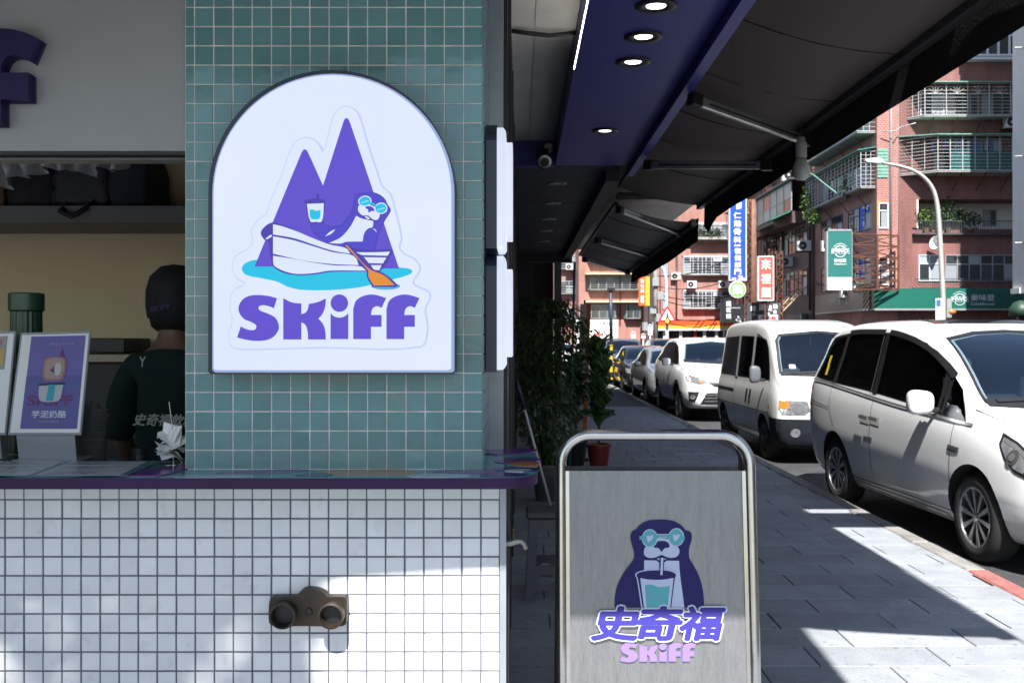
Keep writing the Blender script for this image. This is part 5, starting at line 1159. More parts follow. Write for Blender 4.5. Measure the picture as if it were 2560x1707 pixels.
mv.strip('side_vent', [(-1.22,.79),(-1.05,.80)], 'side', M['chrome'], .045, .004); mv.strip('side_vent_insert', [(-1.20,.792),(-1.07,.80)], 'side', M['alloy_dark'], .022, .008)
for sx in (-1, 1):
    mv.patch('tail_lamp', [(sx*.80,1.16),(sx*.62,1.14),(sx*.64,.86),(sx*.82,.84)], 'rear', M['redlamp'], .006)
mv.patch('tail_lamp', [(2.02,1.17),(2.18,1.15),(2.2,.90),(2.06,.92)], 'side', M['redlamp'], .006)
mv.patch('headlamp', [(-2.040,0.755),(-1.960,0.855),(-1.830,0.915),(-1.660,0.965),(-1.680,0.895),(-1.780,0.795),(-1.900,0.715),(-2.000,0.685)], 'side', M['black'], .006, edge=.04)
mv.patch('headlamp_lens', [(-2.007,0.770),(-1.941,0.848),(-1.835,0.895),(-1.695,0.934),(-1.712,0.879),(-1.794,0.801),(-1.892,0.739),(-1.974,0.715)], 'side', M['headlamp'], .010, edge=.04)
mv.patch('headlamp_bezel', [(-2.020,0.785),(-1.940,0.845),(-1.830,0.890),(-1.700,0.930),(-1.700,0.910),(-1.830,0.870),(-1.930,0.825),(-2.010,0.770)], 'side', M['chrome'], .012, edge=.04)
mv.patch('headlamp_lens', [(p.x, p.y) for p in ell(-1.86, .81, .05, .05)], 'side', M['alloy_dark'], .016)
mv.patch('headlamp_lens', [(p.x, p.y) for p in ell(-1.86, .81, .026, .027)], 'side', M['chrome'], .021)
mv.patch('grille', [(-.42,.70),(.42,.70),(.38,.58),(-.38,.58)], 'front', M['alloy_dark'], .006); mv.patch('lower_grille', [(-.60,.42),(.60,.42),(.5,.30),(-.5,.30)], 'front', M['black'], .006)
mv.strip('wiper', [(-.62,1.15),(-.1,1.17),(.05,1.175)], 'front', M['black'], .025, .02); mv.strip('bonnet_seam', [(-.80,-1.25),(-.74,-1.7),(-.62,-2.05)], 'top', M['seam'], .007, .002); mv.strip('bonnet_seam', [(.80,-1.25),(.74,-1.7),(.62,-2.05)], 'top', M['seam'], .007, .002)
mv.strip('sill_trim', [(-.95,.255),(.90,.255)], 'side', MWB, .05, .008)
mv.mirror(-.80, 1.125, .90, MW, (.115, .065, .095))
for (y, z) in ((1.72, 1.40), (1.70, 1.30)): mv.patch('sticker', [(y-.03,z-.05),(y+.03,z-.05),(y+.035,z+.05),(y-.03,z+.05)], 'side', mat('yellow sticker', (.55, .42, .02), .5), .008, both=False)
# --- white van behind it
st = [(-1.95,.42,.74,.80,.60,.68,.58),(-1.92,.28,.84,.91,.68,.755,.66),(-1.83,.22,.93,1.03,.72,.785,.70),(-1.66,.21,.99,1.14,.735,.80,.70),(-1.52,.21,1.02,1.28,.74,.80,.685),(-1.25,.21,1.03,1.58,.74,.80,.655),(-1.08,.21,1.03,1.73,.74,.80,.645),
      (-.8,.21,1.03,1.84,.74,.80,.645),(-.3,.21,1.03,1.90,.74,.80,.65),(.4,.21,1.03,1.915,.74,.80,.65),(1.2,.21,1.03,1.90,.74,.80,.645),(1.6,.22,1.03,1.86,.735,.795,.63),(1.78,.26,1.0,1.77,.72,.775,.60),(1.85,.33,1.0,1.56,.68,.74,.53),(1.87,.44,.95,1.38,.60,.68,.44)]
vn = Car('white_van', 'older white van with dark bumper and grey mirror behind the people carrier', (4.06, 14.78, ROAD), math.radians(.8), st, (-1.22, 1.25), .285, paint('ivory van paint', (.66, .67, .67)), spokes=5, cat='van', wheel='dark', ts=.17)
vns = [(-1.42,1.08),(-1.12,1.52),(-1.0,1.62),(-.52,1.66),(.38,1.675),(1.50,1.65),(1.58,1.08)]; vnf = [(-.66,1.16),(-.60,1.60),(-.55,1.67),(0,1.715),(.55,1.67),(.60,1.60),(.66,1.16),(0,1.145)]
vn.hollow(vns, vnf, [(sx*.34, y) for sx in (-1, 1) for y in (-.75, .3)], 1.12, wheel=(.32, -1.2, 1.15))
vn.patch('side_glass', vns, 'side', M['lighttint'], .004, edge=.06); VP_ = paint('ivory van paint', (.66, .67, .67))
for y in (-.45, .45): vn.strip('pillar', [(y,1.06),(y,1.69)], 'side', VP_, .13, .008)
for y in (-.52, -.38, .38, .52): vn.strip('window_seal', [(y,1.08),(y,1.67)], 'side', M['black'], .014, .010)
for pts in ([(-1.44,1.06),(-1.14,1.50),(-1.0,1.60),(-.50,1.70)],): vn.strip('window_seal', pts, 'side', M['black'], .02, .006)
vn.patch('windscreen', [(-.66,1.16),(-.60,1.60),(-.55,1.67),(0,1.715),(.55,1.67),(.60,1.60),(.66,1.16),(0,1.145)], 'front', M['screen'], .005)
for pts in ([(-1.50,1.03),(-1.45,.80),(-1.48,.70)], [(-.45,1.04),(-.45,.30)], [(.46,1.04),(.46,.30)]): vn.strip('door_seam', pts, 'side', M['seam'], .007, .002)
vn.strip('door_seam', [(-.95,.29),(.95,.29)], 'side', M['seam'], .007, .002); vn.strip('slide_rail', [(.50,.86),(1.75,.86)], 'side', M['black'], .03, .004)
for y in (-.36, -.56): vn.strip('door_handle', [(y-.05,.86),(y+.05,.865)], 'side', M['black'], .10, .012)
vn.strip('crease_shade', [(-1.5,.645),(1.75,.645)], 'side', M['seam'], .012, .002)  # thin dark line stands in for shade along the crease
vn.patch('bumper', [(-.80,.60),(0,.585),(.80,.60),(.78,.24),(0,.21),(-.78,.24)], 'front', M['bumper'], .018, edge=.05); vn.patch('bumper', [(-1.96,.60),(-1.60,.60),(-1.58,.36),(-1.62,.23),(-1.93,.23)], 'side', M['bumper'], .012, edge=.05)
for sx in (-1, 1):
    vn.patch('headlamp', [(sx*.74,.84),(sx*.40,.82),(sx*.36,.70),(sx*.44,.645),(sx*.72,.645),(sx*.755,.72)], 'front', M['headlamp'], .006); vn.patch('indicator', [(sx*.745,.83),(sx*.64,.82),(sx*.64,.73),(sx*.755,.73)], 'front', M['amber'], .010)
    vn.patch('fog_lamp', [(p.x, p.y) for p in ell(sx*.56, .42, .062, .055)], 'front', M['headlamp'], .026); vn.patch('tail_lamp', [(sx*.74,1.0),(sx*.62,1.0),(sx*.62,.66),(sx*.74,.66)], 'rear', M['redlamp'], .006)
    vn.patch('headlamp_surround', [(p.x, p.y) for p in ell(sx*.52, .73, .07, .065)], 'front', M['chrome'], .012)
vn.patch('grille', [(-.32,.82),(.32,.82),(.27,.65),(-.27,.65)], 'front', M['alloy_dark'], .006)
for z in (.68, .72, .76, .80): vn.strip('grille_bar', [(-.30,z),(.30,z)], 'front', M['chrome'], .012, .012)
vn.patch('lower_grille', [(-.34,.50),(.34,.50),(.30,.30),(-.30,.30)], 'front', M['black'], .024); vn.patch('number_plate', [(-.19,.56),(.19,.56),(.19,.47),(-.19,.47)], 'front', M['white'], .03)
vn.patch('indicator', [(p.x, p.y) for p in ell(-1.58, .72, .03, .035)], 'side', M['amber'], .008)
vn.strip('windscreen_border', [(-.66,1.16),(-.60,1.60),(-.55,1.67),(0,1.715),(.55,1.67),(.60,1.60),(.66,1.16)], 'front', M['black'], .035, .007)
vn.strip('windscreen_border', [(-.66,1.165),(0,1.15),(.66,1.165)], 'front', M['black'], .05, .008)
vn.strip('wiper', [(-.5,1.17),(.05,1.19)], 'front', M['black'], .02, .016); vn.mirror(-1.30, 1.15, .83, mat('grey mirror shell', (.10, .11, .125), .5), (.085, .05, .115))
vn.patch('windscreen_sticker', [(-.52,1.23),(-.44,1.23),(-.44,1.28),(-.52,1.28)], 'front', M['white'], .008)

# --- sport utility car, saloons
SUV = [(-2.22,.45,.66,.74,.42,.55,.42),(-2.18,.32,.76,.84,.60,.72,.58),(-2.05,.27,.86,.95,.74,.83,.70),(-1.8,.25,.93,1.03,.81,.89,.76),(-1.3,.24,.98,1.10,.83,.91,.78),(-1.0,.24,1.01,1.17,.84,.915,.75),(-.7,.24,1.03,1.36,.84,.915,.70),(-.4,.24,1.05,1.53,.84,.915,.675),(-.1,.24,1.06,1.62,.84,.915,.67),
       (.4,.24,1.08,1.66,.84,.915,.665),(1.0,.24,1.10,1.65,.84,.915,.655),(1.6,.26,1.13,1.59,.83,.905,.63),(1.95,.29,1.14,1.48,.81,.88,.59),(2.14,.34,1.13,1.34,.77,.84,.52),(2.22,.44,1.05,1.18,.68,.75,.44)]
SAL = [(-2.25,.40,.56,.62,.42,.52,.42),(-2.20,.26,.64,.70,.60,.70,.58),(-2.05,.20,.71,.78,.72,.80,.70),(-1.8,.18,.77,.85,.78,.86,.74),(-1.3,.17,.82,.92,.80,.88,.76),(-.95,.17,.86,.98,.80,.88,.74),(-.65,.17,.88,1.15,.80,.88,.68),(-.3,.17,.89,1.31,.80,.88,.63),(.1,.17,.90,1.40,.80,.88,.62),
       (.6,.17,.92,1.42,.80,.88,.615),(1.1,.17,.94,1.35,.80,.88,.61),(1.5,.18,.96,1.18,.80,.87,.64),(1.75,.20,.97,1.06,.79,.86,.68),(2.05,.24,.96,1.03,.76,.83,.68),(2.2,.32,.90,.97,.70,.76,.60),(2.24,.42,.82,.90,.60,.66,.5)]
def suv_trim(c, m):
    sd = [(-1.0,1.10),(-.66,1.31),(-.38,1.47),(-.1,1.54),(.32,1.565),(1.0,1.55),(1.18,1.52),(1.6,1.44),(1.82,1.30),(1.70,1.17),(1.25,1.14),(.32,1.115)]; fw_ = [(-.70,1.17),(-.58,1.52),(0,1.58),(.58,1.52),(.70,1.17),(0,1.13)]
    c.hollow([(-.85,1.14)]+sd[1:], fw_, [(sx*.37, y) for sx in (-1, 1) for y in (-.05, .85)], 1.12, wheel=(.36, -.48, 1.17)); c.patch('side_glass', sd, 'side', M['lighttint'], .004, edge=.06)
    for y in (.27, 1.29): c.strip('pillar', [(y,1.12),(y-.02,1.555)], 'side', M['black'], .08, .007)
    c.patch('windscreen', [(-.70,1.17),(-.58,1.52),(0,1.58),(.58,1.52),(.70,1.17),(0,1.13)], 'front', M['screen'], .005); c.strip('windscreen_border', [(-.70,1.175),(0,1.14),(.70,1.175)], 'front', M['black'], .05, .008)
    for sx in (-1, 1):
        c.patch('headlamp', [(sx*.84,.94),(sx*.50,.84),(sx*.44,.77),(sx*.60,.74),(sx*.80,.80)], 'front', M['headlamp'], .006); c.patch('indicator', [(sx*.62,.80),(sx*.50,.79),(sx*.50,.765),(sx*.60,.76)], 'front', M['amber'], .010)
        c.patch('fog_recess', [(sx*.80,.60),(sx*.60,.60),(sx*.68,.40),(sx*.78,.42)], 'front', M['black'], .006); c.patch('fog_lamp', [(p.x, p.y) for p in ell(sx*.72, .50, .045, .045)], 'front', M['headlamp'], .012)
        c.patch('tail_lamp', [(sx*.84,1.1),(sx*.5,1.05),(sx*.5,.95),(sx*.84,.93)], 'rear', M['redlamp'], .006)
    c.patch('grille', [(-.44,.78),(.44,.78),(.30,.70),(-.30,.70)], 'front', M['black'], .006); c.patch('lower_grille', [(-.46,.58),(.46,.58),(.58,.36),(-.58,.36)], 'front', M['black'], .006)
    for z in (.42, .48, .54): c.strip('grille_bar', [(-.5,z),(.5,z)], 'front', M['chrome'], .014, .012)
    for pts in ([(-1.0,1.06),(-.98,.36)], [(.27,1.1),(.28,.34)], [(1.28,1.12),(1.2,.75)]): c.strip('door_seam', pts, 'side', M['seam'], .008, .002)
    c.strip('sill', [(-1.0,.31),(.95,.31)], 'side', M['bumper'], .09, .008); c.strip('wheel_arch_trim', [(-1.34+.43*math.cos(a), .36+.43*math.sin(a)) for a in [math.pi*i/12 for i in range(13)]], 'side', M['bumper'], .05, .008)
    c.strip('door_handle', [(.02,.90),(.2,.905)], 'side', m, .03, .02); c.strip('door_handle', [(.98,.92),(1.16,.925)], 'side', m, .03, .02); c.mirror(-.62, 1.15, .90, m, (.10, .06, .08))
def sal_trim(c, m):
    sd = [(-.86,.94),(-.52,1.13),(-.22,1.25),(.05,1.305),(.30,1.32),(.85,1.295),(1.10,1.21),(1.22,.975),(.40,.955)]; fw_ = [(-.68,1.0),(-.55,1.30),(0,1.36),(.55,1.30),(.68,1.0),(0,.97)]; rw_ = [(-.60,1.10),(-.50,1.28),(.50,1.28),(.60,1.10)]
    c.hollow([(-.70,.99)]+sd[1:], fw_, [(sx*.36, y) for sx in (-1, 1) for y in (.05, .85)], .95, rw_, (.36, -.42, 1.0)); c.patch('side_glass', sd, 'side', M['lighttint'], .004, edge=.06)
    c.strip('pillar', [(.35,.95),(.35,1.315)], 'side', M['black'], .08, .007)
    c.patch('windscreen', [(-.68,1.0),(-.55,1.30),(0,1.36),(.55,1.30),(.68,1.0),(0,.97)], 'front', M['screen'], .005); c.patch('rear_glass', [(-.62,1.10),(-.52,1.30),(.52,1.30),(.62,1.10)], 'rear', M['screen'], .005)
    for sx in (-1, 1):
        c.patch('headlamp', [(sx*.80,.76),(sx*.52,.70),(sx*.46,.62),(sx*.60,.58),(sx*.78,.62)], 'front', M['headlamp'], .006); c.patch('tail_lamp', [(sx*.80,.9),(sx*.5,.88),(sx*.5,.76),(sx*.80,.74)], 'rear', M['redlamp'], .006)
    c.patch('grille', [(-.40,.66),(.40,.66),(.34,.56),(-.34,.56)], 'front', M['black'], .006); c.patch('lower_grille', [(-.46,.42),(.46,.42),(.5,.28),(-.5,.28)], 'front', M['black'], .006); c.patch('number_plate', [(-.19,.52),(.19,.52),(.19,.44),(-.19,.44)], 'front', M['white'], .01)
    for pts in ([(-.92,.9),(-.9,.30)], [(.35,.93),(.36,.28)], [(1.22,.95),(1.1,.60)]): c.strip('door_seam', pts, 'side', M['seam'], .008, .002)
    c.strip('chrome_line', [(-.9,.915),(.3,.93),(1.2,.955)], 'side', M['chrome'], .014, .006); c.strip('door_handle', [(.10,.80),(.27,.805)], 'side', M['chrome'], .025, .02); c.strip('door_handle', [(.95,.82),(1.12,.825)], 'side', M['chrome'], .025, .02); c.mirror(-.58, .98, .86, m, (.095, .055, .07))
m = paint('pearl white paint', (.66, .67, .69)); c = Car('sport_utility_car', 'white sport utility car with black wheel arches parked behind the van', (4.06, 21.6, ROAD), math.radians(.5), SUV, (-1.34, 1.32), .34, m); suv_trim(c, m)
m = paint('silver paint', (.36, .38, .40), .6); c = Car('saloon_car', 'silver saloon car between the white utility car and the black car', (3.99, 26.5, ROAD), math.radians(.4), SAL, (-1.36, 1.32), .31, m); sal_trim(c, m)
m = paint('black car paint', (.012, .013, .016)); c = Car('saloon_car', 'black saloon car parked behind the silver saloon', (3.97, 32.0, ROAD), 0, SAL, (-1.36, 1.32), .31, m); sal_trim(c, m)
m = paint('grey blue paint', (.10, .12, .15), .4); c = Car('sport_utility_car', 'grey blue utility car at the far end of the parked row', (3.95, 39.0, ROAD), 0, SUV, (-1.34, 1.32), .34, m); suv_trim(c, m)
m = paint('dark grey paint', (.05, .055, .06), .4); c = Car('sport_utility_car', 'dark grey utility car farther out in the road, only its roof showing', (7.2, 50.0, ROAD), 0, SUV, (-1.34, 1.32), .34, m, 'cars in the road'); suv_trim(c, m)
m = paint('plain white paint', (.68, .68, .68)); c = Car('hatchback_car', 'small white car far down the road left of the striped pole', (2.4, 58.0, ROAD), 0, SAL, (-1.36, 1.32), .31, m, 'cars in the road'); sal_trim(c, m)
# ------------------------------------------------------------------ buildings across the street
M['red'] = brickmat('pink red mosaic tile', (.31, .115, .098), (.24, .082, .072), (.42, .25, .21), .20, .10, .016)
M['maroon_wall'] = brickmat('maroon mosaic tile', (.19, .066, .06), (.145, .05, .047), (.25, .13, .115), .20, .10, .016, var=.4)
M['mauve'] = brickmat('dark mauve tile', (.12, .068, .065), (.10, .055, .055), (.13, .08, .075), .2, .1, .014, var=.5)  # darker mauve tile colours with strong tone variation
M['pink'] = brickmat('faded pink tile', (.33, .13, .112), (.27, .10, .086), (.40, .235, .19), .26, .12, .02, var=.35)
M['wframe'] = mat('window aluminium', (.32, .33, .34), .45, .3, var=.1); M['wframe_d'] = mat('dark window frame', (.07, .075, .08), .5, .2)
M['wframe_w'] = mat('white window frame', (.62, .66, .72), .45); M['pane'] = mat('window pane', (.035, .042, .05), .05, spec=.8, rnd=.3); M['pane_w'] = mat('frosted pane', (.30, .33, .36), .3, rnd=.2)
M['bars'] = mat('pale window bars', (.42, .44, .44), .5, .2, var=.2); M['bars_g'] = mat('old grey bars', (.26, .28, .27), .55, .2, var=.2)
M['green'] = mat('green sheet', (.05, .22, .16), .5, var=.15); M['greenl'] = mat('weathered green sheet', (.16, .33, .27), .55, var=.2); M['tealp'] = mat('teal corrugated panel', (.02, .12, .12), .45, var=.1)
M['concrete'] = mat('stained concrete', (.30, .29, .27), .85, var=.3, vs=1.5); M['rust'] = mat('rusty steel', (.12, .05, .032), .8, .2, var=.4, vs=5); M['brownpole'] = mat('rust brown pillar', (.20, .095, .065), .8, var=.35, vs=3)
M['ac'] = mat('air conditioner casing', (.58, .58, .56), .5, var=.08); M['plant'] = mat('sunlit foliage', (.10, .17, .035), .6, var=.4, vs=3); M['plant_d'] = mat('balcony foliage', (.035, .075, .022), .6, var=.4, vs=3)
def FR(O, U, W):
    O, U, W = Vector(O), Vector(U), Vector(W); return lambda u, w, z: O+U*u+W*w+Vector((0, 0, z))
def window(parent, fr, u0, u1, z0, z1, nx=2, rows=((0, .68), (.68, 1)), fm='wframe', pm='pane', d=.06, fw=.05):
    q = MB(); q.fbox(fr, u0, u1, -.02, d, z0, z0+fw); q.fbox(fr, u0, u1, -.02, d, z1-fw, z1)
    for i in range(nx+1):
        x = u0+(u1-u0-fw)*i/nx; q.fbox(fr, x, x+fw, -.02, d-.005, z0+fw, z1-fw)
    for a, b in rows[1:]: q.fbox(fr, u0, u1, -.02, d-.008, z0+(z1-z0)*a-fw/2, z0+(z1-z0)*a+fw/2)
    o = q.build('window', M[fm], parent)
    for i in range(nx):
        for a, b in rows:
            x0 = u0+(u1-u0)*i/nx+.02; x1 = u0+(u1-u0)*(i+1)/nx-.02
            g = MB(); g.fbox(fr, x0, x1, .0, .02+.004*((i) % 2), z0+(z1-z0)*a+.02, z0+(z1-z0)*b-.02); g.build('pane', M[pm] if (i*7+int(a*10)) % 5 else M['pane_w' if pm == 'pane' else 'pane'], o)
    return o
def cage(parent, fr, u0, u1, z0, z1, d=.8, cham=(0, 0), sv=.9, sh=.17, roof=None, bm='bars', slab=True, panel=None, r=.014, name='balcony_cage', fan=False):
    """security grille box; cham = how far each end slopes back to the wall"""
    q = MB(); a0, a1 = u0+cham[0], u1-cham[1]
    def bar(p, s_, rr=r): q.beam(fr(*p), fr(*s_), rr*2, rr*2, (0, 0, 1) if abs(p[2]-s_[2]) < .01 else (0, 1, 0.01))
    nz = max(2, int((z1-z0)/sh)); 
    for i in range(nz+1):
        z = z0+(z1-z0)*i/nz; th = r*1.6 if i in (0, nz) else r*.75
        bar((a0, d, z), (a1, d, z), th); bar((u0, 0, z), (a0, d, z), th); bar((u1, 0, z), (a1, d, z), th)
    nu = max(2, int((a1-a0)/sv))
    for i in range(nu+1):
        u = a0+(a1-a0)*i/nu; bar((u, d, z0), (u, d, z1), r*1.4)
    for t in (.33, .66): bar((u0+(a0-u0)*t, d*t, z0), (u0+(a0-u0)*t, d*t, z1)); bar((u1+(a1-u1)*t, d*t, z0), (u1+(a1-u1)*t, d*t, z1))
    if fan:
        for i in range(nu):
            uc = a0+(a1-a0)*(i+.5)/nu; zc = z0+(z1-z0)*.68
            for k in range(7):
                an = math.pi*k/6; bar((uc, d, zc), (uc+.42*math.cos(an), d, zc+(z1-zc)*.95*math.sin(an)+.001), r*.7)
    o = q.build(name, M[bm], parent)
    if slab:
        g = MB(); g.prism([[fr(u0, 0, z0-.10), fr(u1, 0, z0-.10), fr(a1, d, z0-.10), fr(a0, d, z0-.10)]], (0, 0, .06)); g.build('floor_slab', M['concrete'], o)
    if roof:
        g = MB(); g.prism([[fr(u0-.15, 0, z1+.18), fr(u1+.15, 0, z1+.18), fr(a1+.12, d+.2, z1+.02), fr(a0-.12, d+.2, z1+.02)]], (0, 0, .05)); g.build('roof', M[roof], o)
    if panel:
        pa, pb, pz, pm = panel; g = MB(); n = int((pz-z0)/.09)
        for i in range(n): g.fbox(fr, a0+(a1-a0)*pa, a0+(a1-a0)*pb, d-.05-.012*(i % 2), d-.03-.012*(i % 2), z0+.09*i, z0+.09*(i+1))
        g.build('panel', M[pm], o)
    return o
def acunit(label, fr, u, w, z, s_=1, face='W'):
    t = thing('air_conditioner', label, 'air conditioner', fr(u, w, z), 'air conditioners on the facades')
    q = MB(); q.fbox(fr, u, u+.8*s_, w, w+.32*s_, z, z+.6*s_); q.build('casing', M['ac'], t, bevel=.02)
    c = fr(u+.30*s_, w+.325*s_, z+.3*s_); ax = fr(0, 1, 0)-fr(0, 0, 0); MB().lathe([(.23*s_, 0), (.22*s_, .008), (.0, .008)], c, ax, 20, cap=False).build('fan_grille', M['black'], t)
    MB().lathe([(.06*s_, .009), (.0, .012)], c, ax, 12, cap=False).build('fan_hub', M['ac'], t)
    q = MB(); q.fbox(fr, u, u+.8*s_, w-.3, w+.34, z-.05, z-.005); q.build('bracket', M['rust'], t)
def clump(parent, name, c, rad, n, m, seed=0, sz=.09):
    rr = random.Random(seed); q = MB(); c = Vector(c)
    for i in range(n):
        v = Vector((rr.gauss(0, 1), rr.gauss(0, 1), rr.gauss(0, 1))).normalized()*rr.random()**.4; lump = 1+.35*math.sin(v.x*5+seed)*math.cos(v.z*4)
        p = c+Vector((v.x*rad[0], v.y*rad[1], v.z*rad[2]))*lump
        leaf(q, p, (v.x+rr.gauss(0, .5), v.y+rr.gauss(0, .5)-.2, v.z+rr.gauss(0, .5)), (0, 0, 1), sz*rr.uniform(.7, 1.4), sz*rr.uniform(.4, .7), .3)
    return q.build(name, m, parent)

# corner block with the green shop band
YB = 54.0; XB = 19.2
KX = lambda px, Y=YB: (px-1300)/2500*Y
KZ = lambda py, Y=YB: 1.5-(py-848)/2500*Y
cb = thing('apartment_block', 'red tiled corner apartment block with caged balconies above the green cafe band', 'building', (XB+4, YB+5, ROAD))
FX0 = KX(2188)
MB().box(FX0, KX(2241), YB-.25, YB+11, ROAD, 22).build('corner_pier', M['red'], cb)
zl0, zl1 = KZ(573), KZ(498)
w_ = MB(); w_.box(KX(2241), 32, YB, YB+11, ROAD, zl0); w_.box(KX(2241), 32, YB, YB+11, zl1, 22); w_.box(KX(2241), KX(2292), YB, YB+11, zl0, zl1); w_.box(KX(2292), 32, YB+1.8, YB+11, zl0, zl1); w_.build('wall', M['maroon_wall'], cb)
ff = FR((0, YB, 0), (1, 0, 0), (0, -1, 0))
def lb_(name, m, *b):
    q = MB(); q.box(*b); return q.build(name, m, cb)
lb_('loggia_lining', M['white'], KX(2292), KX(2296), YB+.01, YB+1.79, zl0+.01, zl1-.01); lb_('loggia_lining', M['offwhite'], KX(2296), 31, YB+1.74, YB+1.79, zl0+.01, zl1-.01)
for px in (2310, 2408, 2495): window(cb, FR((0, YB+1.73, 0), (1, 0, 0), (0, -1, 0)), KX(px), KX(px+34), zl0+.35, zl1-.35, 2, ((0, 1),))
# sunroom on top
window(cb, FR((0, YB-.5, 0), (1, 0, 0), (0, -1, 0)), KX(2400), KX(2540), KZ(148), KZ(84), 5, ((0, .8), (.8, 1)), 'wframe_w', d=.1, fw=.10); lb_('sunroom_base', M['wframe_w'], KX(2396), KX(2542), YB-.55, YB-.002, KZ(156), KZ(149)); lb_('sunroom_side', M['wframe_w'], KX(2396), KX(2399), YB-.5, YB-.002, KZ(149), KZ(40))
lb_('sunroom_back', M['wframe_d'], KX(2400), KX(2540), YB-.12, YB-.05, KZ(148), KZ(84))
# upper cage with windows behind
window(cb, ff, KX(2300), KX(2360), KZ(290), KZ(232), 2, ((0, 1),), 'wframe_w', 'pane_w'); window(cb, ff, KX(2366), KX(2445), KZ(290), KZ(236), 4, ((0, 1),)); window(cb, ff, KX(2455), KX(2530), KZ(290), KZ(232), 3, ((0, 1),))
cage(cb, ff, KX(2266), KX(2560), KZ(296), KZ(219), .85, (.65, 0), 1.02, .18, 'greenl', 'bars', fan=True)
window(cb, ff, KX(2330), KX(2520), KZ(430), KZ(362), 6, ((0, 1),), 'wframe_d'); c2 = cage(cb, ff, KX(2249), KX(2560), KZ(436), KZ(352), 1.35, (1.5, 0), .62, .17, 'greenl', 'bars', panel=(.135, 1, KZ(388), 'tealp'))
lw = thing('laundry_line', 'row of washing hung inside the teal panelled balcony cage', 'laundry', (KX(2400), YB-.9, KZ(360))); rr = random.Random(4)
MB().beam((KX(2310), YB-.8, KZ(358)), (KX(2520), YB-.8, KZ(358)), .03, .03).build('rail', M['bars'], lw)
for i, px in enumerate(range(2312, 2515, 11)):
    c_ = rr.choice([(.30, .42, .55), (.12, .2, .38), (.45, .45, .47), (.25, .10, .16), (.15, .28, .32), (.42, .36, .38), (.10, .17, .40)]); h = rr.uniform(.5, .85)
    x = KX(px); wdt = rr.uniform(.16, .24); n = 5; vs = []
    for k in range(n+1):
        for j in (0, 1): vs.append((x+wdt*k/n*(1-.15*j), YB-.8+.03*math.sin(k*1.7+px), KZ(359)-h*j))
    MB().add(vs, [(2*k, 2*k+1, 2*k+3, 2*k+2) for k in range(n)]).build('garment', mat('washing', c_, .85), lw)
acunit('grey air conditioner hung on the shaded maroon wall between the two cages', ff, KX(2500), .3, KZ(326), 1.05)
# loggia railing and plants
q = MB()
for i in range(60): x = KX(2290)+.115*i; q.box(x, x+.02, YB-.32, YB-.30, zl0-.25, KZ(555))
q.box(KX(2280), 27, YB-.34, YB-.28, KZ(555), KZ(555)+.04); q.box(KX(2280), 27, YB-.35, YB+.0, zl0-.33, zl0-.25); q.build('loggia_railing', M['wframe_d'], cb)
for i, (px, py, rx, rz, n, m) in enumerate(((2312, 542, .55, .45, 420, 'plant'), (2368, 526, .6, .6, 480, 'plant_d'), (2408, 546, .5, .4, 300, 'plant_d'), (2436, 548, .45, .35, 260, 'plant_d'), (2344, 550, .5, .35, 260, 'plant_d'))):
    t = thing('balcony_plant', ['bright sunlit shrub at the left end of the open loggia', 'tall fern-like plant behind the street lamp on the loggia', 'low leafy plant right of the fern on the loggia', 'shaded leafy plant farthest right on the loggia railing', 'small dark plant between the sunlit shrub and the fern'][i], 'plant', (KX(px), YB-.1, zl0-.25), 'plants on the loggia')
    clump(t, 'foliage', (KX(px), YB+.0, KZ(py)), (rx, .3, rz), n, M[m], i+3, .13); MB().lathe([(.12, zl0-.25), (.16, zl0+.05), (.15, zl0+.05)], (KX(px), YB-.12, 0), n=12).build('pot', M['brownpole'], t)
window(cb, ff, KX(2296), KX(2350), KZ(703), KZ(637), 2, ((0, .66), (.66, 1)), 'wframe_w', 'pane_w'); window(cb, ff, KX(2362), KX(2540), KZ(703), KZ(637), 6, ((0, .64), (.64, 1)), 'wframe')
q = MB()
for i in range(70): x = KX(2282)+.11*i; q.box(x, x+.018, YB-.42, YB-.40, KZ(716), KZ(699))
q.box(KX(2278), 28, YB-.44, YB-.38, KZ(699), KZ(699)+.03); q.build('balcony_railing', M['wframe_d'], cb)
hs = thing('loudspeaker_horn', 'white horn loudspeaker on the red wall beside the lamp post', 'loudspeaker', (KX(2334), YB-.5, KZ(618)))
MB().lathe([(.05, 0), (.10, .25), (.34, .62), (.36, .62), (.12, .22)], (KX(2348), YB-.45, KZ(614)), (-1, -.5, .15), 18, cap=False).build('horn', M['white'], hs, smooth=True); q = MB(); q.beam((KX(2346), YB-.02, KZ(616)), (KX(2346), YB-.5, KZ(616)), .06, .06); q.build('bracket', M['rust'], hs)
# green band sign wrapping the corner
gb = thing('shop_sign_band', 'dark green cafe sign band wrapping the corner block, with white logo', 'sign', (KX(2350), YB-1, KZ(773)))
YS = 53.2; xs0 = 18.45
z0, z1 = KZ(771, YS), KZ(721, YS)
MB().box(KX(2186, YS), 30, YS, YS+.35, z0, z1).build('board', mat('cafe green', (.012, .115, .085), .35, var=.05), gb); MB().box(KX(2186, YS), 30, YS-.01, YS+.36, z0-.10, z0-.003).build('lower_trim', M['wframe'], gb)
q = MB(); lpq = [(KX(2186, YS), YS), (xs0+.35, YS+.25), (xs0+.06, YS+.75), (xs0, YS+1.4), (xs0, YB+8.5), (xs0+.3, YB+8.5), (xs0+.3, YS+1.4), (xs0+.5, YS+.6), (KX(2186, YS), YS+.35)]
q.prism([[(x, y, z0) for x, y in lpq]], (0, 0, z1-z0)); q.build('side_board', mat('cafe brown green', (.10, .085, .075), .35, var=.1), gb)
q = MB(); q.prism([[(x-.01, y, z0-.1) for x, y in lpq]], (0, 0, .097)); q.build('lower_trim', M['wframe'], gb)
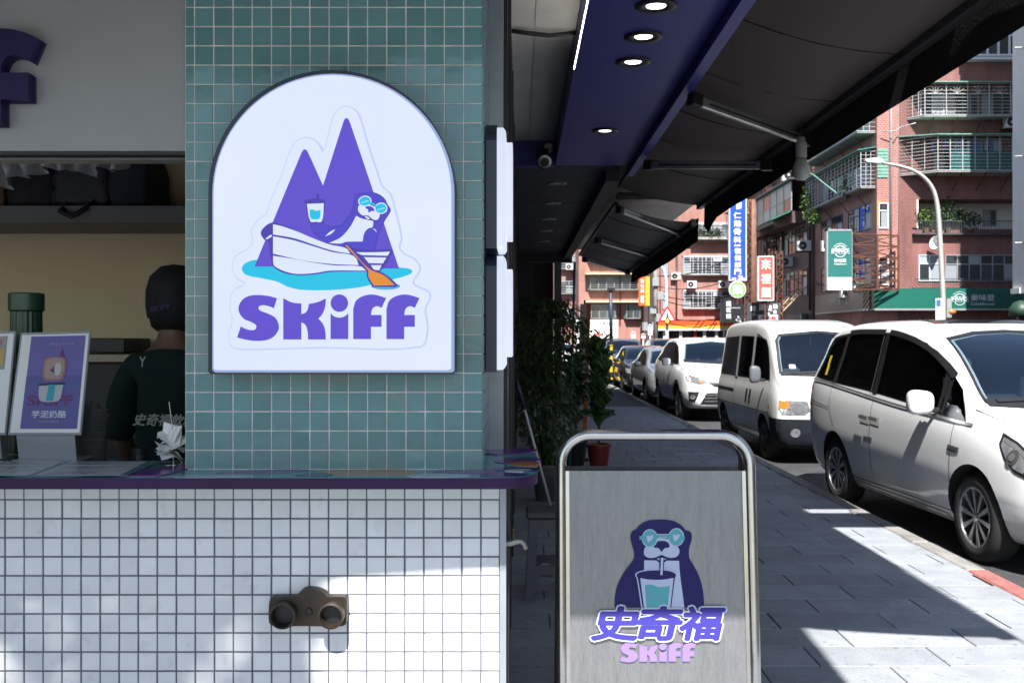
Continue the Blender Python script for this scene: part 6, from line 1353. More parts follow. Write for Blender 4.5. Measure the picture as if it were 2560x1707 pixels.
M['signw'] = mat('white sign lettering', (.50, .56, .62), .5)
def mwd(parent, rect, Y, m, bgm):
    x0, y0, x1, y1 = rect; f = lambda u, v: P(x0+(x1-x0)*u, y0+(y1-y0)*v, Y)
    def pol(pts, o, mm, nm): MB().prism([[f(p[0], p[1])-Vector((0, o, 0)) for p in pts]], (0, -.006, 0)).build(nm, mm, parent)
    pol(ell(.5, .55, .37, .40), .002, m, 'logo_disc'); pol(ell(.5, .55, .32, .345), .010, bgm, 'logo_disc'); pol([Vector(p) for p in ((-.02, .36), (1.02, .36), (1.05, .72), (-.05, .72))], .018, m, 'logo_band'); pol([Vector(p) for p in ((.0, .39), (1.0, .39), (1.02, .69), (-.02, .69))], .026, bgm, 'logo_band')
    a, b, d = f(.03, .66)-Vector((0, .036, 0)), f(.97, .66)-Vector((0, .036, 0)), f(.03, .42)-Vector((0, .036, 0)); text_on('lettering', 'MWD', a, b, d, m, parent, bold=.035)
    vs, fs = textgeo('MY WARM DAY', .02); xa = min(v.x for v in vs); xb = max(v.x for v in vs); g = MB(); pts = []
    for v in vs:
        an = math.radians(215+110*(v.x-xa)/(xb-xa)); r_ = .43+.10*v.y; p = f(.5+r_*math.cos(an), .55+r_*1.1*math.sin(an)); pts.append(p-Vector((0, .02, 0)))
    g.add(pts, fs); g.build('lettering', m, parent)
gm = mat('cafe green', (.012, .115, .085), .35)
mwd(gb, (2378, 728, 2420, 765), YS-.01, M['signw'], gm); text_px('lettering', '麥味登', (2427, 736, 2487, 752), YS-.02, M['signw'], gb, bold=.02); text_px('lettering', 'Cafe&Brunch', (2427, 756, 2487, 763), YS-.02, M['signw'], gb, bold=.02)
text_on('lettering', '麥味登', (xs0-.02, YB+3.9, z0+.35), (xs0-.02, YB+2.2, z0+.35), (xs0-.02, YB+3.9, z0+.85), M['wframe'], gb, bold=.02); text_on('lettering', 'MWD', (xs0-.02, YB+5.6, z0+.4), (xs0-.02, YB+4.2, z0+.4), (xs0-.02, YB+5.6, z0+.75), M['wframe'], gb, bold=.03)
# street side of the corner block
fs_ = FR((XB, YB, 0), (0, 1, 0), (-1, 0, 0))      # u = depth beyond YB, w towards the street
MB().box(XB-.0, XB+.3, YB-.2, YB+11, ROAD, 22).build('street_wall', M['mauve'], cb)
for (za, zb_) in ((KZ(573, 55), KZ(509, 55)), (KZ(713, 55), KZ(643, 55))):
    for (ua, ub, nx) in ((.6, 4.4, 4), (5.4, 9.6, 4)): window(cb, fs_, ua, ub, za, zb_, nx, ((0, .66), (.66, 1)), 'wframe_d')
    MB().box(XB-.02, XB+.2, YB-.27, YB-.21, za, zb_).build('corner_post', mat('ochre corner post', (.45, .22, .06), .6), cb)
window(cb, FR((0, YB-.25, 0), (1, 0, 0), (0, -1, 0)), KX(2192), KX(2216), KZ(573), KZ(509), 1, ((0, .7), (.7, 1)), 'wframe_w'); window(cb, FR((0, YB-.25, 0), (1, 0, 0), (0, -1, 0)), KX(2192), KX(2216), KZ(713), KZ(643), 1, ((0, .7), (.7, 1)), 'wframe_w')
cage(cb, fs_, .0, 10.6, KZ(466), KZ(378), .80, (0, .3), .62, .20, 'green', 'bars'); window(cb, fs_, .8, 9.5, KZ(460), KZ(392), 6, ((0, 1),), 'wframe_d')
cage(cb, fs_, .0, 10.6, KZ(328), KZ(262), 1.0, (0, .3), .62, .22, None, 'bars'); window(cb, fs_, .8, 9.5, KZ(322), KZ(268), 6, ((0, 1),), 'wframe_d')
for i in range(9): MB().box(KX(2188)+.02, KX(2215), YB-.30, YB-.255, KZ(446)+.175*i, KZ(446)+.175*i+.14).build('louvre_slat', M['greenl'], cb)
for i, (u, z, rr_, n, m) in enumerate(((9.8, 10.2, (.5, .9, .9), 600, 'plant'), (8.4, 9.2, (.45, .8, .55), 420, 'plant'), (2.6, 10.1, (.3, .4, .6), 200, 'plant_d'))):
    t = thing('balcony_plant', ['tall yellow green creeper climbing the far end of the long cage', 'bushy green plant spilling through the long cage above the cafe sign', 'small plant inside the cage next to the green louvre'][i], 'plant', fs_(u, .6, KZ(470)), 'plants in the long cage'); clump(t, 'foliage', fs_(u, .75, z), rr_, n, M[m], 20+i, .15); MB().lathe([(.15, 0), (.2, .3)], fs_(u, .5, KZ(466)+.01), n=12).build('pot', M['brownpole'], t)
t = thing('palm_shoot', 'long bare curved stem with a leaf tuft rising from the long cage', 'plant', fs_(4.2, .85, KZ(466))); MB().tube([fs_(3.4, .85, KZ(466)), fs_(5.0, 1.2, KZ(425)), fs_(6.0, 1.5, KZ(395)), fs_(6.6, 1.7, KZ(380))], .035, 6).build('stem', M['greenl'], t, smooth=True); clump(t, 'foliage', fs_(6.6, 1.7, KZ(375)), (.3, .3, .15), 60, M['plant'], 44, .18)
# vertical cafe sign on its steel truss
vs_ = thing('vertical_sign', 'green upright cafe sign with white foot, held off the red building by rusty steel', 'sign', P(2100, 725, 52)); Yv = 51.5
a, b = P(2070, 725, Yv), P(2129, 578, Yv)
MB().box(a.x, b.x, Yv, Yv+.3, KZ(693, Yv), b.z).build('board', mat('sign green', (.02, .14, .125), .4), vs_); MB().box(a.x, b.x, Yv, Yv+.3, a.z, KZ(693, Yv)-.004).build('foot_board', M['white'], vs_)
q = MB(); q.box(a.x-.08, a.x-.004, Yv-.02, Yv+.32, a.z, b.z+.1); q.box(b.x+.004, b.x+.04, Yv-.02, Yv+.32, a.z, b.z+.1); q.box(a.x-.08, b.x+.04, Yv-.02, Yv+.32, b.z+.005, b.z+.1); q.build('frame', M['wframe'], vs_)
M['signpure'] = mat('white sign print', (.72, .74, .74), .5)
mwd(vs_, (2080, 608, 2121, 645), Yv-.01, M['signpure'], mat('sign green', (.02, .14, .125), .4)); text_px('lettering', '麥味登', (2085, 647, 2116, 656), Yv-.02, M['signpure'], vs_, bold=.03); text_px('lettering', 'Cafe&Brunch', (2085, 658, 2116, 662), Yv-.02, M['signpure'], vs_, bold=.02)
for i, t_ in enumerate(('早午餐專賣', '電話 2736', '外送服務')): text_px('lettering', t_, (2078+2*i, 698+8*i, 2118-3*i, 703+8*i), Yv-.01, M['wframe'], vs_)
tr = MB()
zz = [KZ(y, Yv) for y in (582, 610, 640, 668, 698, 722)]
for z in zz:
    tr.beam((b.x+.04, Yv+.2, z), (XB+.9, Yv+1.6, z), .07, .07); tr.beam((b.x+.04, Yv+.1, z), (XB+.02, YB+3, z), .06, .06)
for i in range(5):
    tr.beam((b.x+.05, Yv+.2, zz[i]), (XB+.9, Yv+1.6, zz[i+1]), .05, .05); tr.beam((XB+.9, Yv+1.6, zz[i]), (b.x+.05, Yv+.2, zz[i+1]), .05, .05)
for x, y in ((XB+.9, Yv+1.6), (XB-.5, Yv+.85)): tr.beam((x, y, zz[0]), (x, y, zz[-1]), .09, .09, (0, 1, 0))
tr.build('truss', M['rust'], vs_)

# older block behind it
ob = thing('apartment_block', 'dark mauve apartment block with dark window bands behind the green upright sign', 'building', (XB+4, 72, ROAD))
X2 = 19.0; f2 = FR((X2, 65.2, 0), (0, 1, 0), (-1, 0, 0))
MB().box(X2, X2+9, 65.1, 78.8, ROAD, 24).build('wall', M['mauve'], ob)
Z2 = lambda py, Y=71: 1.5-(py-848)/2500*Y
MB().box(X2-.9, X2-.002, 66.5, 78.2, Z2(575), Z2(548)).build('balcony_parapet', M['mauve'], ob); window(ob, FR((X2-.9, 65.2, 0), (0, 1, 0), (-1, 0, 0)), 1.4, 12.8, Z2(546), Z2(478), 6, ((0, .45), (.45, 1)), 'wframe', 'pane_w'); MB().box(X2-1.2, X2-.002, 66, 78.5, Z2(476), Z2(472)).build('balcony_roof', M['wframe_d'], ob)
window(ob, f2, .8, 6.5, Z2(640), Z2(580), 6, ((0, .7), (.7, 1)), 'wframe_d'); window(ob, f2, 7.2, 12.6, Z2(640), Z2(580), 5, ((0, .7), (.7, 1)), 'wframe_d'); window(ob, f2, .8, 7.2, Z2(745), Z2(682), 6, ((0, .7), (.7, 1)), 'wframe_d'); window(ob, f2, 8, 12.6, Z2(745), Z2(682), 4, ((0, .7), (.7, 1)), 'wframe_d')
window(ob, f2, 1, 12, Z2(430), Z2(380), 8, ((0, 1),), 'wframe'); MB().box(X2-.5, X2-.002, 65.4, 78.6, Z2(380), Z2(372)).build('ledge', M['concrete'], ob)
for i, (u0, u1, zp) in enumerate(((1.5, 6.5, 560), (6.3, 10.5, 572))):
    q = MB(); z = Z2(zp); q.prism([[f2(u0, .9, z+.35), f2(u1, .9, z+.35), f2(u1, 2.3, z-.25), f2(u0, 2.3, z-.25)]], (0, 0, .04)); q.build('sheet_canopy', mat('bright green sheet', (.03, .30, .20), .45), ob)
for i, (px, py, Y) in enumerate(((2042, 615, 65.6), (2000, 655, 70), (1962, 668, 75))):
    acunit(['white air conditioner on the mauve wall nearest the green upright sign', 'white air conditioner under the dark window band of the mauve block', 'grey white air conditioner beside the thin lattice mast'][i], FR((X2-.35, Y, 0), (0, -1, 0), (-1, 0, 0)) if False else FR((X2-.9, Y, 0), (1, 0, 0), (0, -1, 0)), 0, 0, 1.5-(py-848)/2500*Y-.35, 1.15)
acunit('white air conditioner on a ledge just below the hanging bulb', FR((X2-1.0, 69, 0), (1, 0, 0), (0, -1, 0)), 0, 0, 1.5-(455-848)/2500*69, 1.4)
MB().box(X2-.5, X2-.05, 66, 70, ROAD, 3.2).build('ground_shutter', M['wframe_d'], ob); q = MB()
for i in range(4): q.beam((X2-1.8, 66+i*.9, 3.2), (X2-.1, 65.9+i*.9, 5.0), .08, .08)
q.build('raking_poles', mat('bamboo poles', (.42, .30, .20), .7), ob)
# next block with cages and lattice masts
nb2 = thing('apartment_block', 'narrow dark red block with a green roofed cage behind the rust brown pillar', 'building', (XB+4, 86, ROAD))
X3 = 19.0; f3 = FR((X3, 79, 0), (0, 1, 0), (-1, 0, 0)); MB().box(X3, X3+8, 79, 92, ROAD, 24).build('wall', M['maroon_wall'], nb2)
Z4 = lambda py, Y=80: 1.5-(py-848)/2500*Y
cage(nb2, f3, .3, 6.0, Z4(578), Z4(518), 1.5, (0, .3), .8, .22, 'green', 'bars'); cage(nb2, f3, .3, 6.0, Z4(470), Z4(420), 1.2, (0, .3), .8, .22, None, 'bars')
window(nb2, f3, 1, 6, Z4(660), Z4(610), 4, ((0, 1),), 'wframe_d'); window(nb2, f3, 7, 12, Z4(660), Z4(610), 4, ((0, 1),), 'wframe_d'); window(nb2, f3, 1, 6, Z4(745), Z4(690), 4, ((0, 1),), 'wframe_d')
def mast(label, px, Y, y0, y1, wd, m='rust', base=True):
    x = KX(px, Y); zt = 1.5-(y0-848)/2500*Y; zb = ROAD; t = thing('lattice_mast', label, 'mast', (x, Y, ROAD), 'rusty lattice masts'); q = MB(); h = wd/2
    for sx in (-h, h):
        for sy in (-h, h): q.beam((x+sx, Y+sy, zb), (x+sx, Y+sy, zt), .06, .06, (0, 1, 0))
    q.build('uprights', M[m], t); q = MB(); n = int((zt-zb)/(wd*1.1)); n = max(3, n)
    for i in range(n):
        a, b = zb+(zt-zb)*i/n, zb+(zt-zb)*(i+1)/n
        for sy in (-h, h): q.beam((x-h, Y+sy, a), (x+h, Y+sy, a), .045, .045); q.beam((x-h, Y+sy, a), (x+h, Y+sy, b), .04, .04)
        for sx in (-h, h): q.beam((x+sx, Y-h, a), (x+sx, Y+h, b), .04, .04)
    q.build('lacing', M[m], t)
mast('tall rusty lattice mast between the caged balcony and the mauve block', 1925, 74, 380, 700, .7); mast('short rusty lattice mast just right of the red noodle sign', 1947, 66, 628, 800, .4); mast('thin lattice mast close beside the blue clinic sign', 1868, 69, 500, 800, .45)
rp = tag(MB().tube([P(1879, 500, 70)+Vector((0, 0, 0)), P(1882, 640, 70), (KX(1884, 70), 70, ROAD)], [.28, .28, .30], 14).build('steel_pillar', M['brownpole'], smooth=True), 'stout rust brown steel pillar right of the blue clinic sign', 'pillar')
# hanging signs
def board(name, label, rect, Y, m, rim, d=.28, cat='sign'):
    x0, y0, x1, y1 = rect; a, b = P(x0, y1, Y), P(x1, y0, Y); t = thing(name, label, cat, ((a.x+b.x)/2, Y, a.z), 'signs hung over the street')
    MB().box(a.x, b.x, Y, Y+d, a.z, b.z).build('board', m, t)
    if rim:
        e = .07; q = MB(); q.box(a.x-e, a.x-.003, Y-.03, Y+d+.03, a.z-e, b.z+e); q.box(b.x+.003, b.x+e, Y-.03, Y+d+.03, a.z-e, b.z+e); q.box(a.x-.002, b.x+.002, Y-.03, Y+d+.03, a.z-e, a.z-.003); q.box(a.x-.002, b.x+.002, Y-.03, Y+d+.03, b.z+.003, b.z+e); q.build('rim', rim, t)
    return t
bs = board('hanging_sign', 'tall blue upright clinic sign with white characters', (1825, 440, 1864, 699), 68, mat('clinic blue', (.012, .07, .55), .4), M['white'])
for z in (9, 6.5): MB().beam((KX(1864, 68), 68.1, z), (KX(1879, 70), 70, z), .08, .08).build('bracket', M['rust'], bs)
y = 532
for ch, h in zip('仁瀚骨科', (19, 20, 20, 20)): text_px('lettering', ch, (1834, y-2, 1853, y+15), 67.96, M['signpure'], bs, bold=.03); y += 20.4
text_px('lettering', '內科', (1836, 611, 1852, 617), 67.96, M['signpure'], bs, bold=.04); y = 620
for ch in '復健部門': text_px('lettering', ch, (1836, y, 1853, y+15), 67.96, M['signpure'], bs, bold=.03); y += 17.4
text_px('lettering', '電話', (1845, 689, 1857, 693), 67.96, M['signpure'], bs, bold=.04); text_px('lettering', '2736-8788', (1829, 694, 1862, 698), 67.96, M['signpure'], bs, bold=.05); text_px('lettering', '醫師', (1840, 505, 1854, 524), 67.96, M['signpure'], bs, bold=.03)
ph = thing('round_sign', 'round light green pharmacy sign below the blue clinic sign', 'sign', P(1844, 745, 67)); c0 = P(1844, 724, 67)
MB().lathe([(.56, 0), (.58, .03), (.58, .2)], c0, (0, 1, 0), 36).build('rim', M['white'], ph); MB().lathe([(.52, .0), (0, .0)], c0-Vector((0, .012, 0)), (0, 1, 0), 36, cap=False).build('disc', mat('pharmacy green', (.22, .55, .16), .4), ph); text_px('lettering', '藥', (1832, 713, 1857, 736), 66.95, M['signpure'], ph, bold=.04)
MB().beam(c0+Vector((0, .2, .5)), c0+Vector((.2, .9, 1.2)), .08, .08).build('bracket', M['rust'], ph); MB().beam(c0+Vector((0, .1, -.55)), Vector((c0.x, 67.1, ROAD)), .06, .06, (0, 1, 0)).build('post', M['rust'], ph)
rs_ = board('hanging_sign', 'red upright noodle shop sign with three large white characters', (1897, 643, 1932, 749), 62, mat('noodle sign red', (.58, .10, .08), .45), M['white'])
for ch, y in zip('來裡麵', (648, 684, 718)): text_px('lettering', ch, (1903, y, 1927, y+26), 61.96, M['signpure'], rs_, bold=.03)
MB().beam((KX(1932, 62), 62.1, 5.4), (KX(1947, 66), 65.9, 5.4), .07, .07).build('bracket', M['rust'], rs_); MB().beam((KX(1914, 62), 62.15, 3.9), (KX(1914, 62), 62.15, ROAD), .08, .08, (0, 1, 0)).build('post', M['rust'], rs_)
os_ = board('hanging_sign', 'orange and yellow upright sign hanging in front of the far pink block', (1597, 692, 1614, 764), 75, mat('sign orange', (.68, .10, .02), .45), None, .15)
MB().box(KX(1614, 75)+.003, KX(1624, 75), 75, 75.15, KZ(764, 75), KZ(692, 75)).build('yellow_board', mat('sign yellow', (.72, .45, .03), .45), os_)
for ch, y in zip('梁社漢排骨', (698, 710, 722, 738, 748)): text_px('lettering', ch, (1601, y, 1611, y+10), 74.96, M['signpure'], os_, bold=.02)
MB().beam((KX(1597, 75), 75.1, KZ(692, 75)+.1), (KX(1640, 75), 78, KZ(692, 75)+.1), .06, .06).build('bracket', M['dark_metal'], os_); MB().beam((KX(1622, 75), 75.2, KZ(764, 75)), (KX(1622, 75), 75.2, ROAD), .08, .08, (0, 1, 0)).build('post', M['dark_metal'], os_)
ks = thing('grill_sign', 'black cloud shaped sign with white brush characters above the van roof', 'sign', P(1830, 806, 60)); Yk = 60
lpk = [P(p.x, p.y, Yk) for p in cr([(1800,806,1),(1800,775),(1794,765),(1798,757),(1808,756),(1812,748),(1824,746),(1832,752),(1838,760),(1858,762,1),(1858,806,1)], 5)]
MB().prism([lpk], (0, -.2, 0)).build('board', mat('black sign', (.012, .014, .018), .4), ks)
for ch, y in zip('鐵板燒', (752, 767, 783)): text_px('lettering', ch, (1815, y, 1828, y+14), Yk-.23, M['signpure'], ks, bold=.01)
text_px('lettering', '······', (1828, 768, 1850, 771), Yk-.23, M['signpure'], ks); MB().box(lpk[0].x+.2, lpk[0].x+.3, Yk, Yk+.1, ROAD, lpk[0].z+.02).build('post', M['dark_metal'], ks); MB().box(KX(1850, Yk), KX(1850, Yk)+.1, Yk, Yk+.1, ROAD, lpk[0].z+.02).build('post', M['dark_metal'], ks)
clump(ks, 'decoration', P(1848, 798, Yk-.3), (.25, .05, .15), 40, M['signpure'], 3, .12)
nr = board('shop_front_sign', 'dark noodle shop front with white brush lettering behind the van', (1868, 756, 1950, 800), 64, mat('dark shop sign', (.05, .05, .055), .5), None, .2)
for i, (ch, x, y, s_) in enumerate((('鐵', 1876, 764, 14), ('園', 1898, 760, 16), ('燒', 1914, 762, 16), ('麵', 1932, 760, 12), ('食', 1932, 774, 11), ('小', 1880, 780, 10), ('味', 1916, 780, 9))): text_px('lettering', ch, (x, y, x+s_, y+s_), 63.95, M['signpure'], nr, bold=.02)
MB().box(KX(1896, 63.6), KX(1945, 63.6), 63.6, 63.7, KZ(800, 63.6), KZ(787, 63.6)).build('price_board', M['white'], nr); text_px('lettering', '牛肉麵', (1903, 790, 1940, 798), 63.55, mat('red print', (.45, .06, .05), .4), nr, bold=.02)
MB().box(KX(1868, 64), KX(1950, 64), 64.0, 66, ROAD, KZ(801, 64)).build('stall', M['wframe_d'], nr)

# far pink blocks closing the street
def farblock(label, x0, x1, Y, m, zt): 
    t = thing('apartment_block', label, 'building', ((x0+x1)/2, Y+4, ROAD)); MB().box(x0, x1, Y, Y+9, ROAD, zt).build('wall', m, t); return t
Yf = 91; fb = farblock('pink tiled block facing down the street above the orange convenience shop', KX(1640, Yf), 24, Yf, M['pink'], 26); f4 = FR((0, Yf, 0), (1, 0, 0), (0, -1, 0)); zf = lambda py: KZ(py, Yf)
MB().box(KX(1692, Yf), 24, Yf-.35, Yf-.002, zf(800), 26).build('bay', M['pink'], fb); f5 = FR((0, Yf-.35, 0), (1, 0, 0), (0, -1, 0))
for (a, b) in ((686, 642), (770, 728), (602, 560)):
    window(fb, f5, KX(1704, Yf), KX(1822, Yf), zf(a), zf(b), 6, ((0, .7), (.7, 1)), 'wframe_w'); cage(fb, f5, KX(1703, Yf), KX(1823, Yf), zf(a+1), zf(b-1), .5, (.1, .1), .8, .22, None, 'bars', r=.02)
    window(fb, f4, KX(1655, Yf), KX(1672, Yf), zf(a+4), zf(b), 1, ((0, 1),), 'wframe_d')
MB().box(KX(1724, Yf), 24, Yf-1.3, Yf-.36, zf(602), zf(596)).build('balcony_slab', M['concrete'], fb)
cs = thing('convenience_shop_front', 'orange red and yellow striped convenience shop front at the end of the street', 'shop front', (KX(1740, 89), 89, ROAD)); Yc = 88.5; zc = lambda py: KZ(py, Yc)
MB().box(KX(1636, Yc), 22, Yc, Yc+1.5, zc(814), zc(802)).build('red_stripe', mat('shop red', (.62, .08, .015), .45), cs); MB().box(KX(1636, Yc), 22, Yc-.003, Yc+1.5, zc(822), zc(814)-.004).build('yellow_stripe', mat('shop yellow', (.72, .42, .03), .45), cs); MB().box(KX(1636, Yc), 22, Yc-.006, Yc+1.5, zc(826), zc(822)-.004).build('white_stripe', M['white'], cs)
MB().box(KX(1636, Yc), 22, Yc+.6, Yc+1.5, ROAD, zc(826)-.01).build('glass_front', M['pane'], cs)
for px in (1660, 1700, 1737, 1760, 1790): MB().box(KX(px, Yc), KX(px, Yc)+.25, Yc+.4, Yc+.59, ROAD, zc(827)).build('post', M['white'] if px != 1737 else mat('red post', (.4, .03, .02), .5), cs)
MB().box(KX(1610, Yc), KX(1636, Yc)-.01, Yc+.3, Yc+1.5, zc(826), zc(805)).build('grey_fascia', M['wframe'], cs)
Yg = 105; gbk = farblock('salmon tiled block with arched window grilles left of the orange sign', KX(1447, Yg), KX(1640, Yg), Yg, M['pink'], 30); f6 = FR((0, Yg, 0), (1, 0, 0), (0, -1, 0)); zg = lambda py: KZ(py, Yg)
for (a, b, lst) in ((724, 692, ((1468, 1600),)), (795, 763, ((1470, 1543), (1558, 1605))), (655, 622, ((1468, 1600),))):
    for (p0, p1) in lst:
        window(gbk, f6, KX(p0+2, Yg), KX(p1-2, Yg), zg(a), zg(b), max(3, int((p1-p0)/20)), ((0, 1),), 'wframe', 'pane_w'); cage(gbk, f6, KX(p0, Yg), KX(p1, Yg), zg(a), zg(b), .7, (.3, .3), .8, .22, None, 'bars_g', r=.022)
for py in (688, 757): MB().box(KX(1462, Yg), KX(1603, Yg), Yg-1.4, Yg-.01, zg(py), zg(py-3)).build('canopy', mat('cream canopy', (.50, .46, .30), .6), gbk)
ws = thing('clinic_shop_front', 'white clinic shop front with cross sign at the foot of the salmon block', 'shop front', (KX(1500, 100), 100, ROAD)); Yw = 102
MB().box(KX(1440, Yw), KX(1545, Yw), Yw, Yw+1, KZ(848, Yw)-.5, KZ(799, Yw)).build('board', mat('white shop board', (.70, .72, .72), .5), ws); MB().box(KX(1440, Yw), KX(1545, Yw), Yw+.4, Yw+2, ROAD, KZ(848, Yw)-.51).build('glass_front', M['pane'], ws); text_px('lettering', 'BTRC', (1507, 806, 1538, 812), Yw-.02, M['wframe_d'], ws, bold=.02)
rm_ = mat('red cross print', (.55, .10, .08), .5); x, z = KX(1498, Yw), KZ(836, Yw); q = MB(); q.box(x-.45, x+.45, Yw-.02, Yw-.005, z-.12, z+.12); q.box(x-.12, x+.12, Yw-.023, Yw-.0205, z-.4, z+.4); q.build('cross', rm_, ws)
lbk = farblock('grey and red block with air conditioners at the left end of the view', KX(1385, 112), KX(1446, 112), 112, M['red'], 30); f7 = FR((0, 112, 0), (1, 0, 0), (0, -1, 0)); zh = lambda py: KZ(py, 112)
for (a, b) in ((734, 704), (672, 640), (800, 770)): window(lbk, f7, KX(1400, 112), KX(1444, 112), zh(a), zh(b), 3, ((0, 1),), 'wframe', 'pane_w'); cage(lbk, f7, KX(1399, 112), KX(1445, 112), zh(a), zh(b), .6, (.1, .1), .8, .25, None, 'bars_g', r=.025)
acunit('white air conditioner at the far left end block, seen past the teal pole', FR((KX(1414, 111), 111, 0), (1, 0, 0), (0, -1, 0)), 0, 0, KZ(675, 111), 1.1)

# pale building at the right edge
wb = thing('pale_building', 'pale grey building at the right edge of the picture', 'building', (27, 50, ROAD)); Xw = KX(2534, 47.5)
MB().box(Xw, Xw+10, -30, 47.6, KZ(735, 47.5), 26).build('upper_wall', M['offwhite'], wb); MB().box(Xw+.5, Xw+10, -29, 47.55, ROAD, KZ(735, 47.5)-.004).build('lower_wall', M['maroon_wall'], wb); MB().box(Xw-.12, Xw-.003, 46.7, 47.55, KZ(735, 47.5), KZ(722, 47.5)).build('ledge', M['white'], wb)
for py in (134, 400, 612): MB().tube([(Xw-.4, 46.6, KZ(py, 47.5)), (Xw+.1, 46.6, KZ(py-1, 47.5))], .04, 8).build('pipe', M['alu'], wb)
MB().tube([(Xw-.04, 46.3, 3.8), (Xw-.04, 46.3, 22)], .03, 6).build('conduit', M['wframe_d'], wb)
q = MB(); q.lathe([(.5, 0), (.48, .35), (.30, .62), (0, .72)], (KX(2552, 45), 45, KZ(790, 45)), n=16); tag(q.build('green_hood', mat('green hood', (.018, .05, .032), .5), smooth=True), 'rounded dark green hood beside the pale building', 'hood')
MB().beam((KX(2552, 45), 45, ROAD), (KX(2552, 45), 45, KZ(790, 45)), .3, .3, (0, 1, 0)).build('post', M['dark_metal'], bpy.data.objects['green_hood'])

# ------------------------------------------------------------------ street furniture
YLm = 40; lp_ = thing('street_lamp', 'tall pale curved-arm street lamp in front of the red corner block', 'street lamp', (KX(2362, YLm), YLm, ROAD))
pts = [(KX(2362, YLm), YLm, ROAD), P(2358, 760, YLm), P(2350, 600, YLm), P(2344, 520, YLm), P(2335, 480, YLm), P(2318, 452, YLm), P(2290, 430, YLm), P(2255, 417, YLm), P(2215, 409, YLm), P(2195, 405, YLm)]
sp_ = [Vector((p.x, 0, p.y)) for p in []]
c2_ = cr([(Vector(p).x, Vector(p).z) for p in pts], 5, closed=False); n = len(c2_)
MB().tube([(p.x, YLm, p.y) for p in c2_], [.115-.065*i/(n-1) for i in range(n)], 12).build('pole', mat('galvanised pole', (.50, .50, .47), .45, .4, var=.1), lp_, smooth=True)
h0 = P(2196, 404, YLm); q = MB(); q.prism([[(p.x, h0.y-.12, p.y) for p in cr([(h0.x+.15,h0.z-.05),(h0.x-.25,h0.z-.06),(h0.x-.55,h0.z+.02),(h0.x-.3,h0.z+.12),(h0.x+.1,h0.z+.10)], 4)]], (0, .24, 0)); q.build('lamp_head', mat('lamp head', (.55, .55, .50), .4), lp_, bevel=.03)
a = P(2338, 800, YLm-.2); b = P(2358, 746, YLm-.2); MB().box(a.x, b.x, YLm-.25, YLm-.22, a.z, b.z).build('notice', M['white'], lp_); MB().box(a.x+.02, a.x+.2, YLm-.256, YLm-.251, b.z-.32, b.z-.05).build('notice_print', mat('blue print', (.05, .12, .35), .5), lp_)
for i in range(4): MB().box(a.x+.03, b.x-.04, YLm-.255, YLm-.251, b.z-.42-.09*i, b.z-.39-.09*i).build('notice_print', M['wframe'], lp_)
MB().box(KX(2362, YLm), KX(2374, YLm), YLm-.2, YLm+.1, a.z+.1, b.z).build('control_box', M['wframe'], lp_); MB().lathe([(.12, -.1), (.2, 0), (.12, .1)], P(2378, 780, YLm-.1), n=12).build('beacon', M['amber'], lp_, smooth=True)
# striped pole
sp2 = thing('striped_pole', 'dark blue pole with black and yellow striped foot behind the fig plant', 'pole', (KX(1529, 33), 33, ROAD)); x = KX(1528, 33)
MB().tube([(x, 33, 1.50), (x-.02, 33, 3.15)], .055, 12).build('upper_pole', mat('navy pole', (.03, .05, .09), .45), sp2, smooth=True); MB().box(x-.12, x+.12, 32.9, 33.1, 3.10, 3.2).build('top_plate', M['dark_metal'], sp2)
for i in range(9): MB().tube([(x, 33, ROAD+.18*i), (x, 33, ROAD+.18*(i+1)-.002)], .056, 12).build('stripe', mat('pole yellow', (.55, .38, .03), .5) if i % 2 else M['black'], sp2)
# warning sign with amber signal
wp = thing('warning_sign', 'red edged triangular pedestrian warning sign above an amber signal on a white post', 'road sign', (KX(1668, 62), 62, ROAD)); Yw2 = 62; x = KX(1668, Yw2)
MB().tube([(x, Yw2+.1, ROAD), (x, Yw2+.1, KZ(770, Yw2))], .09, 10).build('post', M['white'], wp, smooth=True)
def tri(s_, o, m, nm): c = P(1668, 790, Yw2); MB().prism([[(c.x-s_, Yw2-o, c.z-s_*.60), (c.x+s_, Yw2-o, c.z-s_*.60), (c.x, Yw2-o, c.z+s_*1.15)]], (0, -.02, 0)).build(nm, m, wp)
tri(.58, 0, mat('sign red', (.50, .03, .03), .4), 'border'); tri(.40, .025, M['signpure'], 'plate'); c = P(1668, 790, Yw2)
q = MB(); q.lathe([(.05, 0), (0, .01)], (c.x, Yw2-.05, c.z+.16), (0, -1, 0), 10); q.prism([[(c.x+p[0], Yw2-.048, c.z+p[1]) for p in ((-.04,.10),(.05,.10),(.10,-.02),(.05,-.02),(.12,-.20),(.06,-.20),(.0,-.08),(-.08,-.20),(-.14,-.20),(-.04,.0))]], (0, -.01, 0)); q.build('walking_figure', M['black'], wp)
MB().lathe([(.17, 0), (.17, .2), (.15, .21)], P(1668, 803, Yw2-.1), (0, -1, 0), 18).build('signal_housing', M['black'], wp); MB().lathe([(.12, .0), (0, .02)], P(1668, 803, Yw2-.32), (0, -1, 0), 18, cap=False).build('signal_lens', mat('amber signal', (.7, .4, .02), .3, emit=(.9, .45, .02), es=.5), wp)
l2 = thing('street_lamp', 'slim distant white street lamp curving over the warning sign', 'street lamp', (KX(1669, 80), 80, ROAD)); c2_ = cr([(KX(1669, 80), ROAD), (KX(1667, 80), KZ(740, 80)), (KX(1665, 80), KZ(695, 80)), (KX(1660, 80), KZ(676, 80)), (KX(1650, 80), KZ(664, 80)), (KX(1638, 80), KZ(661, 80))], 5, closed=False)
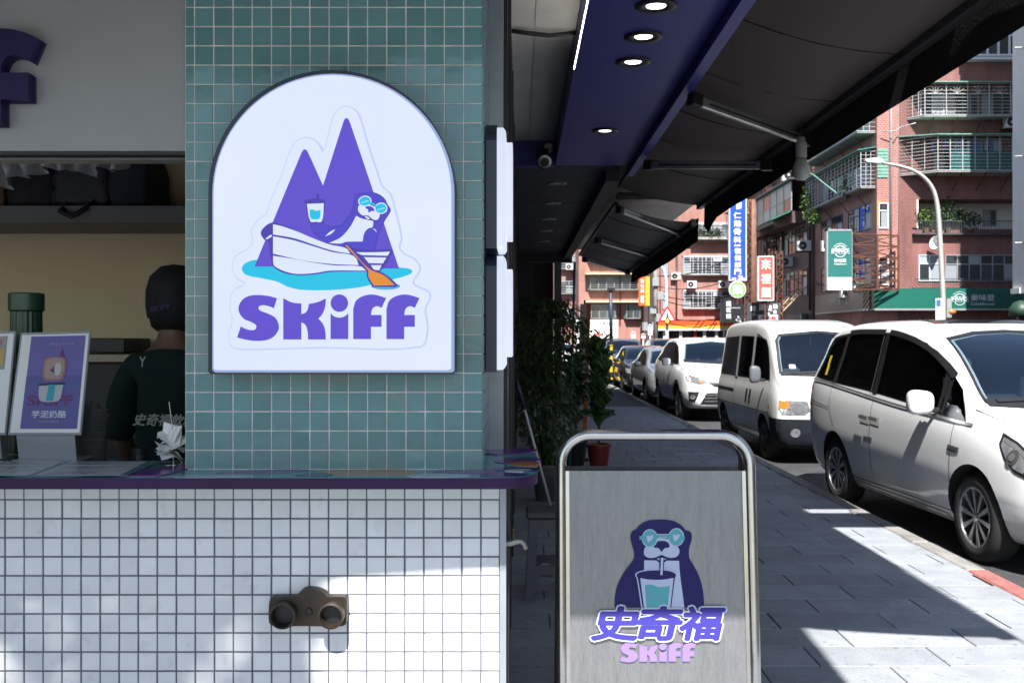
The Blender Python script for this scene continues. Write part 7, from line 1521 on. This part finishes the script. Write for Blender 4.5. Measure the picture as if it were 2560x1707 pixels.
MB().tube([(p.x, 80, p.y) for p in c2_], .11, 8).build('pole', M['white'], l2, smooth=True); MB().box(KX(1626, 80), KX(1639, 80), 79.9, 80.1, KZ(662, 80), KZ(659, 80)).build('lamp_head', M['white'], l2)
# utility pole with wires
up = thing('utility_pole', 'grey utility pole hung with cable boxes beside the orange sign', 'utility pole', (KX(1640, 83), 83, ROAD)); MB().tube([(KX(1640, 83), 83, ROAD), (KX(1638, 83), 83, 14)], .2, 10).build('pole', M['concrete'], up, smooth=True)
for py, dx in ((706, 0), (740, .4), (775, -.2), (795, .3)): MB().box(KX(1630, 83)+dx, KX(1646, 83)+dx, 82.6, 82.9, KZ(py+10, 83), KZ(py-10, 83)).build('cable_box', M['wframe'], up, bevel=.03)
q = MB()
for i, (py, sag) in enumerate(((735, .5), (742, .8), (788, .5), (792, .9))):
    p0 = P(1640, py, 83)
    for (tx, ty, tz) in ((KX(1830, 90), 90, p0.z+.2),):
        q.tube([p0.lerp(Vector((tx, ty, tz)), t/8)-Vector((0, 0, sag*4*(t/8)*(1-t/8))) for t in range(9)], .04, 5)
q.build('cables', M['black'], up)
for i, (px, py0, py1, Y, lab) in enumerate(((1583, 830, 848, 60, 'small white notice board with red top on a post by the far crossing'), (1625, 812, 838, 64, 'narrow blue white notice on a post by the far crossing'), (1608, 835, 846, 66, 'small framed notice between the two far posts'))):
    x = KX(px, Y); t = thing('notice_post', lab, 'notice', (x, Y, ROAD), 'notices by the crossing'); MB().tube([(x, Y, ROAD), (x, Y, KZ(py0-2, Y))], .05, 8).build('post', M['white'], t); MB().box(x-.14, x+.14, Y-.08, Y-.05, KZ(py1, Y), KZ(py0, Y)).build('plate', M['white'], t)
    MB().box(x-.13, x+.13, Y-.087, Y-.081, KZ(py0+4, Y), KZ(py0+1, Y)).build('plate_print', mat('notice print', ((.5, .05, .05), (.1, .25, .5), (.1, .1, .1))[i], .5), t)
# loose street cables along the facades
q = MB(); q.tube([P(2205, 330, 53.5), P(2240, 328, 53.3), P(2252, 318, 53.5), P(2290, 308, 52.8)], .03, 5); tag(q.build('facade_cable', M['wframe'], smooth=True), 'grey cable looping across the corner pier below the upper cage', 'cable')

# unseen tree added behind the viewpoint so its leaves dapple the counter front
tt = thing('shade_tree', 'unseen leafy tree added behind the viewpoint to shade the counter front', 'tree', (-3.4, -3.6, 0))
MB().tube([(-3.4, -3.6, 0), (-3.35, -3.6, 2.5), (-3.1, -3.4, 4.6), (-2.4, -3.1, 6.6)], [.16, .13, .11, .05], 10).build('trunk', M['bark'], tt, smooth=True)
for a, b in (((-3.2, -3.5, 4.2), (-1.4, -2.7, 6.8)), ((-3.1, -3.4, 4.8), (-3.4, -2.4, 7.6)), ((-2.7, -3.2, 5.8), (-1.9, -3.9, 8.0))): MB().tube([a, Vector(a).lerp(Vector(b), .5)+Vector((0, 0, .2)), b], [.07, .05, .02], 7).build('limb', M['bark'], tt, smooth=True)
clump(tt, 'crown', (-2.52, -3.0, 7.4), (1.75, 1.7, 1.6), 5200, M['plant_d'], 5, .18)

# facade_clutter: pipes, more air conditioners, cables, window-sill plants
for nm, pr, pts in (('downpipe', cb, [(KX(2243), YB-.08, 3.9), (KX(2243), YB-.08, 21)]), ('downpipe', cb, [(KX(2222), YB-.32, 3.9), (KX(2222), YB-.32, 21)]), ('downpipe', ob, [(X2-.06, 65.4, 3.4), (X2-.06, 65.4, 22)]), ('downpipe', ob, [(X2-.06, 72.1, ROAD), (X2-.06, 72.1, 10)]), ('downpipe', fb, [(KX(1690, Yf), Yf-.1, 3), (KX(1690, Yf), Yf-.1, 24)]), ('downpipe', fb, [(KX(1650, Yf), Yf-.1, 3), (KX(1650, Yf), Yf-.1, 24)]), ('downpipe', gbk, [(KX(1550, Yg), Yg-.1, 3), (KX(1550, Yg), Yg-.1, 26)])):
    MB().tube(pts, .06, 8).build(nm, M['wframe'] if pr in (cb, fb) else M['rust'], pr, smooth=True)
for i, (fr_, u, w0, z, lab) in enumerate(((f5, KX(1712, Yf), .55, zf(722), 'small air conditioner between the two grilled windows of the far pink block, left one'), (f5, KX(1790, Yf), .55, zf(722), 'small air conditioner between the two grilled windows of the far pink block, right one'),
     (f4, KX(1676, Yf), .05, zf(700), 'air conditioner on the narrow pink wall strip behind the slim lamp'), (f6, KX(1612, Yg), .05, zg(752), 'air conditioner right of the arched grilles on the salmon block'), (FR((XB-1.0, 60.6, 0), (1, 0, 0), (0, -1, 0)), 0, 0, KZ(630, 60.6), 'air conditioner on brackets below the upper side windows of the corner block'),
     (FR((XB-1.0, 57.0, 0), (1, 0, 0), (0, -1, 0)), 0, 0, KZ(745, 57), 'air conditioner just above the brown end of the cafe band'))): acunit(lab, fr_, u, w0, z, 1.1)
for i, (px, n_) in enumerate(((1748, 160), (1768, 200), (1790, 140))):
    t = thing('balcony_plant', ['left tuft of plants on the top balcony of the far pink block', 'middle bush on the top balcony of the far pink block', 'right tuft of plants on the top balcony, next to the blue sign'][i], 'plant', (KX(px, Yf), Yf-1, zf(596)), 'plants on the far balcony'); clump(t, 'foliage', (KX(px, Yf), Yf-1.0, zf(588)), (.5, .3, .4), n_, M['plant_d'], 60+i, .2); MB().lathe([(.15, 0), (.2, .3)], (KX(px, Yf), Yf-1.0, zf(596)+.005), n=10).build('pot', M['brownpole'], t)
q = MB()
for i in range(45): x = KX(1724, Yf)+.12*i; q.box(x, x+.03, Yf-1.3, Yf-1.27, zf(596), zf(570))
q.box(KX(1724, Yf), 24, Yf-1.32, Yf-1.25, zf(570), zf(568)); q.build('balcony_railing', M['wframe_d'], fb)
for i, (a, b, sag, lab) in enumerate(((P(1640, 690, 83), (XB-.1, 79, 9.5), .9, 'upper of the black cables sagging across the end of the street'), (P(1640, 715, 83), (XB-.1, 76, 7.8), 1.1, 'lower black cable sagging toward the mauve block'), ((XB-.2, 66, 5.4), (XB-.2, 54.2, 4.4), .35, 'black cable drooping along the mauve wall above the brown band'))):
    a, b = Vector(a), Vector(b); tag(MB().tube([a.lerp(b, k/12)-Vector((0, 0, sag*4*(k/12)*(1-k/12))) for k in range(13)], .035, 5).build('overhead_cable', M['black'], smooth=True), lab, 'cable', 'overhead cables')
for (u0, z) in ((1.0, KZ(470)), (4.0, KZ(470)), (7.0, KZ(470)), (1.0, KZ(332)), (4.0, KZ(332)), (7.5, KZ(332))):
    MB().beam(fs_(u0, .02, z-1.0), fs_(u0, .78, z-.10), .04, .04).build('cage_bracket', M['rust'], cb)
for px in (2320, 2380, 2440, 2500):
    MB().beam((KX(px), YB-.02, KZ(436)-.9), (KX(px), YB-1.2, KZ(436)-.12), .04, .04).build('cage_bracket', M['rust'], cb); MB().beam((KX(px), YB-.02, KZ(296)-.8), (KX(px), YB-.75, KZ(296)-.12), .04, .04).build('cage_bracket', M['rust'], cb)
